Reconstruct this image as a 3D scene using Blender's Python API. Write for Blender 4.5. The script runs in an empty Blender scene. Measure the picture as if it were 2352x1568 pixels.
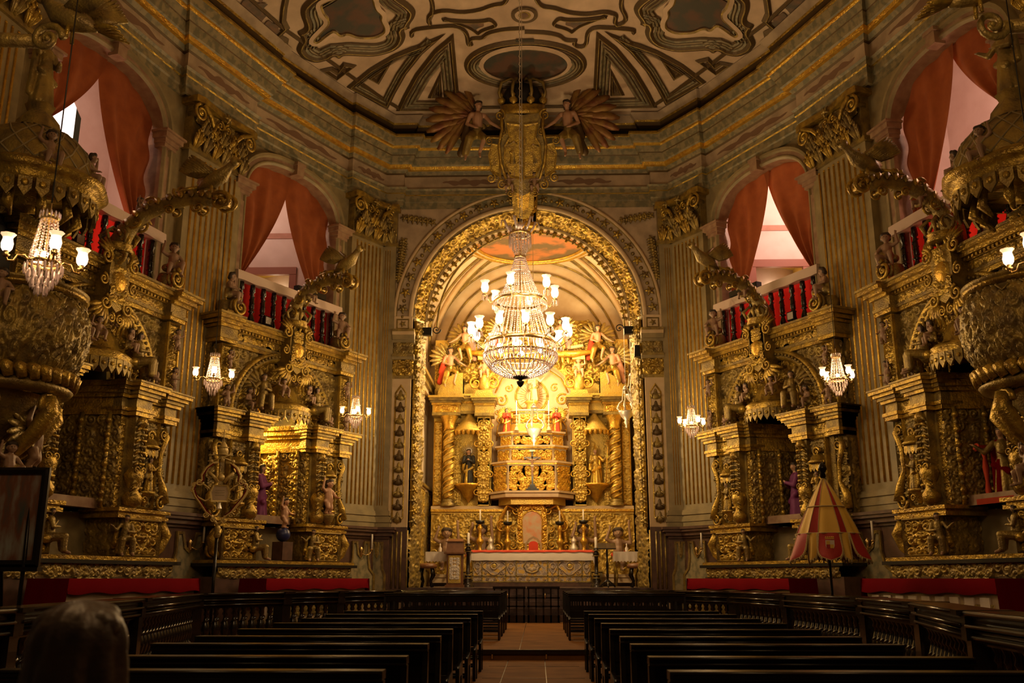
import bpy, math, random
import numpy as np
from mathutils import Matrix, Vector
C = bpy.context.scene.collection
PI = math.pi
def R(a): return math.radians(a)
# ---------------------------------------------------------------- camera, world, exposure
cd = bpy.data.cameras.new('camera'); cam = bpy.data.objects.new('camera', cd); C.objects.link(cam)
cd.sensor_width = 36; cd.lens = 36*2160/2352
cam.location = (0, 0, 1.46)
cam.rotation_euler = (PI/2+math.atan(544/2160), 0, math.atan(59*math.cos(math.atan(544/2160))/2160))
cd.clip_end = 200; cd.clip_start = .05
cd.dof.use_dof = True; cd.dof.focus_distance = 26; cd.dof.aperture_fstop = 3.2
bpy.context.scene.camera = cam
S = bpy.context.scene
S.view_settings.view_transform = 'Standard'; S.view_settings.look = 'None'
S.view_settings.gamma = 1; S.view_settings.use_curve_mapping = False
S.view_settings.exposure = -0.12
S.cycles.max_bounces = 6; S.cycles.diffuse_bounces = 3; S.cycles.glossy_bounces = 3
S.cycles.transparent_max_bounces = 10; S.cycles.transmission_bounces = 3
S.cycles.sample_clamp_indirect = 3.0; S.cycles.caustics_reflective = False; S.cycles.caustics_refractive = False
S.cycles.use_denoising = True
w = bpy.data.worlds.new('world'); S.world = w; w.use_nodes = True
bg = w.node_tree.nodes['Background']; bg.inputs[0].default_value = (1.0, .62, .28, 1); bg.inputs[1].default_value = 0.035
def light(name, loc, power, color, r=.12, kind='POINT', target=None, spot=None, size=None):
    l = bpy.data.lights.new(name, kind); l.energy = power; l.color = color
    if kind in ('POINT', 'SPOT'): l.shadow_soft_size = r
    if kind == 'SPOT': l.spot_size = R(spot or 90); l.spot_blend = .8
    if kind == 'AREA': l.shape = 'RECTANGLE'; l.size, l.size_y = size
    o = bpy.data.objects.new(name, l); C.objects.link(o); o.location = loc
    if target is not None: o.rotation_euler = (Vector(target)-Vector(loc)).to_track_quat('-Z', 'Y').to_euler()
    return o
WARM = (1, .675, .31)
# hidden lamps up behind the chancel arch that flood the gilded retable; then unseen fills added for the altar front and the near nave
light('chancel_flood', (-2.0, 35.3, 10.4), 400, (1, .67, .28), .35)
light('chancel_flood', (1.6, 35.3, 10.4), 400, (1, .67, .28), .35)
light('throne_lamp', (-.2, 35.7, 8.7), 460, (1, .72, .35), .15)
light('frontal_fill', (-.2, 31.5, 6.2), 560, (1, .68, .31), .3)  # unseen fill in the arch opening, added to brighten frontal and linens
light('nave_fill', (-3.5, 5.5, 9.5), 480, (1, .60, .26), 1.2)  # pair of unseen fills added above the near nave, no lamps hang there
light('nave_fill', (3.0, 5.5, 9.5), 480, (1, .60, .26), 1.2)
# ---------------------------------------------------------------- materials
def mat(name, col, rough=.5, metal=0.0, bump=0.0, bscale=30, var=None, vscale=4, spec=.5, vamt=.6, coat=0, emit=None, estr=0, translucent=0, detail=4, voro=False):
    m = bpy.data.materials.new(name); m.use_nodes = True; nt = m.node_tree; N = nt.nodes; L = nt.links
    b = N['Principled BSDF']
    b.inputs['Base Color'].default_value = (*col, 1); b.inputs['Roughness'].default_value = rough
    b.inputs['Metallic'].default_value = metal; b.inputs['Specular IOR Level'].default_value = spec
    b.inputs['Coat Weight'].default_value = coat
    tc = N.new('ShaderNodeTexCoord')
    if var is not None:
        n = N.new('ShaderNodeTexNoise'); n.inputs['Scale'].default_value = vscale; n.inputs['Detail'].default_value = detail
        L.new(tc.outputs['Object'], n.inputs['Vector'])
        r = N.new('ShaderNodeValToRGB'); r.color_ramp.elements[0].position = .5-.25*(1.2-vamt); r.color_ramp.elements[1].position = .5+.25*(1.2-vamt)
        r.color_ramp.elements[0].color = (*col, 1); r.color_ramp.elements[1].color = (*var, 1)
        L.new(n.outputs[0], r.inputs[0]); L.new(r.outputs[0], b.inputs['Base Color'])
    if bump:
        n2 = N.new('ShaderNodeTexVoronoi' if voro else 'ShaderNodeTexNoise'); n2.inputs['Scale'].default_value = bscale
        L.new(tc.outputs['Object'], n2.inputs['Vector'])
        bp = N.new('ShaderNodeBump'); bp.inputs['Strength'].default_value = bump; bp.inputs['Distance'].default_value = .03
        L.new(n2.outputs[0], bp.inputs['Height']); L.new(bp.outputs[0], b.inputs['Normal'])
    if emit:
        b.inputs['Emission Color'].default_value = (*emit, 1); b.inputs['Emission Strength'].default_value = estr
        if estr < 30: m.cycles.emission_sampling = 'NONE'
    if translucent:
        t = N.new('ShaderNodeBsdfTranslucent'); t.inputs[0].default_value = (*col, 1)
        mx = N.new('ShaderNodeMixShader'); mx.inputs[0].default_value = translucent
        L.new(b.outputs[0], mx.inputs[1]); L.new(t.outputs[0], mx.inputs[2]); L.new(mx.outputs[0], N['Material Output'].inputs[0])
    return m
M = {}
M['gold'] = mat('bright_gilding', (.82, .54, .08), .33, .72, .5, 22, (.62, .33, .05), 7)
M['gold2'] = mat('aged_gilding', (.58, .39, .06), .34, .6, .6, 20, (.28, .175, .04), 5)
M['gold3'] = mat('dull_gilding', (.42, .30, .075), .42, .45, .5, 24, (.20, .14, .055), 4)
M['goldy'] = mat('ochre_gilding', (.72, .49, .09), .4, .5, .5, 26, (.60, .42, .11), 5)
M['cream'] = mat('cream_paint', (.74, .56, .34), .55, 0, .15, 8, (.66, .47, .26), 3)
M['pale'] = mat('pale_plaster', (.58, .44, .29), .75, 0, .15, 6, (.40, .30, .20), 2.2)
M['ceilpale'] = mat('pale_ceiling_plaster', (.80, .60, .41), .75, 0, .1, 6, (.62, .46, .30), 1.6)
M['vaultcream'] = mat('cream_vault_paint', (.90, .74, .54), .6, 0, .1, 8, (.82, .64, .42), 3)
M['green'] = mat('green_marbling', (.18, .165, .095), .5, 0, .1, 10, (.33, .27, .145), 5, vamt=.9, detail=8)
M['stone'] = mat('grey_marbling', (.37, .285, .14), .5, 0, .1, 10, (.25, .20, .10), 3, detail=8)
M['pink'] = mat('pink_marbling', (.42, .28, .17), .5, 0, .05, 8, (.29, .16, .10), 4, detail=8)
M['brown'] = mat('brown_marbling', (.13, .065, .045), .4, 0, .05, 8, (.075, .04, .03), 5, detail=8)
M['line'] = mat('brown_gilt_line', (.12, .075, .028), .45, .3, .3, 30)
M['dark'] = mat('dark_void_shade', (.015, .011, .008), .8)  # near-black: shade painted into cornice gap and crown hollow, also plain black panels
M['wood'] = mat('black_lacquered_wood', (.010, .007, .006), .22, 0, .05, 6, (.02, .012, .008), 2, coat=.25)
M['bench'] = mat('dark_bench_wood', (.007, .0045, .003), .25, 0, .04, 10, (.011, .007, .0045), 3, spec=.3)
M['lectern'] = mat('brown_lectern_wood', (.22, .09, .035), .45, 0, .08, 14, (.16, .06, .02), 5)
M['redcloth'] = mat('red_wool_cloth', (.15, .003, .006), .95, 0, .1, 60, spec=.03)
M['wingbrown'] = mat('brown_gilt_feathers', (.34, .20, .05), .45, .4, .3, 24, (.20, .07, .03), 6)
M['curtain'] = mat('orange_red_curtain', (.36, .092, .02), .85, 0, .15, 90, (.28, .066, .015), 3, translucent=.06)
M['hang'] = mat('scarlet_hanging', (.62, .025, .015), .85, 0, .1, 40, translucent=.35)
M['white'] = mat('white_linen', (.78, .68, .60), .85, 0, .1, 40)
M['railcloth'] = mat('pale_rail_board', (.78, .60, .50), .8, 0, .1, 14)
M['plaster'] = mat('gallery_plaster', (.75, .60, .52), .85, 0, .06, 5, (.68, .52, .44), 1.5)
M['terra'] = mat('terracotta_band', (.50, .24, .17), .8, 0, .1, 10, (.40, .20, .13), 3)
M['doorwood'] = mat('brown_door_frame', (.32, .12, .07), .5)
M['yellow'] = mat('yellow_room_paint', (.62, .40, .08), .8)
M['skin'] = mat('painted_skin', (.55, .31, .19), .45, 0, .1, 20)
M['skin2'] = mat('dusky_painted_skin', (.36, .22, .14), .45, 0, .1, 20)
M['hair'] = mat('dark_painted_hair', (.05, .03, .018), .6, 0, .4, 40)
M['black'] = mat('black_cloth', (.02, .018, .017), .7)
M['iron'] = mat('black_iron', (.02, .018, .016), .4, .5)
M['silver'] = mat('silver_metal', (.86, .80, .72), .38, .6, .3, 40)
M['brass'] = mat('brass', (.80, .56, .24), .25, .9)
M['candle'] = mat('candle_wax', (.86, .78, .66), .5)
M['floor'] = mat('worn_floor_boards', (.20, .085, .022), .8, 0, .05, 4, (.14, .058, .015), 2, spec=.05)
M['floorstone'] = mat('dark_steps_stone', (.15, .10, .09), .22, 0, .05, 4, (.05, .035, .035), 3)
M['purple'] = mat('purple_cloth', (.18, .03, .14), .7)
M['blue'] = mat('blue_globe_paint', (.02, .03, .12), .35)
M['shade'] = mat('lit_glass_shade', (1, .8, .6), .3, emit=(1, .70, .45), estr=4.5)
M['shaderim'] = mat('lit_shade_rim', (1, .8, .6), .3, emit=(1, .56, .30), estr=1.25)
M['bulb'] = mat('glowing_bulb', (1, .8, .6), .3, emit=(1, .78, .55), estr=22)
M['orange'] = mat('red_orange_fabric', (.62, .06, .02), .8)
def glass(name, col, rough=.05, tr=.55):
    m = bpy.data.materials.new(name); m.use_nodes = True; nt = m.node_tree; N = nt.nodes; L = nt.links
    for n in list(N):
        if n.type != 'OUTPUT_MATERIAL': N.remove(n)
    g = N.new('ShaderNodeBsdfGlossy'); g.inputs['Roughness'].default_value = rough; g.inputs[0].default_value = (*col, 1)
    d = N.new('ShaderNodeBsdfTranslucent'); d.inputs[0].default_value = (*col, 1); f = N.new('ShaderNodeBsdfDiffuse'); f.inputs[0].default_value = (*col, 1)
    t = N.new('ShaderNodeBsdfTransparent'); t.inputs[0].default_value = (.97, .92, .9, 1)
    a0 = N.new('ShaderNodeMixShader'); a0.inputs[0].default_value = .5; L.new(d.outputs[0], a0.inputs[1]); L.new(f.outputs[0], a0.inputs[2])
    a = N.new('ShaderNodeMixShader'); a.inputs[0].default_value = .7
    L.new(g.outputs[0], a.inputs[1]); L.new(a0.outputs[0], a.inputs[2])
    b = N.new('ShaderNodeMixShader'); b.inputs[0].default_value = tr
    L.new(a.outputs[0], b.inputs[1]); L.new(t.outputs[0], b.inputs[2]); L.new((b if tr else a).outputs[0], N['Material Output'].inputs[0])
    return m
M['crystal'] = glass('cut_crystal', (1.0, .86, .85), .15, 0.0)
# ---------------------------------------------------------------- mesh helpers
class MB:
    def __init__(s, *mats):
        s.v = []; s.f = []; s.m = []; s.s = []; s.mats = [M[x] for x in mats]; s.X = Matrix.Identity(4); s.keys = mats
    def add(s, v, f, mi=0, smooth=False):
        o = len(s.v)
        if s.X != Matrix.Identity(4): v = [tuple(s.X @ Vector(p)) for p in v]
        s.v.extend([tuple(p) for p in v]); s.f.extend([tuple(i+o for i in q) for q in f]); s.m.extend([mi]*len(f)); s.s.extend([smooth]*len(f)); return s
    def box(s, x0, x1, y0, y1, z0, z1, mi=0, tz=0):
        # tz: inset of the top
        v = [(x0, y0, z0), (x1, y0, z0), (x1, y1, z0), (x0, y1, z0), (x0+tz, y0+tz, z1), (x1-tz, y0+tz, z1), (x1-tz, y1-tz, z1), (x0+tz, y1-tz, z1)]
        return s.add(v, [(3, 2, 1, 0), (4, 5, 6, 7), (0, 1, 5, 4), (1, 2, 6, 5), (2, 3, 7, 6), (3, 0, 4, 7)], mi)
    def lathe(s, prof, c=(0, 0, 0), n=16, mi=0, smooth=True, a0=0, a1=2*PI, fold=0, nf=8, ph=0, sx=1, sy=1, cap=True):
        full = abs(a1-a0-2*PI) < 1e-6; k = n if full else n+1; v = []; f = []
        for r, z in prof:
            for i in range(k):
                a = a0+(a1-a0)*i/n; q = r*(1+fold*math.sin(nf*a+ph+z*2.0)) if fold else r
                v.append((c[0]+q*math.cos(a)*sx, c[1]+q*math.sin(a)*sy, c[2]+z))
        for j in range(len(prof)-1):
            for i in range(n if full else n):
                i2 = (i+1) % k if full else i+1
                f.append((j*k+i, j*k+i2, (j+1)*k+i2, (j+1)*k+i))
        s.add(v, f, mi, smooth)
        if full and cap:
            if prof[0][0] > 1e-4: s.add(v[:k], [tuple(range(k))[::-1]], mi)
            if prof[-1][0] > 1e-4: s.add(v[-k:], [tuple(range(k))], mi)
        return s
    def tube(s, pts, r, n=8, mi=0, smooth=True, flat=1.0):
        P = [Vector(p) for p in pts]; k = len(P)
        if not hasattr(r, '__len__'): r = [r]*k
        v = []; f = []; up = Vector((0, 0, 1)); t0 = (P[1]-P[0]).normalized()
        if abs(t0.z) > .9: up = Vector((1, 0, 0))
        for i in range(k):
            t = (P[min(i+1, k-1)]-P[max(i-1, 0)])
            t = t.normalized() if t.length > 1e-9 else t0
            a = up.cross(t); 
            if a.length < 1e-5: a = Vector((1, 0, 0)).cross(t)
            a.normalize(); b = t.cross(a); up = b
            for j in range(n):
                q = 2*PI*j/n; v.append(P[i]+a*math.cos(q)*r[i]+b*math.sin(q)*r[i]*flat)
        for i in range(k-1):
            for j in range(n): f.append((i*n+j, i*n+(j+1) % n, (i+1)*n+(j+1) % n, (i+1)*n+j))
        f.append(tuple(range(n))[::-1]); f.append(tuple(range((k-1)*n, k*n)))
        return s.add(v, f, mi, smooth)
    def ball(s, c, r, n=8, mi=0, sx=1, sy=1, sz=1, m=None):
        m = m or max(4, n//2+1)
        pr = [(max(1e-5, r*math.sin(PI*i/m)), -r*math.cos(PI*i/m)*sz) for i in range(m+1)]
        return s.lathe(pr, c, n, mi, True, sx=sx, sy=sy)
    def sheet(s, G, mi=0, smooth=True, thick=0, flip=False):
        a, b = len(G), len(G[0]); v = [p for row in G for p in row]; f = []
        for i in range(a-1):
            for j in range(b-1):
                q = (i*b+j, i*b+j+1, (i+1)*b+j+1, (i+1)*b+j); f.append(q[::-1] if flip else q)
        return s.add(v, f, mi, smooth)
    def prism(s, poly, y0, y1, mi=0, smooth=False):
        # poly in x,z (counter-clockwise seen from -y); extruded from y0 (front) to y1
        n = len(poly); v = [(x, y0, z) for x, z in poly]+[(x, y1, z) for x, z in poly]
        f = [tuple(range(n)), tuple(range(n, 2*n))[::-1]]+[((i+1) % n, i, n+i, n+(i+1) % n) for i in range(n)]
        return s.add(v, f, mi, smooth)
    def flat(s, poly, z0, z1, mi=0):
        n = len(poly); v = [(x, y, z0) for x, y in poly]+[(x, y, z1) for x, y in poly]
        return s.add(v, [tuple(range(n))[::-1], tuple(range(n, 2*n))]+[(i, (i+1) % n, n+(i+1) % n, n+i) for i in range(n)], mi)
    def sweep(s, path, prof, mis=None, closed=False, smooth=False):
        # path in x,z ; prof: (outward offset along left normal, y)
        n = len(path); V = []
        def nrm(a, b):
            dx, dz = b[0]-a[0], b[1]-a[1]; l = math.hypot(dx, dz) or 1; return (-dz/l, dx/l)
        for i in range(n):
            if closed: n1 = nrm(path[i-1], path[i]); n2 = nrm(path[i], path[(i+1) % n])
            else: n1 = nrm(path[max(i-1, 0)], path[max(i, 1)]); n2 = nrm(path[min(i, n-2)], path[min(i+1, n-1)])
            mx, mz = n1[0]+n2[0], n1[1]+n2[1]; l = math.hypot(mx, mz) or 1; mx /= l; mz /= l
            k = 1/max(.35, mx*n1[0]+mz*n1[1])
            for o, y in prof: V.append((path[i][0]+mx*o*k, y, path[i][1]+mz*o*k))
        p = len(prof)
        for j in range(p-1):
            f = []
            for i in range(n if closed else n-1):
                i2 = (i+1) % n; f.append((i*p+j, i*p+j+1, i2*p+j+1, i2*p+j))
            used = V
            s.add(used, f, mis[j] if mis else 0, smooth) if j == 0 else s._more(f, mis[j] if mis else 0, smooth, len(V))
        return s
    def _more(s, f, mi, smooth, n):
        o = len(s.v)-n; s.f.extend([tuple(i+o for i in q) for q in f]); s.m.extend([mi]*len(f)); s.s.extend([smooth]*len(f))
    def mesh(s, name):
        me = bpy.data.meshes.new(name); me.from_pydata(s.v, [], s.f)
        for m in s.mats: me.materials.append(m)
        me.polygons.foreach_set('material_index', s.m); me.polygons.foreach_set('use_smooth', s.s); me.update(); return me
    def build(s, name, parent=None, loc=None, rot=None):
        o = bpy.data.objects.new(name, s.mesh(name)); C.objects.link(o)
        if parent: o.parent = parent
        if loc: o.location = loc
        if rot is not None: o.rotation_euler = rot if hasattr(rot, '__len__') else (0, 0, rot)
        return o
def link(me, name, parent=None, loc=(0, 0, 0), rot=0, scale=None):
    o = bpy.data.objects.new(name, me); C.objects.link(o)
    if parent: o.parent = parent
    o.location = loc; o.rotation_euler = rot if hasattr(rot, '__len__') else (0, 0, rot)
    if scale: o.scale = scale if hasattr(scale, '__len__') else (scale,)*3
    return o
def tag(o, label=None, cat=None, group=None, kind=None):
    if label: o['label'] = label
    if cat: o['category'] = cat
    if group: o['group'] = group
    if kind: o['kind'] = kind
    return o
def empty(name, loc, rot=0, label=None, cat=None, group=None):
    o = bpy.data.objects.new(name, None); C.objects.link(o); o.location = loc; o.rotation_euler = (0, 0, rot); o.empty_display_size = .1
    return tag(o, label, cat, group)
KIDS = {}
def copy_tree(o, parent=None):
    c = o.copy(); C.objects.link(c); c.parent = parent
    for ch in list(o.children): copy_tree(ch, c)
    return c
def struct(o): o['kind'] = 'structure'; return o
# ---------------------------------------------------------------- carved relief
def carve(W, H, seed, cell=.22, res=.022, sym=True, density=1.0, heads=0):
    rnd = random.Random(seed); nx = max(4, int(W/res))+1; nz = max(4, int(H/res))+1
    h = np.zeros((nz, nx)); X = np.linspace(0, W, nx); Z = np.linspace(0, H, nz); dx = W/(nx-1); dz = H/(nz-1)
    def st(x, z, r, a):
        i0 = max(0, int((x-r)/dx)); i1 = min(nx, int((x+r)/dx)+2); j0 = max(0, int((z-r)/dz)); j1 = min(nz, int((z+r)/dz)+2)
        if i0 >= i1 or j0 >= j1: return
        d = (X[None, i0:i1]-x)**2+(Z[j0:j1, None]-z)**2
        np.maximum(h[j0:j1, i0:i1], a*np.sqrt(np.clip(1-d/(r*r), 0, 1)), out=h[j0:j1, i0:i1])
    def leaf(x, z, a, L, wd, curl):
        n = max(4, int(L/res*1.1))
        for i in range(n):
            t = i/(n-1); a += curl/n; x += math.cos(a)*L/n; z += math.sin(a)*L/n
            st(x, z, wd*(math.sin(PI*min(1, t*.85+.12))+.15), .45+.45*t)
    def scroll(x, z, s, a, d):
        n = 34; cx, cz = x, z
        for i in range(n):
            t = i/(n-1); r = s*(.5*(1-t)+.06); q = a+d*t*3.6*PI*.95
            st(cx+r*math.cos(q), cz+r*math.sin(q), s*.16*(1-.45*t), .55+.45*t)
        st(cx, cz, s*.15, 1.0)
        for k in range(5):
            q = a+d*(k*.55-.3); leaf(cx+s*.5*math.cos(q), cz+s*.5*math.sin(q), q+d*.6, s*rnd.uniform(.5, .8), s*.13, d*1.2)
    wx = W/2 if sym else W
    nxc = max(1, round(wx/cell)); nzc = max(1, round(H/cell))
    for i in range(nxc):
        for j in range(nzc):
            if rnd.random() > density: continue
            x = (i+.5+rnd.uniform(-.22, .22))*wx/nxc; z = (j+.5+rnd.uniform(-.25, .25))*H/nzc
            scroll(x, z, cell*rnd.uniform(.75, 1.1), rnd.uniform(0, 6.28), rnd.choice((-1, 1)))
    if sym:
        h = np.maximum(h, 0); k = nx//2; h[:, nx-k:] = h[:, :k][:, ::-1]
        n = max(1, int(H/cell/.9))
        for j in range(n):
            z = (j+.5)*H/n; st(W/2, z, cell*.22, .95); leaf(W/2, z, PI/2, cell*.5, cell*.16, 0)
            leaf(W/2, z, PI/2+.8, cell*.5, cell*.1, .6); leaf(W/2, z, PI/2-.8, cell*.5, cell*.1, -.6)
    return h
def relief(mb, W, H, seed, depth=.07, x0=None, z0=0, y=0, cell=.22, res=.022, sym=True, mi=0, mask=None, fmap=None, density=1.0, ground=None):
    # a carved panel facing -y, spanning x0..x0+W and z0..z0+H at plane y ; fmap(x,z,h)->xyz bends it ; mask(x,z)->bool keeps
    h = carve(W, H, seed, cell, res, sym, density); nz, nx = h.shape
    if x0 is None: x0 = -W/2
    xs = np.linspace(x0, x0+W, nx); zs = np.linspace(z0, z0+H, nz); v = []
    for j in range(nz):
        for i in range(nx):
            d = h[j, i]*depth
            v.append(fmap(xs[i], zs[j], d) if fmap else (xs[i], y-d, zs[j]))
    F = []; Fg = []
    for j in range(nz-1):
        for i in range(nx-1):
            if mask and not mask((xs[i]+xs[i+1])/2, (zs[j]+zs[j+1])/2): continue
            q = (j*nx+i, j*nx+i+1, (j+1)*nx+i+1, (j+1)*nx+i)
            if ground is not None and max(h[j, i], h[j+1, i], h[j, i+1], h[j+1, i+1]) < .12: Fg.append(q)
            else: F.append(q)
    mb.add(v, F, mi, True)
    if ground is not None and Fg: mb._more(Fg, ground, False, len(v))
    return mb
def frame(mb, x0, x1, z0, z1, y, w=.05, d=.04, mi=0):
    P = [(x0, z0), (x0, z1), (x1, z1), (x1, z0)]
    return mb.sweep(P, [(0, y), (0, y-d), (-w*.5, y-d*1.3), (-w, y-d*.6), (-w, y)], [mi]*4, True)
def spiral(mb, c, s, turns=1.6, d=1, a0=0, r=.16, depth=.1, plane='xz', mi=0, n=22):
    P = []; Rr = []
    for i in range(n):
        t = i/(n-1); q = a0+d*t*turns*2*PI; rr = s*(1-t*.88)
        x, z = rr*math.cos(q), rr*math.sin(q)
        P.append((c[0]+x, c[1], c[2]+z) if plane == 'xz' else (c[0], c[1]+x, c[2]+z)); Rr.append(s*r*(1-.5*t))
    mb.tube(P, Rr, 6, mi); mb.ball(c, s*.2, 6, mi); return mb
# ---------------------------------------------------------------- figures
def capsule(mb, p, r0, q, r1, mi=0, n=9):
    p, q = Vector(p), Vector(q); d = q-p
    P = []; Rr = []
    u = d.normalized() if d.length > 1e-6 else Vector((0, 0, 1))
    for i in range(4):
        a = PI/2*(1-i/3); P.append(p-u*r0*math.sin(a)); Rr.append(max(1e-4, r0*math.cos(a)))
    P.append(p+d*.5); Rr.append((r0+r1)/2)
    for i in range(4):
        a = PI/2*i/3; P.append(q+u*r1*math.sin(a)); Rr.append(max(1e-4, r1*math.cos(a)))
    mb.tube(P, Rr, n, mi)
def figmesh(name, caps, keys, voxel=.012, smooth_it=4):
    # caps: (p, r0, q, r1, material slot). One continuous skin is grown round all of them, then each face takes the slot of the nearest limb.
    mb = MB(*keys)
    for p, r0, q, r1, mi in caps: capsule(mb, p, r0, q, r1, mi)
    me = mb.mesh(name); ob = bpy.data.objects.new(name, me); C.objects.link(ob)
    rm = ob.modifiers.new('r', 'REMESH'); rm.mode = 'VOXEL'; rm.voxel_size = voxel; rm.use_smooth_shade = True
    sm = ob.modifiers.new('s', 'SMOOTH'); sm.iterations = smooth_it; sm.factor = .5
    dg = bpy.context.evaluated_depsgraph_get(); ev = ob.evaluated_get(dg)
    out = bpy.data.meshes.new_from_object(ev, depsgraph=dg); bpy.data.objects.remove(ob)
    out.materials.clear()
    for m in mb.mats: out.materials.append(m)
    n = len(out.polygons); c = np.zeros(n*3); out.polygons.foreach_get('center', c); c = c.reshape(-1, 3)
    best = np.full(n, 1e9); idx = np.zeros(n, dtype=np.int32)
    for p, r0, q, r1, mi in caps:
        p = np.array(p, float); q = np.array(q, float); d = q-p; L = max(1e-9, d.dot(d))
        t = np.clip((c-p).dot(d)/L, 0, 1); dist = np.linalg.norm(c-(p+t[:, None]*d), axis=1)-(r0+(r1-r0)*t)
        k = dist < best; best[k] = dist[k]; idx[k] = mi
    out.polygons.foreach_set('material_index', idx); out.polygons.foreach_set('use_smooth', np.ones(n, dtype=bool)); out.update(); out.name = name
    return out
def head(c, r, sk, hr, turn=0, long=False):
    x, y, z = c; s, k = math.sin(turn), math.cos(turn)
    def P(a, b, d): return (x+(a*k-b*s)*r, y+(a*s+b*k)*r, z+d*r)
    L = [(P(0, 0, .12), r*.92, P(0, -.1, -.15), r*.84, sk), (P(0, -.25, -.5), r*.55, P(0, -.45, -.62), r*.38, sk),
         (P(0, -.86, .12), r*.10, P(0, -1.0, -.16), r*.16, sk), (P(-.22, -.78, -.42), r*.1, P(.22, -.78, -.42), r*.1, sk),
         (P(-.5, -.62, -.2), r*.24, P(-.4, -.66, -.3), r*.22, sk), (P(.5, -.62, -.2), r*.24, P(.4, -.66, -.3), r*.22, sk),
         (P(-.92, 0, 0), r*.16, P(-.92, .05, -.2), r*.12, sk), (P(.92, 0, 0), r*.16, P(.92, .05, -.2), r*.12, sk),
         (P(-.32, -.93, .1), r*.07, P(-.26, -.93, .1), r*.07, hr), (P(.32, -.93, .1), r*.07, P(.26, -.93, .1), r*.07, hr),
         (P(-.45, -.35, .75), r*.5, P(.45, -.35, .75), r*.5, hr), (P(-.6, .25, .5), r*.6, P(.6, .25, .5), r*.6, hr),
         (P(-.55, .45, -.1), r*.6, P(.55, .45, -.1), r*.6, hr)]
    if long: L += [(P(-.75, .3, 0), r*.45, P(-.8, .25, -1.1), r*.28, hr), (P(.75, .3, 0), r*.45, P(.8, .25, -1.1), r*.28, hr), (P(0, .7, 0), r*.6, P(0, .7, -1.2), r*.4, hr)]
    return L
def hand(c, d, r, sk):
    # palm with five short fingers pointing along d
    d = Vector(d).normalized(); c = Vector(c); a = d.cross(Vector((0, 0, 1)));
    if a.length < .2: a = Vector((1, 0, 0))
    a.normalize(); L = [(tuple(c), r*.75, tuple(c+d*r*1.4), r*.7, sk)]
    for i in range(4):
        o = a*(i-1.5)*r*.48; ln = (2.3, 2.7, 2.6, 2.1)[i]
        L.append((tuple(c+d*r*1.5+o), r*.3, tuple(c+d*r*ln+o*1.25-Vector((0, 0, r*.3))), r*.2, sk))
    L.append((tuple(c+d*r*.4+a*r*.7), r*.3, tuple(c+d*r*1.5+a*r*1.5), r*.22, sk)); return L
def cherub(pose='sit', turn=0, side=1, cloth=2):
    # height about 1, faces -y.  slots: 0 skin 1 hair 2 cloth
    s = side
    L = [((0, 0, .36), .135, (0, -.02, .48), .125, 0), ((0, 0, .5), .125, (0, 0, .64), .115, 0), ((-.1, 0, .66), .065, (.1, 0, .66), .065, 0), ((0, 0, .68), .05, (0, -.01, .76), .05, 0)]
    L += head((0, -.03, .86), .115, 0, 1, turn)
    if pose == 'sit':
        for q in (-1, 1):
            L += [((q*.08, -.02, .34), .095, (q*.15, -.27, .36+.03*q), .075, 0), ((q*.15, -.28, .35+.03*q), .068, (q*(.13+.05*(q*s > 0)), -.26, .10), .045, 0),
                  ((q*.14, -.27, .07), .042, (q*.15, -.38, .05), .032, 0)]
        L += [((-.16, 0, .3), .11, (.16, 0, .3), .11, cloth), ((.1*s, -.05, .38), .07, (-.14*s, -.1, .45), .06, cloth), ((-.14*s, .05, .45), .07, (-.26*s, .05, .2), .05, cloth)]
    else:
        L += [((.06, 0, .36), .09, (.09, -.04, .18), .07, 0), ((.09, -.04, .18), .06, (.08, .02, .04), .042, 0), ((.08, 0, .03), .04, (.1, -.1, .02), .03, 0),
              ((-.06, 0, .36), .09, (-.1, -.1, .2), .07, 0), ((-.1, -.1, .2), .06, (-.09, .0, .04), .042, 0), ((-.09, 0, .03), .04, (-.12, -.1, .02), .03, 0),
              ((-.13, -.02, .36), .06, (.13, -.02, .4), .06, cloth)]
    up = {'sit': (.28, .78), 'stand': (.3, .8), 'atlas': (.2, .95)}[pose]
    L += [((s*.15, 0, .65), .055, (s*.29, -.04, up[0]+.42), .045, 0), ((s*.29, -.04, up[0]+.42), .042, (s*.26, -.06, up[1]+.14), .032, 0)] + hand((s*.26, -.06, up[1]+.15), (0, -.1, 1), .034, 0)
    if pose == 'atlas':
        L += [((-s*.15, 0, .65), .055, (-s*.28, -.04, .72), .045, 0), ((-s*.28, -.04, .72), .042, (-s*.2, -.05, .95), .032, 0)] + hand((-s*.2, -.05, .97), (0, 0, 1), .034, 0)
    else:
        L += [((-s*.15, 0, .65), .055, (-s*.26, -.06, .5), .045, 0), ((-s*.26, -.06, .5), .042, (-s*.16, -.24, .46), .032, 0)] + hand((-s*.16, -.25, .46), (s*.3, -1, 0), .034, 0)
    return L
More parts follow.
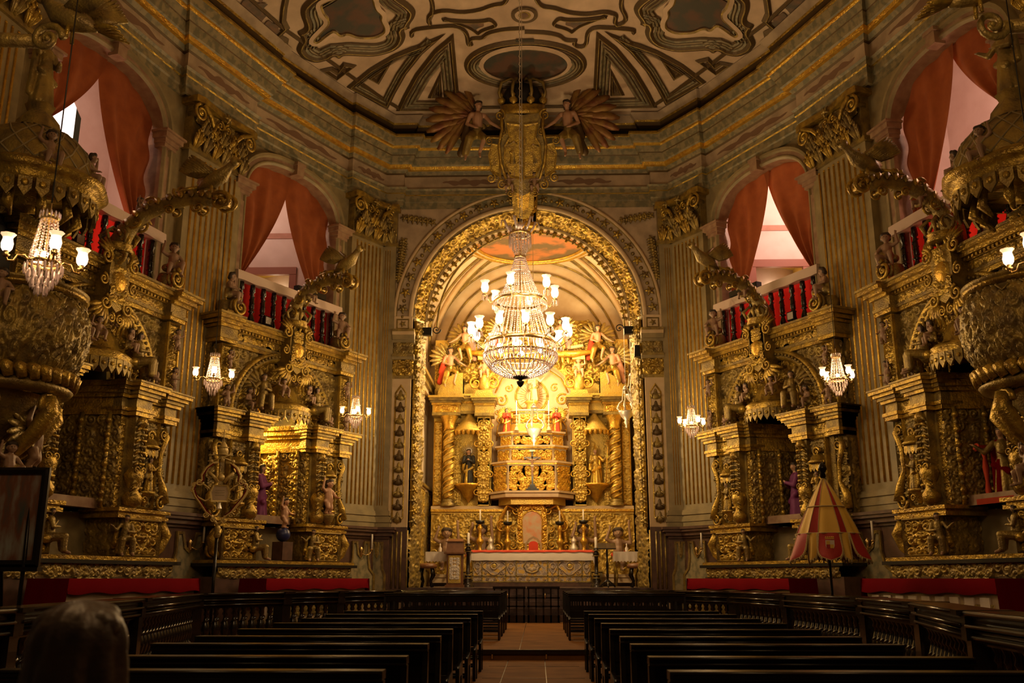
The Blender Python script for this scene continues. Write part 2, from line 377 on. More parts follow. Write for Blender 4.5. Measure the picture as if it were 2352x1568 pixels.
def robed(arms='pray', seated=False, side=1, long=True):
    # a draped figure 1 high facing -y; slots 0 skin 1 hair 2 robe 3 mantle
    L = []; s = side
    if not seated:
        for i in range(9):
            a = i*2*PI/9; L.append(((.13*math.cos(a), .1*math.sin(a), .02), .045, (.055*math.cos(a), .045*math.sin(a), .5), .05, 2 if i % 3 else 3))
        L += [((0, 0, .05), .11, (0, 0, .5), .08, 2), ((0, 0, .5), .085, (0, 0, .72), .09, 2), ((-.1, .03, .76), .05, (.1, .03, .76), .05, 3),
              ((.13*s, .05, .75), .05, (.16*s, .06, .12), .045, 3), ((-.13*s, .05, .75), .045, (-.15*s, .05, .4), .05, 3), ((.12*s, -.04, .45), .05, (-.1*s, -.08, .34), .045, 3)]
        hz = .9; sh = .76
    else:
        L += [((0, 0, .35), .12, (0, 0, .72), .09, 2), ((-.1, .02, .74), .05, (.1, .02, .74), .05, 3)]
        for q in (-1, 1):
            L += [((q*.07, 0, .36), .1, (q*.11, -.3, .38), .085, 2), ((q*.11, -.3, .38), .08, (q*.13, -.3, .1), .07, 2), ((q*.11, -.31, .08), .04, (q*.12, -.42, .04), .035, 0)]
        L += [((-.18, .05, .32), .1, (.18, .05, .32), .1, 3), ((.17*s, .05, .7), .05, (.22*s, .1, .25), .07, 3), ((.12*s, -.2, .4), .07, (.2*s, -.25, .12), .06, 3)]
        hz = .9; sh = .74
    L += [((0, .01, sh+.02), .04, (0, 0, hz-.04), .038, 0)]+head((0, -.01, hz), .062, 0, 1, .2*s, long)
    if arms == 'pray':
        for q in (-1, 1): L += [((q*.12, 0, sh), .045, (q*.15, -.06, sh-.17), .045, 2), ((q*.15, -.06, sh-.17), .045, (q*.03, -.16, sh-.12), .03, 2)]+hand((q*.02, -.17, sh-.11), (-q*.3, -.5, .7), .022, 0)
    elif arms == 'out':
        L += [((s*.12, 0, sh), .045, (s*.22, -.06, sh-.13), .042, 2), ((s*.22, -.06, sh-.13), .04, (s*.33, -.12, sh-.03), .026, 2)]+hand((s*.34, -.12, sh-.02), (s, -.2, .5), .024, 0)
        L += [((-s*.12, 0, sh), .045, (-s*.16, -.06, sh-.17), .045, 2), ((-s*.16, -.06, sh-.17), .045, (-s*.04, -.17, sh-.16), .03, 2)]+hand((-s*.03, -.18, sh-.16), (s, -.6, .1), .022, 0)
    elif arms == 'staff':
        L += [((s*.12, 0, sh), .045, (s*.21, -.04, sh-.13), .042, 3), ((s*.21, -.04, sh-.13), .04, (s*.25, -.13, sh-.08), .026, 2)]+hand((s*.25, -.14, sh-.08), (0, -1, .2), .024, 0)
        L += [((-s*.12, 0, sh), .045, (-s*.16, -.06, sh-.17), .045, 2), ((-s*.16, -.06, sh-.17), .045, (-s*.08, -.2, sh-.12), .03, 2)]+hand((-s*.08, -.21, sh-.11), (0, -.5, .8), .022, 0)
    return L
def perched(s):
    # bare-legged winged youth perched on a ledge, legs hanging, one arm reaching inwards
    L = [((0, 0, .42), .085, (0, -.01, .55), .07, 2), ((0, -.01, .55), .075, (0, -.02, .70), .085, 0), ((-.1, -.01, .73), .042, (.1, -.01, .73), .042, 0), ((0, -.01, .74), .035, (0, -.02, .82), .033, 0)]
    L += head((0, -.03, .88), .062, 0, 1, .3*s, True)
    L += [((s*.12, -.01, .72), .036, (s*.2, -.1, .6), .03, 0), ((s*.2, -.1, .6), .03, (s*.33, -.14, .52), .021, 0)]+hand((s*.34, -.14, .515), (s, -.2, -.3), .024, 0)
    L += [((-s*.12, 0, .72), .036, (-s*.17, .02, .58), .03, 0), ((-s*.17, .02, .58), .028, (-s*.05, -.12, .5), .02, 0)]+hand((-s*.04, -.12, .5), (s, -.4, -.2), .022, 0)
    L += [((s*.05, -.02, .40), .075, (s*.1, -.18, .32), .06, 2), ((s*.1, -.18, .33), .045, (s*.03, -.2, .09), .026, 0), ((s*.03, -.2, .06), .024, (s*.03, -.27, .0), .018, 0)]
    L += [((-s*.06, -.01, .40), .08, (-s*.14, -.16, .3), .07, 2), ((-s*.14, -.16, .3), .075, (-s*.19, -.12, .07), .06, 2), ((-s*.18, -.14, .04), .022, (-s*.2, -.2, -.05), .018, 0)]
    L += [((-s*.1, .06, .42), .09, (-s*.24, .04, .1), .07, 3), ((-.09, .04, .6), .05, (.1, .02, .56), .05, 2), ((-s*.12, .04, .7), .05, (-s*.2, .08, .35), .06, 3)]
    return L
def wing(mb, root, side, L=.6, mi=0, lift=.6, n=9):
    # fan of overlapping feathers growing from root, opening to one side in the x/z plane
    for row, (ln, cnt) in enumerate(((L, n), (L*.62, n-2), (L*.36, n-4))):
        for i in range(cnt):
            t = i/(cnt-1); a = lift+.75-1.75*t; l = ln*(.75+.35*math.sin(PI*min(1, .25+t*.6)))
            base = Vector(root)+Vector((side*t*.22*L, -.015*row, -.12*L*t+.02))
            d = Vector((side*math.cos(a), 0, math.sin(a)))
            P = [base+d*l*q+Vector((0, -.02*math.sin(PI*q), -.10*l*q*q)) for q in (0, .3, .6, .85, 1)]
            mb.tube(P, [l*.03, l*.04, l*.045, l*.036, l*.012], 6, mi, flat=2.6)
    mb.tube([Vector(root), Vector(root)+Vector((side*.2*L, 0, .28*L)), Vector(root)+Vector((side*.42*L, 0, .42*L))], [L*.09, L*.08, L*.04], 7, mi)
# ================================================================= the setting
X0 = -.3
HP = [(11.2, 15.5), (10.8, 18.05), (9.45, 23.3), (8.5, 25.8), (6.15, 30.2), (5.2, 31.6)]      # half plan of the nave wall, back to front
def offs(P, d, closed=False):
    n = len(P); out = []; E = []
    def ln(a, b):
        dx, dy = b[0]-a[0], b[1]-a[1]; l = math.hypot(dx, dy); return (dx/l, dy/l), (dy/l, -dx/l)
    for i in range(n):
        if closed: (t1, n1), (t2, n2) = ln(P[i-1], P[i]), ln(P[i], P[(i+1) % n])
        else: (t1, n1), (t2, n2) = ln(P[max(i-1, 0)], P[max(i, 1)]), ln(P[min(i, n-2)], P[min(i+1, n-1)])
        mx, my = n1[0]+n2[0], n1[1]+n2[1]; l = math.hypot(mx, my) or 1; mx /= l; my /= l
        k = d/max(.3, mx*n1[0]+my*n1[1]); out.append((P[i][0]+mx*k, P[i][1]+my*k))
    return out
WALLP = [(X0-a, b) for a, b in HP]+[(X0+a, b) for a, b in HP[::-1]]
FULL = WALLP+[(x, 30-y) for x, y in WALLP[::-1]]
# floor of the nave, raised platform, steps, chancel floor
mb = MB('floor'); mb.flat([(x, y) for x, y in FULL], -.2, 0)
struct(mb.build('floor'))
mb = MB('floor', 'wood'); mb.box(-5.5, 4.9, 18.32, 29.9, 0, .165); mb.box(-5.5, 4.9, 18.28, 18.34, .10, .18, 1)
struct(mb.build('floor_2'))
mb = MB('floorstone')
for i in range(5): mb.box(X0-4.0, X0+4.0, 29.95+i*.3, 31.6, .165+i*.2, .165+(i+1)*.2)
struct(mb.build('trim_1'))
mb = MB('floorstone'); mb.box(X0-4.6, X0+4.6, 31.6, 38.6, .9, 1.17); struct(mb.build('floor_3'))
mb = MB('floor')                                                                     # seams between the boards of the aisle
mb = MB('wood'); 
for x in (-.55, .12): mb.box(x-.006, x+.006, 4, 18.2, 0, .004)
for x in (-.35,): mb.box(x-.006, x+.006, 18.5, 29.8, .165, .169)
for y in range(5, 18, 2): mb.box(-.85, .7, y-.006, y+.006, 0, .004)
struct(mb.build('trim_2'))
# ---- facets
def facet(p, q):
    # frame of the wall from plan point p to q, looked at from inside: x along, y into the wall, origin where asked
    dx, dy = q[0]-p[0], q[1]-p[1]; L = math.hypot(dx, dy); return L, math.atan2(dy, dx)
def wtop(x, hw=2.05, z0=12.6, h=1.4, e=2.6): return z0+h*max(0, 1-abs(x/hw)**e)**(1/e)
def ntop(x, hw=1.15, z0=6.0): return z0+math.sqrt(max(0, hw*hw-x*x))
def wall_mesh(mb, xa, xb, za, zb, holes, mi=0, y=0, rev=.45, rmi=0):
    # holes: (hw, z_bottom, topfn, centre x) stacked bottom to top
    holes = [h if len(h) > 3 else (*h, 0) for h in holes]
    xs = sorted(set([xa, xb]+[h[3]+s*h[0]*math.sin(PI/2*i/16) for h in holes for i in range(17) for s in (-1, 1)]))
    for x1, x2 in zip(xs, xs[1:]):
        xm = (x1+x2)/2; z1 = z2 = za
        for hw, hz, fn, cx in holes:
            if abs(xm-cx) < hw:
                mb.add([(x1, y, z1), (x2, y, z2), (x2, y, hz), (x1, y, hz)], [(0, 1, 2, 3)], mi); z1, z2 = fn(x1-cx), fn(x2-cx)
                mb.add([(x1, y, z1), (x2, y, z2), (x2, y+rev, z2), (x1, y+rev, z1)], [(0, 1, 2, 3)], rmi)
                mb.add([(x1, y, hz), (x2, y, hz), (x2, y+rev, hz), (x1, y+rev, hz)], [(3, 2, 1, 0)], rmi)
        mb.add([(x1, y, z1), (x2, y, z2), (x2, y, zb), (x1, y, zb)], [(0, 1, 2, 3)], mi)
    for hw, hz, fn, cx in holes:
        for s in (-1, 1):
            zt = fn(hw); mb.add([(cx+s*hw, y, hz), (cx+s*hw, y+rev, hz), (cx+s*hw, y+rev, zt), (cx+s*hw, y, zt)], [(0, 1, 2, 3)], rmi)
ZW = 14.4
FAC = {}
SHIFT = {('left', 1): -.25, ('left', 2): -.55, ('right', 1): .5, ('right', 2): .55}
def plan(i, s): return (X0+s*HP[i][0], HP[i][1])
# altar facets 1 (near) and 2 (far) on each side: centre 2.8 / 2.75 from their chancel-side corner
for s, nm in ((-1, 'left'), (1, 'right')):
    for k, (i, j, cu) in enumerate(((2, 1, 2.8), (4, 3, 2.75))):
        P, Q = plan(i, s), plan(j, s); L, _ = facet(P, Q); ux, uy = (Q[0]-P[0])/L, (Q[1]-P[1])/L
        c = (P[0]+ux*cu, P[1]+uy*cu)
        rot = math.atan2(-uy, -ux) if s < 0 else math.atan2(uy, ux)      # local x runs left to right for someone facing the wall
        FAC[(nm, k+1)] = (c, rot, L, cu)
        a, b = (-(L-cu), cu) if s < 0 else (-cu, L-cu)
        mb = MB('stone', 'pink'); 
        wall_mesh(mb, a, b, 0, ZW, [(1.15, 2.9, ntop, SHIFT[(nm, k+1)]), (2.05, 8.5, wtop)], 0, 0, .45, 1)
        struct(mb.build('wall_'+nm+('' if k == 0 else '_far'), loc=(c[0], c[1], 0), rot=rot))
# plain facets behind the pilasters, and the unseen back half of the nave
def plainwall(name, pts):
    mb = MB('stone')
    for (x1, y1), (x2, y2) in zip(pts, pts[1:]): mb.add([(x1, y1, 0), (x2, y2, 0), (x2, y2, ZW), (x1, y1, ZW)], [(0, 1, 2, 3)])
    return struct(mb.build(name))
for s, nm in ((-1, 'left'), (1, 'right')):
    plainwall('wall_%s_corner' % nm, [plan(5, s), plan(4, s)]); plainwall('wall_%s_bend' % nm, [plan(3, s), plan(2, s)]); plainwall('wall_%s_near' % nm, [plan(1, s), plan(0, s)])
# front wall with the chancel arch
SP = 10.3
def atop(x, r=4.0): return SP+math.sqrt(max(0, r*r-x*x))
mb = MB('pale', 'stone'); wall_mesh(mb, -5.2, 5.2, 0, ZW, [(4.0, .0, atop)], 0, 0, .9, 1)
struct(mb.build('wall_front', loc=(X0, 31.6, 0)))
# ---- entablature with its breaks over the pilasters
def seg(P, Q, d0, d1):
    L = math.hypot(Q[0]-P[0], Q[1]-P[1]); ux, uy = (Q[0]-P[0])/L, (Q[1]-P[1])/L; return (P[0]+ux*d0, P[1]+uy*d0), (P[0]+ux*(L-d1), P[1]+uy*(L-d1))
OUT = .22
def ent_path():
    H = [plan(i, -1) for i in range(6)]
    path = []
    def shift(P, Q, pts):
        L = math.hypot(Q[0]-P[0], Q[1]-P[1]); nx, ny = (Q[1]-P[1])/L, -(Q[0]-P[0])/L; return [(x+nx*OUT, y+ny*OUT) for x, y in pts]
    path += shift(H[0], H[1], [H[0], H[1]])
    a, b = seg(H[1], H[2], .05, .05); path += [a, b]
    a, b = seg(H[2], H[3], -.1, -.1); path += shift(H[2], H[3], [a, b])
    a, b = seg(H[3], H[4], .12, .12); path += [a, b]
    a, b = seg(H[4], H[5], -.1, 0); q = shift(H[4], H[5], [a, b]); path += [q[0]]
    # corner point between the corner facet and the strip beside the arch
    nx, ny = (H[5][1]-H[4][1]), -(H[5][0]-H[4][0]); l = math.hypot(nx, ny); nx /= l; ny /= l
    mx, my = nx, ny-1; l2 = math.hypot(mx, my); mx /= l2; my /= l2; k = OUT/(mx*nx+my*ny); path += [(H[5][0]+mx*k, H[5][1]+my*k)]
    path += [(X0-4.5, 31.6-OUT), (X0-4.5, 31.6)]
    return path+[(2*X0-x, y) for x, y in path[::-1]]
EP = ent_path()
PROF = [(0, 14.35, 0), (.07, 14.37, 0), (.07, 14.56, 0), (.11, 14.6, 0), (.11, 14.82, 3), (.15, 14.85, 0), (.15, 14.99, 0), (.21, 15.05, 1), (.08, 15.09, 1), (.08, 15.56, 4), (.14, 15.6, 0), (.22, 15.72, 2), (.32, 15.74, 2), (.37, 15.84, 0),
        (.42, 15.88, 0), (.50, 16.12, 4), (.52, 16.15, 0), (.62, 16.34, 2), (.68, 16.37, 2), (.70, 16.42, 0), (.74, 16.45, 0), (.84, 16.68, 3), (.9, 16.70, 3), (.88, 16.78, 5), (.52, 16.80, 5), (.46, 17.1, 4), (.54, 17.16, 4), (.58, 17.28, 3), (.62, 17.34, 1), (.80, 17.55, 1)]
mb = MB('green', 'pale', 'gold', 'gold2', 'line', 'dark')  # last slot paints the shade in the gap below the ceiling border
rows = [offs(EP, o) for o, z, m in PROF]
n = len(EP); V = []
for (o, z, m), row in zip(PROF, rows): V += [(x, y, z) for x, y in row]
mb.add(V, [], 0)
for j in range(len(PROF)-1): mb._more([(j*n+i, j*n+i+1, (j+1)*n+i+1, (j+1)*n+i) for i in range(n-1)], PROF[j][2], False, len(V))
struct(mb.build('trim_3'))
# painted scrolls on the frieze
M['friezescroll'] = mat('painted_frieze_scrolls', (.24, .14, .085), .7)
mb = MB('friezescroll')
def onpath(P, Q, t, o, z):
    L = math.hypot(Q[0]-P[0], Q[1]-P[1]); nx, ny = (Q[1]-P[1])/L, -(Q[0]-P[0])/L
    return (P[0]+(Q[0]-P[0])*t+nx*o, P[1]+(Q[1]-P[1])*t+ny*o, z)
rnd = random.Random(4)
for P, Q in zip(EP, EP[1:]):
    L = math.hypot(Q[0]-P[0], Q[1]-P[1])
    if L < 1.2: continue
    spans = [(.5, min(.8, 3.4/L))] if L < 6 else [(.27, .22), (.73, .22)]
    for c, wd in spans:
        top = []; bot = []
        for i in range(41):
            t = i/40; u = c+(t-.5)*wd; a = .13*math.sin(PI*t)**.6*(.55+.45*abs(math.cos(t*PI*5)))+.004
            m_ = 15.33+.03*math.sin(t*19)
            top.append(onpath(P, Q, u, .084, m_+a)); bot.append(onpath(P, Q, u, .084, m_-a*.9))
        mb.sheet([bot, top], smooth=False)
struct(mb.build('trim_4'))
# ---- ceiling
CP = offs(FULL, .78, True); CC = (X0, 15.0); GN = []
for i in range(len(CP)):
    a, b = CP[i], CP[(i+1) % len(CP)]; l = math.hypot(b[0]-a[0], b[1]-a[1]); nx, ny = -(b[1]-a[1])/l, (b[0]-a[0])/l
    GN.append((nx, ny, nx*(a[0]-CC[0])+ny*(a[1]-CC[1])))
def dome(x, y):
    g = max((nx*(x-CC[0])+ny*(y-CC[1]))/h for nx, ny, h in GN); return 17.55+2.0*(1-g*g)
mb = MB('ceilpale'); V = []; F = []; K = 24; n = len(CP)
sub = []
for i in range(n):
    a, b = CP[i], CP[(i+1) % n]
    for q in range(6): sub.append((a[0]+(b[0]-a[0])*q/6, a[1]+(b[1]-a[1])*q/6))
n = len(sub)
for k in range(K+1):
    g = 1-k/K
    for x, y in sub: px, py = CC[0]+(x-CC[0])*max(g, 1e-3), CC[1]+(y-CC[1])*max(g, 1e-3); V.append((px, py, dome(px, py)+.03))
for k in range(K):
    for i in range(n): F.append((k*n+i, k*n+(i+1) % n, (k+1)*n+(i+1) % n, (k+1)*n+i))
mb.add(V, F, 0, False); struct(mb.build('ceiling'))
T = dict(
 quat_out=[(-3.85, 25.0), (-3.95, 24.3), (-4.3, 23.9), (-4.8, 23.75), (-5.3, 23.85), (-5.93, 24.19), (-6.32, 24.34), (-6.51, 24.49), (-6.67, 24.66), (-6.74, 24.98), (-6.72, 25.39), (-6.77, 25.52), (-7.02, 25.57), (-6.92, 25.9), (-7.08, 26.08), (-7.21, 26.34), (-7.11, 26.75), (-6.77, 27.11), (-6.35, 27.12), (-6.15, 27.01), (-6.04, 27.21), (-5.87, 27.09), (-5.51, 27.26), (-4.91, 27.52), (-4.34, 27.48), (-4.0, 27.25), (-3.82, 26.86), (-3.86, 26.53), (-3.65, 26.56), (-3.67, 26.4), (-3.45, 26.09), (-3.37, 25.8), (-3.51, 25.47)],
 quat_in=[(-4.55, 24.8), (-4.9, 24.55), (-5.42, 24.57), (-5.81, 24.56), (-6.07, 24.64), (-6.08, 24.86), (-6.05, 25.1), (-5.97, 25.3), (-6.01, 25.5), (-6.11, 25.61), (-6.61, 26.02), (-6.52, 26.18), (-6.1, 25.91), (-5.91, 25.83), (-5.77, 26.15), (-5.55, 26.08), (-5.27, 26.39), (-4.76, 26.57), (-4.44, 26.43), (-4.4, 26.19), (-4.47, 25.86), (-4.4, 25.64), (-4.56, 25.35)],
 tri1=[(-2.29, 26.83), (-3.0, 27.55), (-3.75, 28.65), (-4.3, 29.7), (-4.65, 30.45), (-2.35, 30.5)], tri1in=[(-2.86, 28.52), (-3.45, 29.82), (-2.94, 29.83)],
 tri2=[(-2.53, 26.82), (-3.53, 27.33), (-4.34, 27.6), (-5.19, 28.0), (-6.06, 28.6), (-4.91, 30.25), (-4.54, 29.53), (-4.06, 28.68), (-3.41, 27.76), (-2.91, 27.23)], tri2in=[(-4.37, 27.83), (-5.35, 28.42), (-5.02, 28.9)],
 notch=[(-6.71, 27.43), (-6.29, 27.47), (-6.17, 27.65), (-5.93, 27.39), (-5.54, 27.7), (-6.3, 28.17)],
 diam=[(-2.76, 26.12), (-2.19, 26.42), (-1.78, 26.63), (-1.51, 26.96), (-1.32, 26.76), (-.8, 26.56), (-1.04, 26.16), (-1.38, 26.26), (-1.97, 26.25)],
 corner=[(-8.75, 23.2), (-8.45, 24.5), (-7.41, 26.07), (-7.29, 25.76), (-7.44, 25.55), (-7.15, 25.34), (-7.18, 24.99), (-7.03, 24.53), (-6.85, 24.1), (-6.6, 23.4), (-7.3, 22.4), (-8.3, 21.8)])
LOBE = [(-3.57, 26.92), (-3.54, 26.71), (-2.85, 26.61), (-2.2, 26.56), (-1.93, 26.83), (-1.93, 27.43), (-1.66, 27.4), (-1.73, 27.13), (-1.34, 27.14), (-1.16, 26.91), (-.72, 26.77), (0, 26.72)]
LOBE2 = [(-2.97, 25.0), (-2.89, 25.78), (-3.16, 26.34), (-2.92, 26.52), (-2.96, 26.06), (-2.52, 25.9), (-1.95, 26.02), (-1.36, 25.92), (-.93, 25.71), (-.56, 25.66), (-.4, 25.3)]
def round_(P, closed=True, it=2):
    for _ in range(it):
        Q = []; n = len(P)
        for i in range(n if closed else n-1):
            a, b = P[i], P[(i+1) % n]; Q += [(a[0]*.78+b[0]*.22, a[1]*.78+b[1]*.22), (a[0]*.22+b[0]*.78, a[1]*.22+b[1]*.78)]
        P = Q if closed else [P[0]]+Q+[P[-1]]
    return P
def ribbon(mb, P, o1, o2, drop1, drop2, mi, closed=True):
    A = offs(P, o1, closed); B = offs(P, o2, closed)
    if closed: A.append(A[0]); B.append(B[0])
    mb.sheet([[(X0+x, y, dome(X0+x, y)-drop1) for x, y in A], [(X0+x, y, dome(X0+x, y)-drop2) for x, y in B]], mi, False)
def fillp(mb, P, drop, mi):
    cx = sum(p[0] for p in P)/len(P); cy = sum(p[1] for p in P)/len(P); n = len(P)
    V = [(X0+x, y, dome(X0+x, y)-drop) for x, y in P]+[(X0+cx, cy, dome(X0+cx, cy)-drop)]
    mb.add(V, [(i, (i+1) % n, n) for i in range(n)], mi)
def shrink(P, k):
    cx = sum(p[0] for p in P)/len(P); cy = sum(p[1] for p in P)/len(P); return [(cx+(x-cx)*k, cy+(y-cy)*k) for x, y in P]
M['ceilpaint'] = mat('dark_ceiling_painting', (.06, .055, .035), .6, 0, 0, 8, (.13, .06, .03), 1.6, vamt=.9, detail=6)
M['ceilscroll'] = mat('faded_painted_scrolls', (.30, .17, .10), .8, 0, 0, 8, (.14, .12, .09), 3)
def mirror(P): return [(-x, y) for x, y in P][::-1]
def ccw(P):
    a = sum(P[i-1][0]*P[i][1]-P[i][0]*P[i-1][1] for i in range(len(P))); return P if a < 0 else P[::-1]
mb = MB('ceilpale', 'line', 'green', 'ceilpaint', 'stone', 'gold3')
pa = MB('ceilpaint', 'ceilscroll')
def moulding(P, w=.12, closed=True):
    w *= 1.5
    ribbon(mb, P, 0, w*.5, .0, .07, 1, closed); ribbon(mb, P, w*.5, w*.65, .07, .07, 5, closed); ribbon(mb, P, w*.65, w, .07, .0, 1, closed)
for sgn in (1, -1):
    def G(k):
        P = T[k] if isinstance(k, str) else k
        P = round_(P, True, 2); P = P if sgn > 0 else mirror(P); return ccw(P)
    def G0(k): P = T[k]; P = P if sgn > 0 else mirror(P); return ccw(P)
    q = G('quat_out'); moulding(q, .17)
    q2 = G('quat_in'); 
    for f, g, m in ((.27, .35, 2), (.35, .385, 1), (.385, .45, 4), (.45, .48, 1), (.48, .56, 2), (.56, .60, 1)): ribbon(mb, q, f, g, .05, .015, m)
    # pale rim and the dark painting
    ribbon(mb, q2, -.16, -.02, .07, .09, 0); ribbon(mb, q2, -.02, .03, .10, .07, 5); fillp(pa, offs(q2, .03, True), .02, 0)
    for k in ('tri1', 'tri2'):
        t = G0(k); moulding(t, .12)
        for f, g, m in (((.20, .26, 2), (.26, .29, 1), (.29, .37, 2), (.37, .41, 1), (.43, .50, 2), (.50, .53, 1)) if k == 'tri1' else ((.19, .24, 2), (.24, .27, 1), (.27, .33, 2), (.33, .36, 1))): ribbon(mb, t, f, g, .05, .02, m)
        t = G0(k+'in'); moulding(t, .10); ribbon(mb, t, .17, .22, .03, .01, 1)
    t = G0('notch'); moulding(t, .09); ribbon(mb, shrink(t, .5), 0, .05, .03, .01, 1)
    t = G('diam'); moulding(t, .08); fillp(pa, shrink(t, .45), .02, 1)
    t = G0('corner'); moulding(t, .13)
    for cx, cy, r in ((-7.9, 24.3, .5), (-7.6, 23.5, .45), (-7.6, 25.2, .35)):
        t = [(cx+r*(1+.45*math.sin(5*a*.5+cx))*math.cos(a)*.6, cy+r*math.sin(a)*(1+.3*math.cos(3*a))) for a in [i*2*PI/26 for i in range(26)]]
        t = t if sgn > 0 else mirror(t); fillp(pa, t, .02, 1)
    for L_ in (LOBE, LOBE2):
        t = round_(L_, False, 2); t = t if sgn > 0 else [(-x, y) for x, y in t]
        moulding(t if sgn < 0 else t, .10, False)
# middle oval and rosette
def ell(cx, cy, a, b, n=48): return ccw([(cx+a*math.cos(2*PI*i/n), cy+b*math.sin(2*PI*i/n)) for i in range(n)])
e = ell(0, 28.32, 2.06, 1.17); moulding(e, .14)
for f, g, m in ((.22, .27, 2), (.27, .30, 1), (.30, .37, 4), (.37, .40, 1), (.40, .48, 2)): ribbon(mb, e, f, g, .05, .02, m)
e = ell(0, 28.22, 1.4, .74); ribbon(mb, e, -.14, 0, .06, .1, 0); fillp(pa, e, .03, 0)
fillp(pa, [(-.3, 27.1), (.3, 27.1), (.3, 27.7), (-.3, 27.7)], .035, 0)
for r, m in ((.42, 1), (.30, 0), (.2, 5)): ribbon(mb, ell(0, 26.05, r, r*.8, 30), 0, .1, .04, .03, m)
fillp(pa, ell(0, 26.05, .12, .1, 16), .04, 1)
e = ell(0, 24.3, .95, .9); moulding(e, .1); ribbon(mb, e, .14, .3, .04, .02, 2)
# straight border line round the whole field
inner = offs(CP, .42, True); inner = [(x-X0, y) for x, y in inner]
ribbon(mb, inner, 0, .07, .0, .06, 1); ribbon(mb, inner, .07, .13, .06, 0, 1)
struct(mb.build('trim_5')); struct(pa.build('trim_6'))
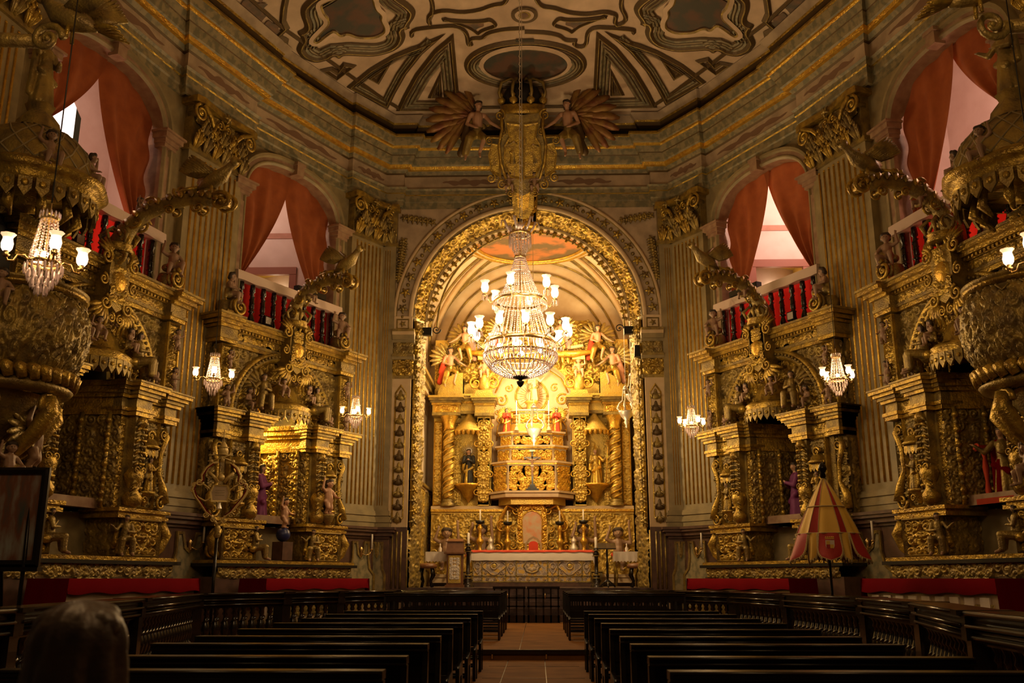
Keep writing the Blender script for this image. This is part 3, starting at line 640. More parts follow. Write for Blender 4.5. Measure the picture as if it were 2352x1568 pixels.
# ---- window surrounds (stone frame, imposts, keystone) and the galleries behind
def wpath(hw=2.05, z0=8.5, h=1.4, n=30):
    P = [(-hw, z0), (-hw, 12.6)]+[(-hw*math.cos(PI*i/n), wtop(hw*math.cos(PI*i/n), hw, 12.6, h)) for i in range(1, n)]+[(hw, 12.6), (hw, z0)]
    return P[::-1]
gal = {}
for (nm, k), (c, rot, L, cu) in FAC.items():
    e = empty('window_%d' % (len(gal)+1), (c[0], c[1], 0), rot); e['kind'] = 'structure'; gal[(nm, k)] = e
    mb = MB('pink', 'stone')
    P = wpath()[::-1]
    mb.sweep(P, [(0, .4), (0, -.12), (.06, -.18), (.10, -.18), (.13, -.12), (.24, -.12), (.28, -.2), (.36, -.2), (.40, -.1), (.44, 0)], [0, 1, 1, 1, 0, 1, 1, 1, 1], False)
    for s in (-1, 1):
        for z0, z1, q in ((12.5, 12.6, .04), (12.6, 12.72, .08), (12.72, 12.86, .16), (12.86, 12.92, .22)): mb.box(min(s*(2.05-q), s*(2.46+q)), max(s*(2.05-q), s*(2.46+q)), -.18-q, .1, z0, z1, 0)
        mb.box(min(s*2.12, s*2.38), max(s*2.12, s*2.38), -.16, 0, 8.7, 12.3, 0)
    mb.build('window_surround', e)
    kb = MB('pink'); kb.box(-.16, .16, -.3, 0, 13.92, 14.3); kb.box(-.2, .2, -.34, 0, 14.24, 14.34); kb.build('keystone', e)
    # the room behind
    g = MB('plaster', 'terra', 'doorwood', 'yellow')
    x0, x1, y0, y1, z0, z1 = (-3.0, 5.2, .46, 4.2, 8.3, 17.2) if (k == 1 and nm == 'left') else (-5.2, 3.0, .46, 4.2, 8.3, 17.2) if k == 1 else (-3.0, 3.0, .46, 4.2, 8.3, 15.6)
    g.add([(x0, y0, z0), (x1, y0, z0), (x1, y1, z0), (x0, y1, z0), (x0, y0, z1), (x1, y0, z1), (x1, y1, z1), (x0, y1, z1)], [(0, 1, 2, 3), (7, 6, 5, 4), (0, 3, 7, 4), (1, 5, 6, 2)], 0)
    g.add([(x0, y0, z0), (x0, y0, z1), (-2.2, y0, z1), (-2.2, y0, z0), (2.2, y0, z0), (2.2, y0, z1), (x1, y0, z1), (x1, y0, z0)], [(0, 1, 2, 3), (4, 5, 6, 7)], 0)
    g.add([(-2.2, y0, 14.1), (2.2, y0, 14.1), (2.2, y0, z1), (-2.2, y0, z1)], [(0, 1, 2, 3)], 0)
    dx = .75 if nm == 'left' else -.25
    if nm == 'left' and k == 1:
        g.add([(x0, y1, z0), (2.4, y1, z0), (2.4, y1, z1), (x0, y1, z1), (3.8, y1, z0), (x1, y1, z0), (x1, y1, z1), (3.8, y1, z1), (2.4, y1, 12.4), (3.8, y1, 12.4), (3.8, y1, 14.8), (3.3, y1, 15.3), (2.4, y1, 15.3)], [(0, 1, 2, 3), (4, 5, 6, 7), (1, 4, 9, 8), (12, 11, 10, 7, 2)], 0)
    else:
        g.add([(x0, y1, z0), (x1, y1, z0), (x1, y1, z1), (x0, y1, z1)], [(0, 1, 2, 3)], 0)
    if k == 2:      # end partition with the door, square to the church axis
        e2 = MB('plaster', 'terra', 'doorwood', 'yellow'); Y_ = 31.0
        xo, xi, ins, zt = (-12.2, -6.6, (-9.95, -8.55), 11.72) if nm == 'left' else (6.4, 11.6, (7.55, 9.2), 11.85)
        e2.add([(xo, Y_, 8.3), (ins[0], Y_, 8.3), (ins[0], Y_, 15.5), (xo, Y_, 15.5), (ins[1], Y_, 8.3), (xi, Y_, 8.3), (xi, Y_, 15.5), (ins[1], Y_, 15.5), (ins[0], Y_, zt), (ins[1], Y_, zt)], [(0, 1, 2, 3), (4, 5, 6, 7), (8, 9, 7, 2)], 0)
        e2.add([(ins[0], Y_+1.3, 8.3), (ins[1], Y_+1.3, 8.3), (ins[1], Y_+1.3, zt+.3), (ins[0], Y_+1.3, zt+.3), (ins[0], Y_, 8.3), (ins[0], Y_, zt+.3), (ins[1], Y_, 8.3), (ins[1], Y_, zt+.3)], [(0, 1, 2, 3), (4, 0, 3, 5), (1, 6, 7, 2), (3, 2, 7, 5)], 3)
        e2.box(ins[0]-.26, ins[0]+.02, Y_-.06, Y_+.1, 8.3, zt+.25, 2); e2.box(ins[1]-.02, ins[1]+.22, Y_-.06, Y_+.1, 8.3, zt+.25, 2); e2.box(ins[0]-.26, ins[1]+.22, Y_-.07, Y_+.1, zt, zt+.26, 2)
        zb_ = zt+1.35
        xa_ = ins[0]-.26 if nm == 'left' else ins[1]+.04
        e2.box(xa_, xa_+.18, Y_-.02, Y_, zt+.26, zb_, 1); e2.box(ins[0]-.26, ins[1]+.22, Y_-.02, Y_, zb_-.02, zb_+.18, 1)
        struct(e2.build('wall_gallery_end'))
    struct(g.build('wall_gallery', loc=(c[0], c[1], 0), rot=rot))
    Mx = Matrix.Translation((c[0], c[1], 0)) @ Matrix.Rotation(rot, 4, 'Z')
    pw, col, lp = {('left', 1): (120, (1, .70, .56), (1.4, 2.6, 14.3)), ('left', 2): (120, (1, .72, .58), (0, 2.6, 14.3)), ('right', 1): (230, (1, .66, .54), (-.6, 2.6, 14.3)), ('right', 2): (470, (1, .74, .64), (.5, 2.4, 14.3))}[(nm, k)]
    light('gallery_fill', tuple(Mx @ Vector(lp)), pw, col, .35)  # unseen light standing in for daylight in the gallery room
    if k == 2: light('gallery_door_lamp', ((ins[0]+ins[1])/2, 31.6, 11.2), 14, (1, .8, .5), .1)
    else: light('gallery_low_fill', tuple(Mx @ Vector((0.4, 1.7, 9.0))), 120, (1, .55, .4), .2)  # unseen low light behind the scarlet hanging
# daylight pane seen through the gap of the near left gallery
c, rot, L, cu = FAC[('left', 1)]
M['day'] = mat('bright_daylight_pane', (1, .95, .9), .5, emit=(1, .84, .80), estr=1.5)
mb = MB('day', 'white'); mb.box(2.2, 4.0, 4.6, 4.62, 12.2, 15.5); mb.box(2.3, 3.9, 4.56, 4.6, 14.2, 14.25, 1)
e = mb.build('window_9', loc=(c[0], c[1], 0), rot=rot); e['kind'] = 'structure'
# ---- fluted pilasters
def leafball(mb, c, s, mi=0, out=(0, -1, 0), axis=(0, 0, 1)):
    c = Vector(c); o = Vector(out).normalized(); a = Vector(axis).normalized(); b = o.cross(a)
    mb.ball(tuple(c+o*s*.25), s*.42, 7, mi)
    for k in range(5):
        q = k*2*PI/5+.4; d = a*math.cos(q)+b*math.sin(q)
        mb.tube([c, c+d*s*.55+o*s*.35, c+d*s+o*s*.1], [s*.2, s*.24, s*.05], 5, mi)
def make_pilaster(W, name, label, loc, rot, group='fluted pilasters between the altars', strip=0, flutes=8):
    e = empty(name, loc, rot, label, 'pilaster', group); h = W/2
    pd = MB('brown', 'green', 'gold3'); D = .42
    pd.box(-h-.12, h+.12, -D, 0, 0, .5); pd.box(-h-.02, h+.02, -D+.08, 0, .5, 2.75)
    for z0, z1, q in ((2.72, 2.8, .04), (2.8, 2.92, .12), (2.92, 3.0, .2), (3.0, 3.08, .24)): pd.box(-h-q, h+q, -D-q+.06, 0, z0, z1)
    b = pd.build('pedestal', e)
    pp = MB('green', 'gold3'); w = h*.72; y = -D+.07
    P = [(-w, .62), (w*.95, .62), (w*.95, 1.55), (w*.62, 1.75), (w*.5, 2.1), (w*.5, 2.55), (w*.34, 2.55), (w*.22, 2.2), (0, 2.08), (-w*.22, 2.2), (-w*.34, 2.55), (-w*.5, 2.55), (-w*.5, 2.1), (-w*.62, 1.75), (-w*.95, 1.55)]
    P = [(-w*.95, .62)]+P[1:]
    pp.prism(P, y-.02, y, 0); pp.sweep(P, [(.0, y), (.0, y-.05), (-.07, y-.06), (-.07, y)], [1, 1, 1], True); pp.build('panel', b)
    bs = MB('stone'); 
    for z0, z1, q in ((3.08, 3.24, .1), (3.24, 3.32, .13), (3.32, 3.4, .09), (3.4, 3.46, .05), (3.46, 3.55, .09), (3.55, 3.62, .04)): bs.box(-h+.06-q, h-.06+q, -.26-q, 0, z0, z1)
    bs.build('base', e)
    sh = MB('stone', 'gold'); sh.box(-h+.06, h-.06, -.22, 0, 3.62, 12.95)
    s_ = sh.build('shaft', e)
    fl = MB('gold')
    n = flutes; m = h-.22
    for i in range(n):
        x = -m+2*m*(i+.5)/n; r = 2*m/n*.2
        P = [(x, -.215, 3.8), (x, -.215, 8), (x, -.215, 12.7)]; fl.tube(P, r, 6, 0); fl.ball((x, -.215, 12.72), r, 6)
    fl.build('gilt_fluting', s_)
    cp = MB('gold2', 'gold3')
    cp.box(-h-.02, h+.02, -.3, 0, 12.86, 12.98, 1); cp.box(-h+.04, h-.04, -.28, 0, 12.98, 14.2, 1)
    def acanth(x, z, H_, w_, out, mi):
        for dx, sc in ((0, 1), (-.32, .8), (.32, .8), (-.6, .58), (.6, .58)):
            cp.tube([(x+dx*w_*.3, -.27, z), (x+dx*w_*.8, -.33-out*.2, z+H_*.45*sc), (x+dx*w_*1.1, -.34-out*.6, z+H_*.85*sc), (x+dx*w_*1.2, -.32-out, z+H_*sc), (x+dx*w_*1.2, -.30-out*1.15, z+H_*sc-.09)], [w_*.14, w_*.16, w_*.15, w_*.11, w_*.05], 6, mi, flat=2.2)
    k = max(2, round(W/.42))
    for i in range(k): acanth(-h+W*(i+.5)/k, 12.98, .5, W/k*.55, .16, i % 2)
    for i in range(k-1 if k > 2 else 1): acanth(-h+W*(i+1)/k if k > 2 else 0, 13.3, .55, W/k*.55, .2, (i+1) % 2)
    if W > 1:
        relief(cp, W-.2, .5, 5, .07, None, 13.65, -.32, .25, mi=1)
        for s in (-1, 1):
            spiral(cp, (s*(h-.12), -.5, 13.92), .26, 1.8, -s, PI/2, .2, mi=0); spiral(cp, (s*.16, -.42, 13.95), .16, 1.6, s, PI/2, .22, mi=0)
            cp.tube([(s*.3, -.4, 13.5), (s*h*.55, -.5, 13.95), (s*(h-.15), -.55, 14.17)], [.05, .07, .07], 6, 0); cp.tube([(s*(h-.1), -.1, 13.92), (s*(h-.12), -.5, 13.92)], .1, 8, 1)
        P = [(-h-.14, 0), (-h-.14, -.55), (-h+.1, -.62), (0, -.45), (h-.1, -.62), (h+.14, -.55), (h+.14, 0)]; cp.flat(P, 14.17, 14.35, 0)
    else: cp.box(-h-.05, h+.05, -.5, 0, 14.2, 14.35, 0)
    leafball(cp, (0, -.5, 14.22), .17, 1)
    cp.build('capital', e)
    return e
def seg_mid(i, j, s, t=.5): a, b = plan(i, s), plan(j, s); return ((a[0]+b[0])/2, (a[1]+b[1])/2, 0)
for s, nm in ((-1, 'left'), (1, 'right')):
    for (i, j, W, desc, fl_) in ((5, 4, 1.75, 'fluted marbled pilaster turned at the corner beside the chancel arch, %s side', 7), (3, 2, 2.35, 'broad fluted pilaster between the near and far windows, %s wall', 9), (1, 0, 2.2, 'dark fluted pilaster at the frame edge behind the pulpit, %s wall', 9)):
        P, Q = plan(i, s), plan(j, s); ux, uy = Q[0]-P[0], Q[1]-P[1]
        rot = math.atan2(-uy, -ux) if s < 0 else math.atan2(uy, ux)
        make_pilaster(W, 'fluted_pilaster', desc % nm, seg_mid(i, j, s), rot, flutes=fl_)
    e = make_pilaster(.68, 'fluted_pilaster', 'narrow flat strip of fluting facing the pews right beside the %s jamb of the arch' % nm, (X0+s*4.92, 31.6, 0), 0, flutes=3)
# ================================================================= chancel arch ornament
XC = -.2
arch = empty('chancel_arch_surround', (X0, 31.6, 0), 0, 'tall cream and gilt carved surround framing the great chancel arch', 'arch surround')
def arcpts(r, a0=0, a1=PI, n=48, z0=SP): return [(r*math.cos(a0+(a1-a0)*i/n), z0+r*math.sin(a0+(a1-a0)*i/n)) for i in range(n+1)]
mb = MB('cream', 'gold3', 'pale')
mb.sweep(arcpts(4.0), [(-.0, -.02), (-.0, -.10), (-.05, -.13), (-.14, -.13), (-.16, -.06), (-.56, -.05), (-.58, -.12), (-.64, -.15), (-.70, -.08), (-.70, 0)], [1, 0, 0, 1, 2, 1, 0, 0, 0], False, True)
mb.build('archivolt', arch)
rosr = MB('gold3', 'gold2')
for i in range(23):
    a = PI*(i+.5)/23
    if abs(a-PI/2) < .08: continue
    rosr = MB('gold3', 'gold2'); leafball(rosr, (4.36*math.cos(a), -.08, SP+4.36*math.sin(a)), .19, i % 2, axis=(math.cos(a), 0, math.sin(a)))
    a2 = PI*(i+1)/23; rosr.ball((4.36*math.cos(a2), -.08, SP+4.36*math.sin(a2)), .07, 6); rosr.build('rosette', arch)
# carved gold band on the splayed soffit
so = MB('gold2', 'gold3')
def fsof(x, z, d):
    a = x; r = 4.0-.05-.42*(z)-d; return (r*math.cos(a), .0+z*.9, SP+r*math.sin(a))
h_W = PI
def relief_arc(mb, r0, r1, y0, y1, seed, depth, a0=0, a1=PI, cell=.3, mi=0, z0=SP, res=.035):
    L = (a1-a0)*(r0+r1)/2; Wd = math.hypot(r1-r0, y1-y0)
    h = carve(L, Wd, seed, cell, res, False); nz, nx = h.shape; v = []
    ny, nr = (r1-r0)/Wd, -(y1-y0)/Wd
    for j in range(nz):
        t = j/(nz-1)
        for i in range(nx):
            a = a0+(a1-a0)*i/(nx-1); d = h[j, i]*depth
            r = r0+(r1-r0)*t+nr*d; y = y0+(y1-y0)*t+ny*d
            v.append((r*math.cos(a), y, z0+r*math.sin(a)))
    mb.add(v, [(j*nx+i, j*nx+i+1, (j+1)*nx+i+1, (j+1)*nx+i) for j in range(nz-1) for i in range(nx-1)], mi, True)
relief_arc(so, 3.98, 3.66, .0, .72, 31, .12, cell=.36)
so.build('soffit_carving', arch)
mo = MB('cream', 'gold3'); mo.sweep(arcpts(3.66), [(0, .70), (0, .62), (.06, .60), (.10, .66), (.10, .9)], [0, 0, 1, 0], False, True); mo.build('inner_moulding', arch)
lace = MB('gold3', 'gold2'); rnd = random.Random(8)
for i in range(43):
    a = PI*(i+.5)/43; s = .17+.05*(i % 2)
    leafball(lace, (3.52*math.cos(a), .78, SP+3.52*math.sin(a)), s, i % 2, out=(-math.cos(a), -.8, -math.sin(a)), axis=(math.cos(a), .2, math.sin(a)))
lace.build('leaf_fringe', arch)
for s in (-1, 1):
    j = MB('cream', 'gold3', 'pale', 'brown', 'gold2')
    # lower dark plinth with three gilt flutes
    j.box(min(s*4.0, s*4.68), max(s*4.0, s*4.68), -.16, .9, 1.0, 3.1, 3)
    for x in (4.18, 4.32, 4.46): j.tube([(s*x, -.17, 1.15), (s*x, -.17, 2.95)], .035, 6, 1)
    j.tube([(s*3.99, -.1, 1.1), (s*3.99, -.1, 3.0)], .04, 6, 1)
    j.box(min(s*4.0, s*4.66), max(s*4.0, s*4.66), -.12, .9, 3.1, 8.1, 0)
    j.sweep([(s*4.33-.2, 3.4), (s*4.33-.2, 7.6), (s*4.33, 7.9), (s*4.33+.2, 7.6), (s*4.33+.2, 3.4), (s*4.33, 3.2)], [(0, -.12), (0, -.16), (-.03, -.17), (-.05, -.125)], [4, 4, 4], True)
    b = j.build('jamb_pilaster', arch)
    g = MB('gold3', 'line')
    for i in range(11):
        z = 7.5-i*.41
        g.lathe([(.02, .2), (.05, .14), (.06, .08), (.13, 0), (.15, -.08), (.10, -.14), (.0, -.17)], (s*4.33, -.15, z), 9, i % 2, sy=.6)
        for q in (-1, 1): g.tube([(s*4.33+q*.03, -.17, z+.03), (s*4.33+q*.15, -.22, z-.02), (s*4.33+q*.12, -.16, z-.14)], [.03, .045, .012], 5, i % 2)
    g.build('bellflower_chain', b)
    k = MB('stone', 'gold3', 'cream', 'gold2')
    for z0, z1, q, m in ((8.1, 8.2, .02, 1), (8.75, 8.85, .12, 0), (8.85, 8.93, .16, 1), (9.35, 9.45, .1, 0), (9.45, 9.62, .16, 0), (9.62, 9.72, .22, 2), (9.72, 9.8, .26, 1)): k.box(min(s*3.9, s*4.66), max(s*3.9, s*4.66), -.14-q, .8, z0, z1, m)
    relief(k, .72, .55, 11, .14, s*4.28-.36, 8.2, -.14, .24, mi=3); relief(k, .7, .42, 12, .08, s*4.28-.35, 8.93, -.2, .2, mi=1)
    k.box(min(s*4.0, s*4.66), max(s*4.0, s*4.66), -.12, .5, 9.8, SP+.02, 2); frame(k, s*4.33-.22, s*4.33+.22, 9.86, 10.22, -.12, .04, .03, 1); leafball(k, (s*4.33, -.14, 10.04), .12, 1)
    k.build('impost_capital', arch)
    l = MB('gold3', 'gold2'); 
    for i in range(20):
        z = 3.3+i*.345; leafball(l, (s*3.86, .12+.05*(i % 2), z), .19, i % 2, out=(-s, -.8, 0))
    l.tube([(s*3.92, .1, 3.1), (s*3.92, .1, 10.2)], .06, 6, 1)
    l.build('leaf_garland', arch)
    rv = MB('gold3'); relief(rv, .75, 9.1, 14, .1, 0, 1.17, cell=.4, res=.04, sym=False, fmap=lambda x, z, d: (s*(3.98-.3*x/.75)-s*d, .1+x, z))
    rv.build('reveal_carving', arch)
    # carved corner of the spandrel
    sp = MB('gold3', 'pale'); rr = random.Random(3)
    for q in range(26):
        t = q/25; x, z = (4.55-.05*q*.2, 11.6+t*2.5) if q < 16 else (4.4-(q-16)*.17, 14.0-.03*(q-16))
        if math.hypot(x, z-SP) > 4.75: leafball(sp, (s*x, -.03, z), .15+.05*rr.random())
    sp.build('spandrel_leaves', arch)
ks = MB('gold'); ks.prism([(-.32, 13.55), (.32, 13.55), (.42, 15.2), (-.42, 15.2)], -.35, .1); relief(ks, .64, 1.4, 17, .12, -.32, 13.7, -.35, .3); ks.lathe([(0, -.3), (.14, -.15), (.3, .15), (.34, .3)], (0, .1, 13.5), 9, 0, fold=.15, nf=8)
ks.build('keystone', arch)
# ================================================================= chancel shell
mb = MB('cream', 'gold3', 'gold'); HWc, Yb, Yf = 4.3, 38.7, 32.5
for s, nm in ((-1, 'left'), (1, 'right')):
    m_ = MB('vaultcream', 'gold2', 'goldy'); x = XC+s*HWc
    if s > 0: m_.add([(x, Yf, 1.17), (x, Yb, 1.17), (x, Yb, 14.9), (x, Yf, 14.9)], [(0, 1, 2, 3)], 0)
    else:
        a, b, c, d = 33.5, 34.5, 5.0, 8.3
        m_.add([(x, Yf, 1.17), (x, a, 1.17), (x, a, 14.9), (x, Yf, 14.9), (x, b, 1.17), (x, Yb, 1.17), (x, Yb, 14.9), (x, b, 14.9)], [(0, 1, 2, 3), (4, 5, 6, 7)], 0)
        m_.add([(x, a, 1.17), (x, b, 1.17), (x, b, c), (x, a, c), (x, a, d), (x, (a+b)/2, d+.5), (x, b, d), (x, b, 14.9), (x, a, 14.9)], [(0, 1, 2, 3), (4, 5, 6, 7, 8)], 0)
    struct(m_.build('wall_chancel_'+nm))
    wp = empty('carved_wall_panelling', (x, 35.6, 0), -s*PI/2, 'gilded carved wall panelling along the %s side of the chancel' % nm, 'wall panelling')
    for i, (u0, wd) in enumerate(((-3.0, .9), (-2.05, .25), (-1.0, 1.5), (.55, 1.5), (2.1, .9))):
        u0 = u0 if s > 0 else -u0-wd; p = MB('goldy', 'gold3')
        top = 8.6
        if s < 0 and i in (0, 1, 2): top = 4.8
        if s < 0 and i == 2: pass
        relief(p, wd, top-1.7, 40+i, .16, u0, 1.7, -.06, .4, res=.04); frame(p, u0, u0+wd, 1.7, top, -.06, .08, .1, 1)
        p.build('carved_panel', wp)
    for nm_, bands in (('dado', ((1.17, 1.7, .2),)), ('middle_ledge', ((4.75, 4.85, .12), (4.85, 4.95, .2))), ('cornice', ((8.6, 8.75, .12), (8.75, 8.95, .22), (8.95, 9.1, .34)))):
        p = MB('gold3', 'cream')
        for z0, z1, q in bands: p.box(-3.0, 3.0, -.05-q, .02, z0, z1, 0 if q > .15 else 1)
        p.build(nm_, wp)
mb = MB('day', 'cream'); mb.box(XC-HWc-.6, XC-HWc-.58, 33.2, 34.8, 4.8, 9.1); mb.add([(XC-HWc, 34.5, 5), (XC-HWc-.6, 34.5, 5), (XC-HWc-.6, 34.5, 8.4), (XC-HWc, 34.5, 8.4)], [(0, 1, 2, 3)], 1)
e = mb.build('window_10'); e['kind'] = 'structure'
mb = MB('vaultcream'); mb.add([(XC-HWc, Yb, 1.17), (XC+HWc, Yb, 1.17), (XC+HWc, Yb, 15), (XC-HWc, Yb, 15)], [(0, 1, 2, 3)], 0); struct(mb.build('wall_chancel_back'))
ZS, RS = 10.2, 4.6; Ym = (Yf+Yb)/2; HY = (Yb-Yf)/2
def vault(x, y): return max(ZS+RS*math.sqrt(max(0, 1-((x-XC)/HWc)**2)), ZS+RS*math.sqrt(max(0, 1-((y-Ym)/HY)**2)))
mb = MB('vaultcream'); N_ = 60
mb.sheet([[(XC-HWc*math.cos(PI*i/N_), Ym-HY*math.cos(PI*j/N_), vault(XC-HWc*math.cos(PI*i/N_), Ym-HY*math.cos(PI*j/N_))) for i in range(N_+1)] for j in range(N_+1)], 0, False)
struct(mb.build('ceiling_chancel'))
rb = MB('gold3', 'gold2', 'cream')
for s in (-1, 1):
    for t_ in (-1, 1):
        L_ = math.hypot(HWc, HY); nx_, ny_ = HY/L_, -HWc*s*t_/L_
        for off, r, m_ in ((0, .12, 2), (.17, .05, 0), (-.17, .05, 0), (.42, .03, 0), (-.42, .03, 0), (.62, .045, 0), (-.62, .045, 0)):
            P = []
            for i in range(36):
                t = .42+.56*i/35; x = XC+s*HWc*t+nx_*off; y = Ym+t_*HY*t+ny_*off
                x = min(max(x, XC-HWc+.03), XC+HWc-.03); y = min(max(y, Yf+.03), Yb-.03); P.append((x, y, vault(x, y)-.03))
            rb.tube(P, r, 6, m_)
# arches against the walls
for y in (Yf+.04, Yb-.06):
    for k in (1, .88, .78): rb.tube([(XC+HWc*k*math.cos(PI*i/40), y, ZS+RS*k*math.sin(PI*i/40)) for i in range(41)], .07 if k > .9 else .04, 6)
for s in (-1, 1):
    for k in (1, .8): rb.tube([(XC+s*(HWc-.05), Ym+HY*k*math.cos(PI*i/30), ZS+RS*k*math.sin(PI*i/30)) for i in range(31)], .06, 6)
struct(rb.build('trim_7'))
M['ovalpaint'] = mat('oval_ceiling_painting', (.17, .12, .06), .6, 0, 0, 8, (.50, .19, .07), .9, vamt=1.0, detail=6)
ov = empty('oval_ceiling_painting', (XC, 35.1, 14.25), 0, 'large oval painting of a crowd set in the chancel ceiling above the chandelier', 'painting')
o1 = MB('ovalpaint'); o1.add([(2.15*math.cos(a), 2.0*math.sin(a), 0) for a in [i*2*PI/60 for i in range(60)]], [tuple(range(60))[::-1]])
o1.build('canvas', ov)
o2 = MB('gold', 'cream'); 
for r, q, z, m in ((1.0, .07, -.02, 0), (1.07, .06, .0, 1), (1.13, .07, -.01, 0), (1.28, .04, .05, 0)): o2.tube([(2.15*r*math.cos(a), 2.0*r*math.sin(a), z) for a in [i*2*PI/60 for i in range(61)]], q, 6, m)
o2.add([(2.15*k*math.cos(a), 2.0*k*math.sin(a), .03) for k in (1.0, 1.28) for a in [i*2*PI/60 for i in range(60)]], [(i, (i+1) % 60, 60+(i+1) % 60, 60+i) for i in range(60)], 1)
o2.build('oval_frame', ov)
for s in (-1, 1):                       # painted cartouches in the webs
    m_ = MB('gold3'); x = XC+s*3.1
    G = []
    for j in range(16):
        row = []
        for i in range(2):
            y = 34.2+j*.12; w_ = .34*math.sin(PI*(j+.3)/15.6)*(.6+.4*abs(math.sin(j*1.3)))+.02
            xx = x+(i*2-1)*w_; row.append((xx, y+.25*(xx-x)*s, vault(xx, y)-.03))
        G.append(row)
    m_.sheet(G, 0, False); struct(m_.build('trim_%d' % (9+s)))
# ================================================================= retable
YB = 37.6
rt = empty('high_altar_retable', (XC, YB, 0), 0, 'huge gilded carved retable with twisted columns filling the end of the chancel', 'retable')
def part(mb, name, par=None): return mb.build(name, par or rt)
p = MB('goldy', 'cream', 'gold'); p.box(-3.95, 3.95, -.5, .0, 1.3, 1.55, 1)
relief(p, 7.9, 2.35, 61, .16, None, 1.6, -.35, .34, res=.035); 
for z0, z1, q, m in ((1.5, 1.62, .55, 1), (3.9, 3.98, .45, 0), (3.98, 4.08, .55, 2), (4.08, 4.2, .5, 1)): p.box(-3.95, 3.95, -q, 0, z0, z1, m)
part(p, 'predella')
for s in (-1, 1):
    p = MB('goldy', 'gold3', 'gold')          # twisted column
    P = [(s*3.28+.07*math.cos(i*.62), -.45+.07*math.sin(i*.62), 4.45+i*.062) for i in range(46)]
    p.tube(P, [.17+.02*math.sin(i*.62) for i in range(46)], 12, 0)
    for k in (0, 2.1, 4.2): p.tube([(s*3.28+.22*math.cos(i*.62+k), -.45+.22*math.sin(i*.62+k), 4.5+i*.062) for i in range(45)], .03, 5, 2)
    p.lathe([(.3, 4.2), (.3, 4.3), (.22, 4.34), (.26, 4.4), (.2, 4.46)], (s*3.28, -.45, 0), 16, 1)
    p.lathe([(.18, 7.2), (.22, 7.28), (.2, 7.34), (.26, 7.55), (.36, 7.74)], (s*3.28, -.45, 0), 16, 2, fold=.1, nf=8)
    part(p, 'twisted_column')
    p = MB('goldy', 'gold')                        # flat strips either side
    relief(p, .34, 3.3, 63, .08, s*3.75-.17, 4.25, -.12, .3, sym=True); frame(p, s*3.75-.17, s*3.75+.17, 4.25, 7.6, -.12, .05, .06, 1)
    relief(p, .3, 3.3, 64, .08, s*2.98-.13, 4.25, -.12, .26); part(p, 'carved_strip')
    p = MB('dark', 'goldy', 'gold', 'cream')             # niche with console and canopy
    p.lathe([(.5, 5.05), (.5, 7.1), (.02, 7.5)], (s*2.5, -.1, 0), 16, 3, a0=.1, a1=PI-.1)
    p.lathe([(.05, 4.35), (.12, 4.5), (.2, 4.55), (.3, 4.8), (.5, 4.95), (.55, 5.0), (.55, 5.06), (.01, 5.06)], (s*2.5, -.3, 0), 14, 2, fold=.06, nf=7)
    p.lathe([(.55, 7.1), (.62, 7.14), (.55, 7.22), (.5, 7.3), (.3, 7.55), (.12, 7.8), (.14, 7.95), (.02, 8.05)], (s*2.5, -.3, 0), 14, 1, fold=.05, nf=7)
    for k in range(9):
        a = PI+PI*(k+.5)/9; p.lathe([(.0, -.2), (.06, -.14), (.08, 0)], (s*2.5+.56*math.cos(a), -.3+.56*math.sin(a), 7.14), 6, 2)
    for q in (-1, 1): relief(p, .22, 2.2, 66, .09, s*2.5+q*.5-.11, 5.05, -.2, .2, mi=1)
    part(p, 'statue_niche')
    p = MB('goldy', 'gold')                        # herm pilaster
    p.prism([(s*1.9-.22, 4.2), (s*1.9+.22, 4.2), (s*1.9+.26, 7.7), (s*1.9-.26, 7.7)], -.55, 0, 0)
    relief(p, .46, 3.4, 67, .2, s*1.9-.23, 4.25, -.55, .3)
    for z in (4.7, 5.4, 6.6, 7.3): spiral(p, (s*1.9-.26, -.6, z), .16, 1.3, 1, 0, .2, mi=1); spiral(p, (s*1.9+.26, -.6, z), .16, 1.3, -1, PI, .2, mi=1)
    part(p, 'herm_pilaster')
    p = MB('goldy', 'gold3', 'gold')                # entablature blocks
    for xa, xb, dy, zz in ((2.85, 3.95, .0, 7.75), (1.5, 2.25, -.15, 7.7), (2.2, 2.9, .25, 7.85)):
        for z0, z1, q, m in ((0, .12, .02, 1), (.12, .42, -.02, 0), (.42, .5, .06, 2), (.5, .58, .14, 1), (.58, .68, .24, 1), (.68, .76, .3, 0)): p.box(min(s*xa, s*xb)-max(q, 0)*.5, max(s*xa, s*xb)+max(q, 0)*.5, -.7+dy-q, 0, zz+z0, zz+z1, m)
    relief(p, 1.0, .28, 68, .06, s*3.4-.5, 7.88, -.7, .2, mi=2)
    part(p, 'entablature')
    p = MB('goldy', 'gold3', 'gold')               # broken arched pediment
    for r, m, y in ((1.0, 0, -.7), (.82, 1, -.6), (.6, 0, -.5)):
        P = [(s*(3.9-r*math.cos(a)*1.0)-s*.0, 8.52+r*.95*math.sin(a)) for a in [i*PI/2/14 for i in range(15)]]
        P = [(s*(2.75+r*math.cos(PI/2-i*PI/2/14)), 8.52+r*.95*math.sin(PI/2-i*PI/2/14)) for i in range(15)]
        P = P+[(s*2.75, 8.52)]; P = P if s > 0 else P[::-1]
        p.prism(P[::-1], y, 0, m)
    part(p, 'broken_pediment')
    p = MB('gold', 'goldy')                        # volute pedestal above the inner pier
    p.prism([(s*1.9-.4, 8.5), (s*1.9+.4, 8.5), (s*1.9+.3, 8.75), (s*1.9-.3, 8.75)], -.8, -.2, 1)
    for q in (-1, 1): spiral(p, (s*1.9+q*.34, -.65, 9.05), .26, 1.5, -q, PI/2, .2)
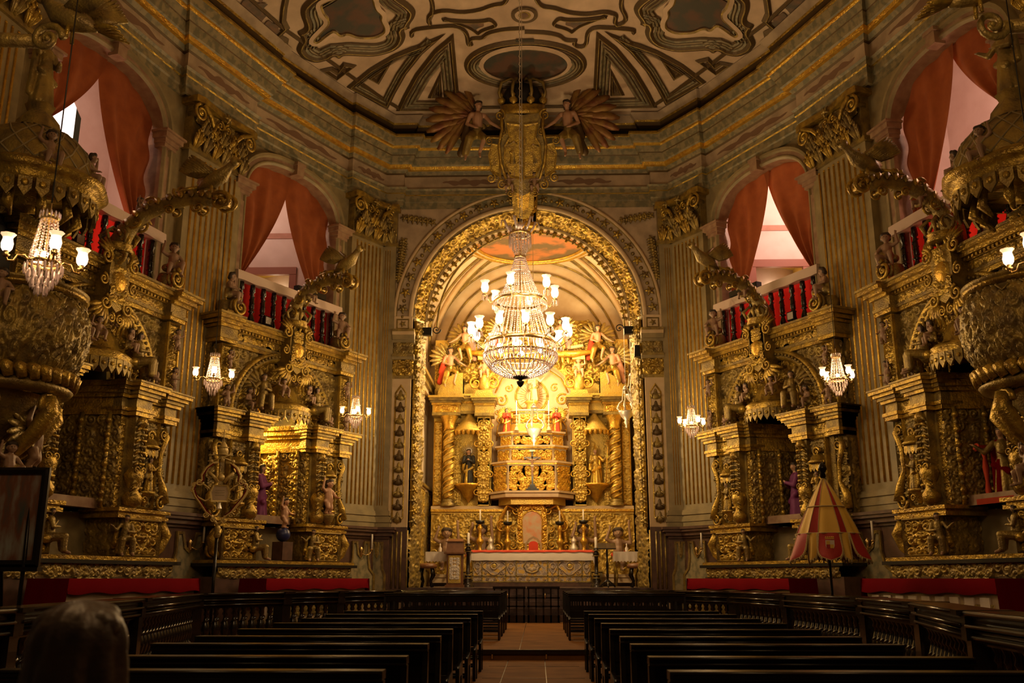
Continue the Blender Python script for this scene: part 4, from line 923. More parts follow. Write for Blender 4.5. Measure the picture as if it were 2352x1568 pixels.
    p.lathe([(.18, 8.75), (.28, 8.9), (.22, 9.3), (.16, 9.4)], (s*1.9, -.5, 0), 10, 1, fold=.1, nf=8); p.box(s*1.9-.25, s*1.9+.25, -.75, -.1, 10.0, 10.15, 0); p.box(s*1.9-.18, s*1.9+.18, -.4, -.1, 9.3, 10.0, 1)
    part(p, 'volute_pedestal')
# throne recess and stepped throne
p = MB('cream', 'gold', 'goldy')
def thtop(x): return 8.6+1.5*math.sqrt(max(0, 1-(x/1.62)**2))
wall_mesh(p, -3.95, 3.95, 4.2, 11.0, [(1.62, 4.2, thtop)], 2, 0, .7, 0)
p.box(-1.62, 1.62, .65, .72, 4.2, 10.4, 0)
for r in (.62, .68): p.tube([(r*math.cos(a), .62, 8.75+r*math.sin(a)) for a in [i*2*PI/40 for i in range(41)]], .025, 6, 1)
for i in range(28):
    a = i*2*PI/28; p.tube([(.22*math.cos(a), .63, 8.75+.22*math.sin(a)), ((.5+.1*(i % 2))*math.cos(a), .63, 8.75+(.5+.1*(i % 2))*math.sin(a))], [.012, .006], 4, 1)
for s in (-1, 1):
    for cx, cz, q in ((1.25, 8.6, .26), (.95, 9.1, .18), (1.3, 7.8, .2), (1.35, 7.2, .16), (1.4, 8.1, .14)): spiral(p, (s*cx, .62, cz), q, 1.5, s, PI*.3, .16, mi=1)
    p.tube([(s*1.5, .62, 8.9), (s*1.2, .62, 9.5), (s*.7, .62, 9.85), (0, .62, 9.95)], .03, 6, 1)
    p.tube([(s*.8, .62, 8.1), (s*1.15, .62, 7.9), (s*1.4, .62, 7.5), (s*1.45, .62, 6.9)], .03, 6, 1)
part(p, 'throne_recess')
th = MB('cream', 'gold', 'goldy')
def tier(hw, z0, z1, dep, mi, q=0):
    P = [(-hw, .6), (-hw, -dep*.45), (-hw*.62, -dep), (hw*.62, -dep), (hw, -dep*.45), (hw, .6)]
    if q: P = [(x*(1+q/hw), y-q if y < .5 else y) for x, y in P]
    th.flat([(x, y) for x, y in P][::1], z0, z1, mi)
for hw, dep, z0, z1 in ((1.5, 1.05, 4.7, 5.75), (1.36, .85, 5.9, 6.4), (1.25, .6, 6.52, 6.98), (.8, .35, 7.45, 7.9)):
    tier(hw, z0, z1, dep, 0); tier(hw, z1, z1+.06, dep, 1, .05); tier(hw, z1+.06, z1+.13, dep, 0, .1)
    relief(th, 1.24*hw-.1, z1-z0-.1, int(hw*100), .09, None, z0+.05, -dep, .26, mi=1, ground=0)
    for s in (-1, 1):
        ax, ay, bx, by = s*hw*.62, -dep, s*hw, -dep*.45; L = math.hypot(bx-ax, by-ay)
        nx, ny = (by-ay)/L*s, -(bx-ax)/L*s
        relief(th, L-.08, z1-z0-.1, 73, .09, 0, z0+.05, cell=.24, mi=1, ground=0, fmap=lambda x, z, d: (ax+(bx-ax)*(x+.04)/L+nx*(d+.004), ay+(by-ay)*(x+.04)/L+ny*(d+.004), z))
tier(1.62, 4.46, 4.6, 1.55, 0); tier(1.3, 4.2, 4.46, 1.3, 2); tier(1.68, 4.62, 4.7, 1.62, 0); tier(.95, 7.1, 7.45, .42, 2)
th.lathe([(.35, 7.95), (.3, 8.0), (.18, 8.05), (.22, 8.3), (.3, 8.35), (.28, 8.4), (.0, 8.42)], (0, -.1, 0), 14, 2)
part(th, 'stepped_throne')
# canopy and dark upper field
p = MB('gold2', 'gold', 'cream')
relief(p, 7.9, 2.6, 81, .22, None, 9.2, -.04, .42, res=.04, mask=lambda x, z: z > thtop(x)+.05 and (x*x/16+((z-9.2)/3.2)**2) < 1 if abs(x) < 1.62 else (x*x/16+((z-9.2)/3.2)**2) < 1)
for s in (-1, 1): p.tube([(s*.5, -.6, 10.6), (s*1.1, -.7, 10.25), (s*1.7, -.8, 10.2), (s*2.4, -.7, 10.3)], [.12, .14, .14, .1], 8, 1); p.tube([(s*.3, -.4, 11.2), (s*.9, -.6, 10.7), (s*1.5, -.6, 10.5), (s*2.1, -.6, 10.6)], .08, 6, 2)
for i in range(15):
    x = -1.5+i*.214; p.lathe([(0, -.24), (.07, -.16), (.1, 0)], (x, -.5, 10.15-.1*abs(x)+.1), 6, 1)
part(p, 'upper_canopy')
# tabernacle frame
p = MB('gold', 'goldy'); 
p.prism([(-.55, 2.4), (.55, 2.4), (.62, 3.2), (.5, 3.9), (.32, 4.35), (0, 4.5), (-.32, 4.35), (-.5, 3.9), (-.62, 3.2)], -1.0, -.3, 1)
relief(p, 1.1, 1.0, 91, .15, None, 1.6, -.95, .26); relief(p, 1.12, 2.0, 93, .12, None, 2.4, -1.0, .2, mask=lambda x, z: (abs(x) > .36 or z > 4.0 or z < 2.72) and abs(x) < .56-.0*z and z < 4.35-abs(x)*.5)
for s in (-1, 1):
    for cx, cz, q, d in ((.62, 4.0, .2, 1), (.7, 3.3, .16, -1), (.75, 2.7, .2, 1), (1.15, 3.4, .24, -1), (1.3, 2.6, .22, 1), (.5, 2.2, .16, -1), (1.0, 2.0, .2, 1)): spiral(p, (s*cx, -.85, cz), q, 1.6, s*d, PI*.4, .2)
    p.tube([(s*.6, -.9, 4.0), (s*.95, -.9, 4.2), (s*1.2, -.8, 3.7), (s*1.3, -.7, 2.9), (s*1.05, -.7, 2.3)], [.05, .07, .09, .09, .05], 8)
p.tube([(.45*math.cos(a), -1.02, 3.95+.42*math.sin(a)) for a in [i*PI/14 for i in range(15)]], .08, 7)
part(p, 'tabernacle')
M['tabpaint'] = mat('tabernacle_door_painting', (.78, .34, .16), .5, 0, 0, 8, (.70, .58, .36), 4, detail=4)
tp = MB('tabpaint', 'gold'); P = [(-.34, 2.75), (.34, 2.75), (.36, 3.5)]+[(.36*math.cos(a), 3.6+.36*math.sin(a)) for a in [i*PI/10 for i in range(11)]]+[(-.36, 3.5)]
tp.prism(P, -1.04, -1.0, 0); tp.sweep(P, [(0, -1.0), (0, -1.08), (-.05, -1.06), (-.05, -1.0)][::-1], [1]*3, True); part(tp, 'tabernacle_door')
# ---- statues and figures in the chancel
A = {}
A['cher'] = figmesh('cherub_seated', cherub('sit'), ('skin', 'hair', 'gold2'), .016)
A['chst'] = figmesh('cherub_standing', cherub('stand'), ('skin', 'hair', 'gold2'), .016)
A['atl'] = figmesh('cherub_bearer', cherub('atlas'), ('skin2', 'hair', 'orange'), .016)
A['monk'] = figmesh('robed_black', robed('pray'), ('skin', 'hair', 'black', 'gold2'), .014)
A['pope'] = figmesh('robed_gold', robed('staff')+[((0, 0, .95), .05, (0, 0, 1.08), .02, 3)], ('skin', 'goldy', 'goldy', 'gold'), .014)
A['mary'] = figmesh('robed_mary', robed('out'), ('skin', 'hair', 'cream', 'gold3'), .014)
A['ang'] = figmesh('robed_angel_seated', robed('out', True, long=True), ('skin2', 'hair', 'gold2', 'gold3'), .014)
A['perR'] = figmesh('perched_r', perched(1), ('skin', 'hair', 'gold2', 'orange'), .012)
A['perL'] = figmesh('perched_l', perched(-1), ('skin', 'hair', 'gold2', 'terra'), .012)
A['gang'] = figmesh('robed_angel_gold', robed('pray'), ('skin', 'hair', 'orange', 'gold'), .014)
def fig(key, name, loc, rot, h, label, cat='statue', group=None):
    o = link(A[key], name, None, loc, rot, h); return tag(o, label, cat, group)
ZN = 5.06
o = fig('monk', 'saint_statue', (XC-2.5, YB-.38, ZN), 0, 1.42, 'black-robed saint statue with a spiked silver halo, in the niche left of the throne')
hl = MB('silver')
for i in range(18):
    a = i*2*PI/18; hl.tube([(.09*math.cos(a), .06, .93+.09*math.sin(a)), (.2*math.cos(a), .06, .93+.2*math.sin(a))], [.01, .004], 4)
hl.ball((0, .06, .93), .1, 10, sy=.2); hl.build('halo', o)
o = fig('pope', 'pope_statue', (XC+2.5, YB-.38, ZN), .15, 1.42, 'golden-robed pope statue with tall staff, in the niche right of the throne')
st = MB('gold'); st.tube([(.25, -.2, 0), (.34, -.16, 1.22)], .012, 6)
for z, w_ in ((1.18, .04), (1.12, .06), (1.06, .08)): st.tube([(.33-w_, -.16, z), (.33+w_, -.16, z)], .01, 5)
st.build('staff', o)
o = fig('mary', 'madonna_statue', (XC+.08, YB-.15, 8.42), 0, 1.25, 'crowned mother and child statue topping the stepped throne')
for s in (-1, 1):
    o = fig('gang', 'angel_statue', (XC+s*1.0, YB-.35, 7.12), -s*.3, .98, 'small orange-robed angel statue on the throne, %s of the top pedestal' % ('left' if s < 0 else 'right'))
    g = MB('gold'); wing(g, (0, .06, .72), 1, .34, 0); wing(g, (0, .06, .72), -1, .34, 0); g.build('wings', o)
    fig('atl', 'bearer_cherub', (XC+s*3.28, YB-.85, 1.76), 0, 1.6, 'crouching child figure in red holding up the %s outer column' % ('left' if s < 0 else 'right'))
    fig('atl', 'bearer_cherub', (XC+s*1.95, YB-.8, 1.75), s*.4, 1.75, 'child figure bearing the inner pier, behind the %s tall candlestick' % ('left' if s < 0 else 'right'))
    fig('cher', 'volute_cherub', (XC+s*1.9, YB-.6, 9.2), 0, .9, 'cherub seated on the scroll pedestal, %s of the throne arch' % ('left' if s < 0 else 'right'))
    for k, (x, z, h, r, w_) in enumerate(((3.3, 9.3, 1.7, .5, 'reclining on the arched pediment'), (2.7, 10.3, 1.6, -.2, 'perched high under the vault'), (1.2, 10.7, 1.4, .6, 'leaning over the canopy'))):
        o = fig('perR' if (s < 0) == (k != 1) else 'perL', 'pediment_angel', (XC+s*x, YB-.45-(.2 if k == 2 else 0), z-.35), -s*r, h, 'winged gilt angel %s, %s half of the retable' % (w_, 'left' if s < 0 else 'right'), 'carved angel')
        g = MB('gold3'); wing(g, (0, .08, .7), 1, .42, 0, n=7); wing(g, (0, .08, .7), -1, .42, 0, n=7); g.build('wings', o)
# crucifix
cx = empty('standing_crucifix', (XC+.02, YB-1.38, 4.7), 0, 'tall dark wooden standing crucifix in front of the lit throne', 'crucifix')
c_ = MB('bench', 'brass'); c_.box(-.035, .035, -.03, .03, .25, 1.55); c_.box(-.32, .32, -.03, .03, 1.22, 1.30); c_.box(-.1, .1, -.08, .08, 1.5, 1.56, 1); c_.build('cross', cx)
c_ = MB('bench'); 
for z0, z1, q in ((0, .08, .24), (.08, .14, .17), (.14, .25, .1)): c_.box(-q, q, -q*.7, q*.7, z0, z1)
c_.build('base', cx)
A['cor'] = figmesh('corpus', [((0, 0, .18), .03, (0, 0, .42), .04, 0), ((-.08, 0, .42), .025, (.08, 0, .42), .025, 0), ((.08, 0, .42), .02, (.3, 0, .55), .014, 0), ((-.08, 0, .42), .02, (-.3, 0, .55), .014, 0), ((.03, 0, .2), .025, (.03, -.03, .02), .02, 0), ((-.03, 0, .2), .025, (-.02, -.03, .02), .02, 0), ((.03, -.03, .02), .018, (0, 0, -.2), .014, 0), ((-.02, -.03, .02), .018, (0, 0, -.2), .014, 0), ((0, 0, .44), .018, (0, -.02, .5), .018, 0), ((0, -.02, .52), .035, (0, -.03, .54), .033, 1), ((-.04, -.01, .19), .03, (.04, -.01, .19), .03, 2)], ('skin', 'hair', 'white'), .009, 2)
link(A['cor'], 'corpus', cx, (0, -.06, .75), 0, 1)
# candlesticks
def candlestick(name, loc, h, mk, label, group=None, ch=.5, cr=.03):
    e = empty(name, loc, 0, label, 'candlestick', group); k = h
    b = MB(mk); b.lathe([(.17*k, 0), (.17*k, .04*k), (.12*k, .07*k), (.1*k, .2*k), (.05*k, .26*k), (.09*k, .32*k), (.1*k, .36*k), (.04*k, .42*k), (.035*k, .5*k), (.07*k, .55*k), (.08*k, .6*k), (.035*k, .66*k), (.03*k, .8*k), (.06*k, .86*k), (.03*k, .9*k), (.04*k, .93*k)], (0, 0, 0), 12); b.build('stem', e)
    b = MB('iron' if mk == 'gold' else mk); b.lathe([(.03*k, .92*k), (.09*k, .95*k), (.1*k, 1.0*k), (.085*k, .97*k), (.02*k, .96*k)], (0, 0, 0), 12, fold=.12, nf=6); b.build('drip_pan', e)
    b = MB('candle'); b.lathe([(cr, .96*k), (cr, .96*k+ch), (cr*.5, .96*k+ch+.01)], (0, 0, 0), 10); b.build('candle', e); return e
for x, d in ((-1.98, 'far left'), (-.93, 'just left of the painted tabernacle door'), (1.05, 'just right of the painted tabernacle door'), (1.95, 'far right')):
    candlestick('gilt_candlestick', (XC+x, YB-1.2, 1.75), 1.85 if abs(x) > 1.5 else 1.8, 'gold', 'tall gilt candlestick on the retable shelf, %s' % d, 'tall candlesticks on the retable shelf', .48)
for x, d in ((-.6, 'left'), (.68, 'right')): candlestick('thin_candlestick', (XC+x, YB-.75, 7.12), .62, 'cream', 'thin pale candlestick on the throne, %s of the top pedestal' % d, 'small candlesticks on the throne', .6, .022)
p = MB('stone', 'goldy'); p.box(XC-2.6, XC+2.6, YB-1.7, YB-.4, 1.17, 1.7, 0); p.box(XC-2.65, XC+2.65, YB-1.75, YB-.4, 1.7, 1.76, 1); relief(p, 5.0, .4, 92, .05, XC-2.5, 1.25, YB-1.7, .25, mi=1)
tag(p.build('altar_shelf'), 'low gilded shelf behind the altar table carrying the candlesticks', 'shelf')
for s in (-1, 1):
    e = empty('silver_reliquary', (XC+s*1.57, YB-1.25, 1.76), 0, 'ornate silver reliquary vase on a red foot, %s side of the shelf' % ('left' if s < 0 else 'right'), 'reliquary')
    b = MB('silver'); b.lathe([(.04, .25), (.1, .32), (.13, .45), (.06, .55), (.14, .7), (.17, .82), (.08, .95), (.1, 1.02), (.12, 1.1), (.03, 1.2), (.0, 1.26)], (0, 0, 0), 12, fold=.12, nf=7); b.build('body', e)
    b = MB('orange'); b.lathe([(.1, 0), (.06, .08), (.1, .16), (.04, .26)], (0, 0, 0), 10); b.build('foot', e)
# ---- altar table
at = empty('altar_table', (XC+.0, 34.0, 1.17), 0, 'long altar table with painted patterned frontal standing before the retable', 'altar')
M['frontal'] = None
m = bpy.data.materials.new('painted_frontal'); m.use_nodes = True; nt = m.node_tree; N = nt.nodes; L = nt.links; b = N['Principled BSDF']; b.inputs['Roughness'].default_value = .6
tc = N.new('ShaderNodeTexCoord'); wv = N.new('ShaderNodeTexVoronoi'); wv.inputs['Scale'].default_value = 7; nz = N.new('ShaderNodeTexNoise'); nz.inputs['Scale'].default_value = 5
mxv = N.new('ShaderNodeMixRGB'); mxv.inputs[0].default_value = .12; L.new(tc.outputs['Object'], mxv.inputs[1]); L.new(nz.outputs['Color'], mxv.inputs[2]); L.new(mxv.outputs[0], wv.inputs['Vector'])
r = N.new('ShaderNodeValToRGB'); r.color_ramp.elements[0].color = (.72, .44, .09, 1); r.color_ramp.elements[1].color = (.34, .26, .22, 1); r.color_ramp.elements[0].position = .38; r.color_ramp.elements[1].position = .64
el = r.color_ramp.elements.new(.44); el.color = (.34, .25, .20, 1); el = r.color_ramp.elements.new(.52); el.color = (.66, .52, .38, 1)
L.new(wv.outputs['Distance'], r.inputs[0]); L.new(r.outputs[0], b.inputs['Base Color']); M['frontal'] = m
tb = MB('frontal', 'gold3', 'brown'); tb.box(-2.08, 2.08, 0, 1.1, .16, 1.22, 0); tb.box(-2.1, 2.1, -.02, 1.12, 0, .16, 2); tb.build('table_body', at)
fr = MB('gold3', 'pale', 'goldy', 'stone')
for z0, z1 in ((.16, .2), (.36, .39), (1.05, 1.09)): fr.box(-2.1, 2.1, -.03, 0, z0, z1, 0)
for x in (-2.08, -1.75, -.92, -.55, .55, .92, 1.75, 2.06): fr.box(x-.02, x+.02, -.03, 0, .2, 1.1, 0)
for x in (-1.33, 1.33):
    fr.tube([(x+.12*math.cos(a), -.02, .72+.12*math.sin(a)) for a in [i*2*PI/20 for i in range(21)]], .014, 5, 1); fr.ball((x, -.0, .72), .08, 10, 2, sy=.2)
    fr.tube([(x+.36*math.cos(a)*(1+.12*math.cos(4*a)), -.02, .72+.28*math.sin(a)*(1+.12*math.cos(4*a))) for a in [i*2*PI/40 for i in range(41)]], .014, 5, 1)
    for s in (-1, 1):
        for t_ in (-1, 1): spiral(fr, (x+s*.28, -.02, .72+t_*.22), .08, 1.4, s*t_, 0, .16, mi=1)
for x in (-1.91, -.735, .735, 1.91): fr.tube([(x+.08*math.cos(a), -.02, .72+.09*math.sin(a)) for a in [i*2*PI/16 for i in range(17)]], .01, 5, 1); fr.tube([(x+.11*math.cos(a)*(1+.3*math.cos(2*a)), -.02, .72+.26*math.sin(a)) for a in [i*2*PI/24 for i in range(25)]], .01, 5, 1)
for k in range(8): a = k*PI/4; fr.ball((.13*math.cos(a), -.0, .72+.13*math.sin(a)), .07, 8, 1, sy=.3)
fr.tube([(.27*math.cos(a)*(1+.08*math.cos(8*a)), -.02, .72+.24*math.sin(a)) for a in [i*2*PI/40 for i in range(41)]], .02, 5, 3)
for k in range(14): spiral(fr, (-1.85+k*.285, -.02, .28), .055, 1.3, 1 if k % 2 else -1, 0, .2, mi=1)
fr.build('frontal_ornament', at)
def cloth(hw, y0, y1, z, drop_f, drop_s, mk, wav=.0, seed=1, sx=.0):
    m_ = MB(mk); n = 60; rr = random.Random(seed); top = []
    G = [[(-hw+2*hw*i/n, y1, z) for i in range(n+1)], [(-hw+2*hw*i/n, y0, z) for i in range(n+1)], [(-hw+2*hw*i/n, y0-.03, z-.04) for i in range(n+1)],
         [(-hw+2*hw*i/n, y0-.035-.012*math.sin(i*.9), z-drop_f-wav*abs(math.sin(i*.42))) for i in range(n+1)]]
    m_.sheet(G)
    if drop_s:
        for s in (-1, 1):
            Gs = [[(s*(hw+.03*j+.02*math.sin(i*1.3)), y0+(y1-y0)*i/14, z-.02-drop_s*j/6*(1-.55*(i/14))) for i in range(15)] for j in range(7)]; m_.sheet(Gs)
            m_.add([(s*hw, y0, z), (s*hw, y0-.03, z-drop_f), (s*(hw+.15), y0-.02, z-drop_s), (s*(hw+.18), y0+.1, z-drop_s*.95)], [(0, 1, 2, 3)])
    return m_
tag(cloth(2.14, 33.97, 35.1, 2.41, .33, .75, 'white', .015).build('altar_cloth', None, (XC, 0, 0)), 'white linen altar cloth hanging over the front and ends of the altar table', 'altar cloth')
tag(cloth(2.2, 33.95, 35.0, 2.43, .06, .22, 'orange', .02).build('altar_runner', None, (XC, 0, 0)), 'orange-red cloth with gold edge lying on top of the white altar cloth', 'cloth')
b = MB('gold3'); b.box(-2.2, 2.2, -.052, -.03, -.045, 0)
# chair seen behind the altar
del b
e = empty('celebrant_chair', (XC+.05, 35.35, 1.17), 0, 'carved armchair with orange-red back standing behind the altar table', 'chair')
b = MB('orange'); P = [(-.17, 1.1), (.17, 1.1)]+[(.17*math.cos(a), 1.5+.12*math.sin(a)) for a in [i*PI/8 for i in range(9)]]; b.prism(P, -.04, .02); b.build('back_cushion', e); b = MB('orange'); b.box(-.25, .25, -.4, .05, .42, .5); b.build('seat_cushion', e)
b = MB('stone'); b.sweep([(-.24, .9), (-.24, 1.5), (-.12, 1.66), (0, 1.72), (.12, 1.66), (.24, 1.5), (.24, .9)], [(0, -.05), (0, .03), (.07, .03), (.07, -.05), (0, -.05)], None, False)
for sx in (-.25, .25):
    for sy in (-.38, .03): b.box(sx-.03, sx+.03, sy-.03, sy+.03, 0, .95 if sy > 0 else .45)
b.build('frame', e)
# lectern, stands, credence tables, stools
e = empty('wooden_lectern', (XC-2.62, 33.0, 1.17), 0, 'brown wooden lectern box with carved floral front left of the altar', 'lectern')
b = MB('lectern', 'goldy'); b.box(-.32, .32, -.25, .25, 0, .08); b.box(-.27, .27, -.22, .22, .08, 1.1); b.box(-.21, .21, -.235, -.22, .14, 1.05, 1); b.build('body', e)
b = MB('lectern'); b.box(-.36, .36, -.3, .28, 1.1, 1.15); b.add([(-.3, -.28, 1.15), (.3, -.28, 1.15), (.3, .2, 1.15), (-.3, .2, 1.15), (-.26, -.2, 1.5), (.26, -.2, 1.5), (.26, .22, 1.62), (-.26, .22, 1.62)], [(0, 1, 5, 4), (4, 5, 6, 7), (1, 2, 6, 5), (3, 0, 4, 7), (2, 3, 7, 6)]); b.box(-.32, .32, -.24, .24, 1.5, 1.53); b.build('book_rest', e)
b = MB('white', 'gold'); relief(b, .34, .72, 95, .04, None, .26, -.24, .13, res=.012, ground=1); b.build('carved_flowers', e)
def stand(name, loc, label, h=1.45, candle=.36):
    e = empty(name, loc, 0, label, 'candle stand'); b = MB('wood', 'gold3')
    b.lathe([(.22, 0), (.2, .1), (.14, .16), (.17, .22), (.1, .3), (.13, .36), (.07, .42), (.06, h-.3), (.1, h-.25), (.12, h-.18), (.06, h-.1), (.13, h), (.02, h+.02)], (0, 0, 0), 14, 0)
    for z in (.14, .3, .4, h-.26, h-.08): b.lathe([(.13, z-.012), (.15, z), (.13, z+.012)], (0, 0, 0), 14, 1)
    b.build('stand_column', e); b = MB('candle'); b.lathe([(.045, h), (.045, h+candle), (.02, h+candle+.02)], (0, 0, 0), 10); b.build('candle', e)
stand('candle_stand', (XC-2.2, 33.3, 1.17), 'thick black and gold turned stand with white candle left of the altar')
stand('candle_stand', (XC+2.22, 33.3, 1.17), 'black and gold turned stand with white candle right of the altar', 1.3)
e = empty('reading_stand', (XC+2.55, 32.7, 1.17), 0, 'black slender reading stand with slanted top right of the altar', 'reading stand')
b = MB('wood'); b.lathe([(.03, .2), (.05, .4), (.03, .5), (.05, .7), (.025, .9), (.04, 1.1), (.025, 1.3)], (0, 0, 0), 10)
for a in (.5, 2.6, 4.7): b.tube([(0, 0, .25), (.18*math.cos(a), .18*math.sin(a), .12), (.3*math.cos(a), .3*math.sin(a), .02)], .03, 6)
b.build('stem', e); b = MB('wood'); b.add([(-.3, -.15, 1.28), (.3, -.15, 1.28), (.3, .15, 1.46), (-.3, .15, 1.46), (-.3, -.17, 1.24), (.3, -.17, 1.24), (.3, .13, 1.42), (-.3, .13, 1.42)], [(0, 1, 2, 3), (7, 6, 5, 4), (0, 4, 5, 1), (2, 6, 7, 3), (1, 5, 6, 2), (3, 7, 4, 0)]); b.build('book_rest', e)
for s, nm in ((-1, 'left'), (1, 'right')):
    x = XC+s*3.25; e = empty('side_table', (x, 33.6, 1.17), 0, 'small carved side table against the %s chancel wall' % nm, 'table')
    b = MB('gold2'); b.box(-.42, .42, -.25, .25, 1.1, 1.18); b.build('table_top', e)
    for q in (-1, 1):
        b = MB('gold2'); b.tube([(q*.36, -.2, 1.1), (q*.42, -.24, .8), (q*.3, -.2, .4), (q*.36, -.22, .02)], [.06, .05, .03, .035], 8); b.build('leg', e)
        b = MB('gold2'); b.tube([(q*.36, .2, 1.1), (q*.36, .2, .02)], .04, 8); b.build('leg', e)
    b = MB('white'); n = 24
    b.sheet([[(-.44+.88*i/n, .26, 1.19) for i in range(n+1)], [(-.44+.88*i/n, -.26, 1.19) for i in range(n+1)], [(-.44+.88*i/n, -.28-.01*math.sin(i), 1.19-.3-.06*abs(((i/3) % 1)-.5)*2) for i in range(n+1)]], smooth=False)
    tag(b.build('table_linen', None, (x, 33.6, 1.17)), 'white scalloped linen cloth covering the %s side table' % nm, 'cloth')
    e = empty('glass_cruet', (x+.05, 33.55, 2.37), 0, 'small pale bottle standing on the %s side table' % nm, 'bottle'); b = MB('white'); b.lathe([(.05, 0), (.06, .1), (.02, .18), (.025, .26), (.0, .28)], (0, 0, 0), 8); b.build('body', e)
    e = empty('round_stool', (XC+s*3.55, 32.75, 1.17), 0, 'dark carved stool with brown seat by the %s arch jamb' % nm, 'stool')
    b = MB('lectern'); b.lathe([(.3, .62), (.34, .66), (.34, .72), (.25, .78), (.01, .8)], (0, 0, 0), 16); b.build('seat', e)
    for k in range(4):
        a = PI/4+k*PI/2; b = MB('bench'); b.tube([(.24*math.cos(a), .24*math.sin(a), .64), (.3*math.cos(a), .3*math.sin(a), .4), (.18*math.cos(a), .18*math.sin(a), .2), (.26*math.cos(a), .26*math.sin(a), .01)], [.05, .06, .035, .04], 8); b.build('leg', e)
# hanging sanctuary lamps
def hanging(name, loc, top, label, mk='silver', k=1.0):
    e = empty(name, loc, 0, label, 'hanging lamp')
    b = MB(mk); b.lathe([(0, -.62*k), (.05*k, -.56*k), (.03*k, -.5*k), (.1*k, -.4*k), (.06*k, -.33*k), (.2*k, -.18*k), (.26*k, -.05*k), (.28*k, 0), (.2*k, .02*k)], (0, 0, 0), 14, fold=.06, nf=6); b.build('bowl', e)
    b = MB(mk); b.lathe([(0, .95*k), (.06*k, .9*k), (.13*k, .78*k), (.02*k, .8*k)], (0, 0, 0), 12); b.build('canopy_cap', e)
    b = MB(mk)
    for i in range(3):
        a = i*2*PI/3+.3; c_, s_ = math.cos(a), math.sin(a); b.tube([(.26*k*c_, .26*k*s_, 0), (.38*k*c_, .38*k*s_, .15*k), (.3*k*c_, .3*k*s_, .32*k), (.16*k*c_, .16*k*s_, .4*k), (.1*k*c_, .1*k*s_, .78*k)], [.03*k, .05*k, .03*k, .025*k, .02*k], 6)
    b.build('arms', e); b = MB('iron' if mk != 'silver' else 'silver'); b.tube([(0, 0, .9*k), (0, 0, top-loc[2])], .012, 5); b.build('chain', e); return e
hanging('hanging_lamp', (3.2, 33.3, 7.25), 14.6, 'nearer, lower silver hanging lamp of the pair right of the throne')
hanging('hanging_lamp', (3.55, 34.6, 8.1), 14.4, 'silver hanging lamp on a long chain, behind and above its twin', 'silver', .9)
hanging('hanging_lamp', (XC+.1, 33.2, 6.6), 14.6, 'dull silver lamp with glass chimney hanging before the middle of the throne', 'silver', 1.0)
# ================================================================= side altars (local frame: x along the wall, -y into the nave)
A['seat2'] = figmesh('cherub_seated_dusky', cherub('sit', .3, 1), ('skin2', 'hair', 'gold3'), .016)
A['seat3'] = figmesh('cherub_seated_turned', cherub('sit', -.4, -1), ('skin2', 'hair', 'gold3'), .016)
A['stand2'] = figmesh('cherub_standing_dusky', cherub('stand', .2, 1), ('skin2', 'hair', 'gold3'), .016)
A['angR'] = figmesh('angel_seated_right', robed('out', True, 1, True), ('skin2', 'hair', 'gold3', 'gold2'), .012)
A['angL'] = figmesh('angel_seated_left', robed('out', True, -1, True), ('skin2', 'hair', 'gold3', 'gold2'), .012)
A['nun'] = figmesh('robed_relief', robed('pray'), ('skin2', 'gold3', 'gold3', 'gold2'), .014)
A['nun2'] = figmesh('robed_relief_b', robed('out'), ('skin2', 'hair', 'gold2', 'gold3'), .014)
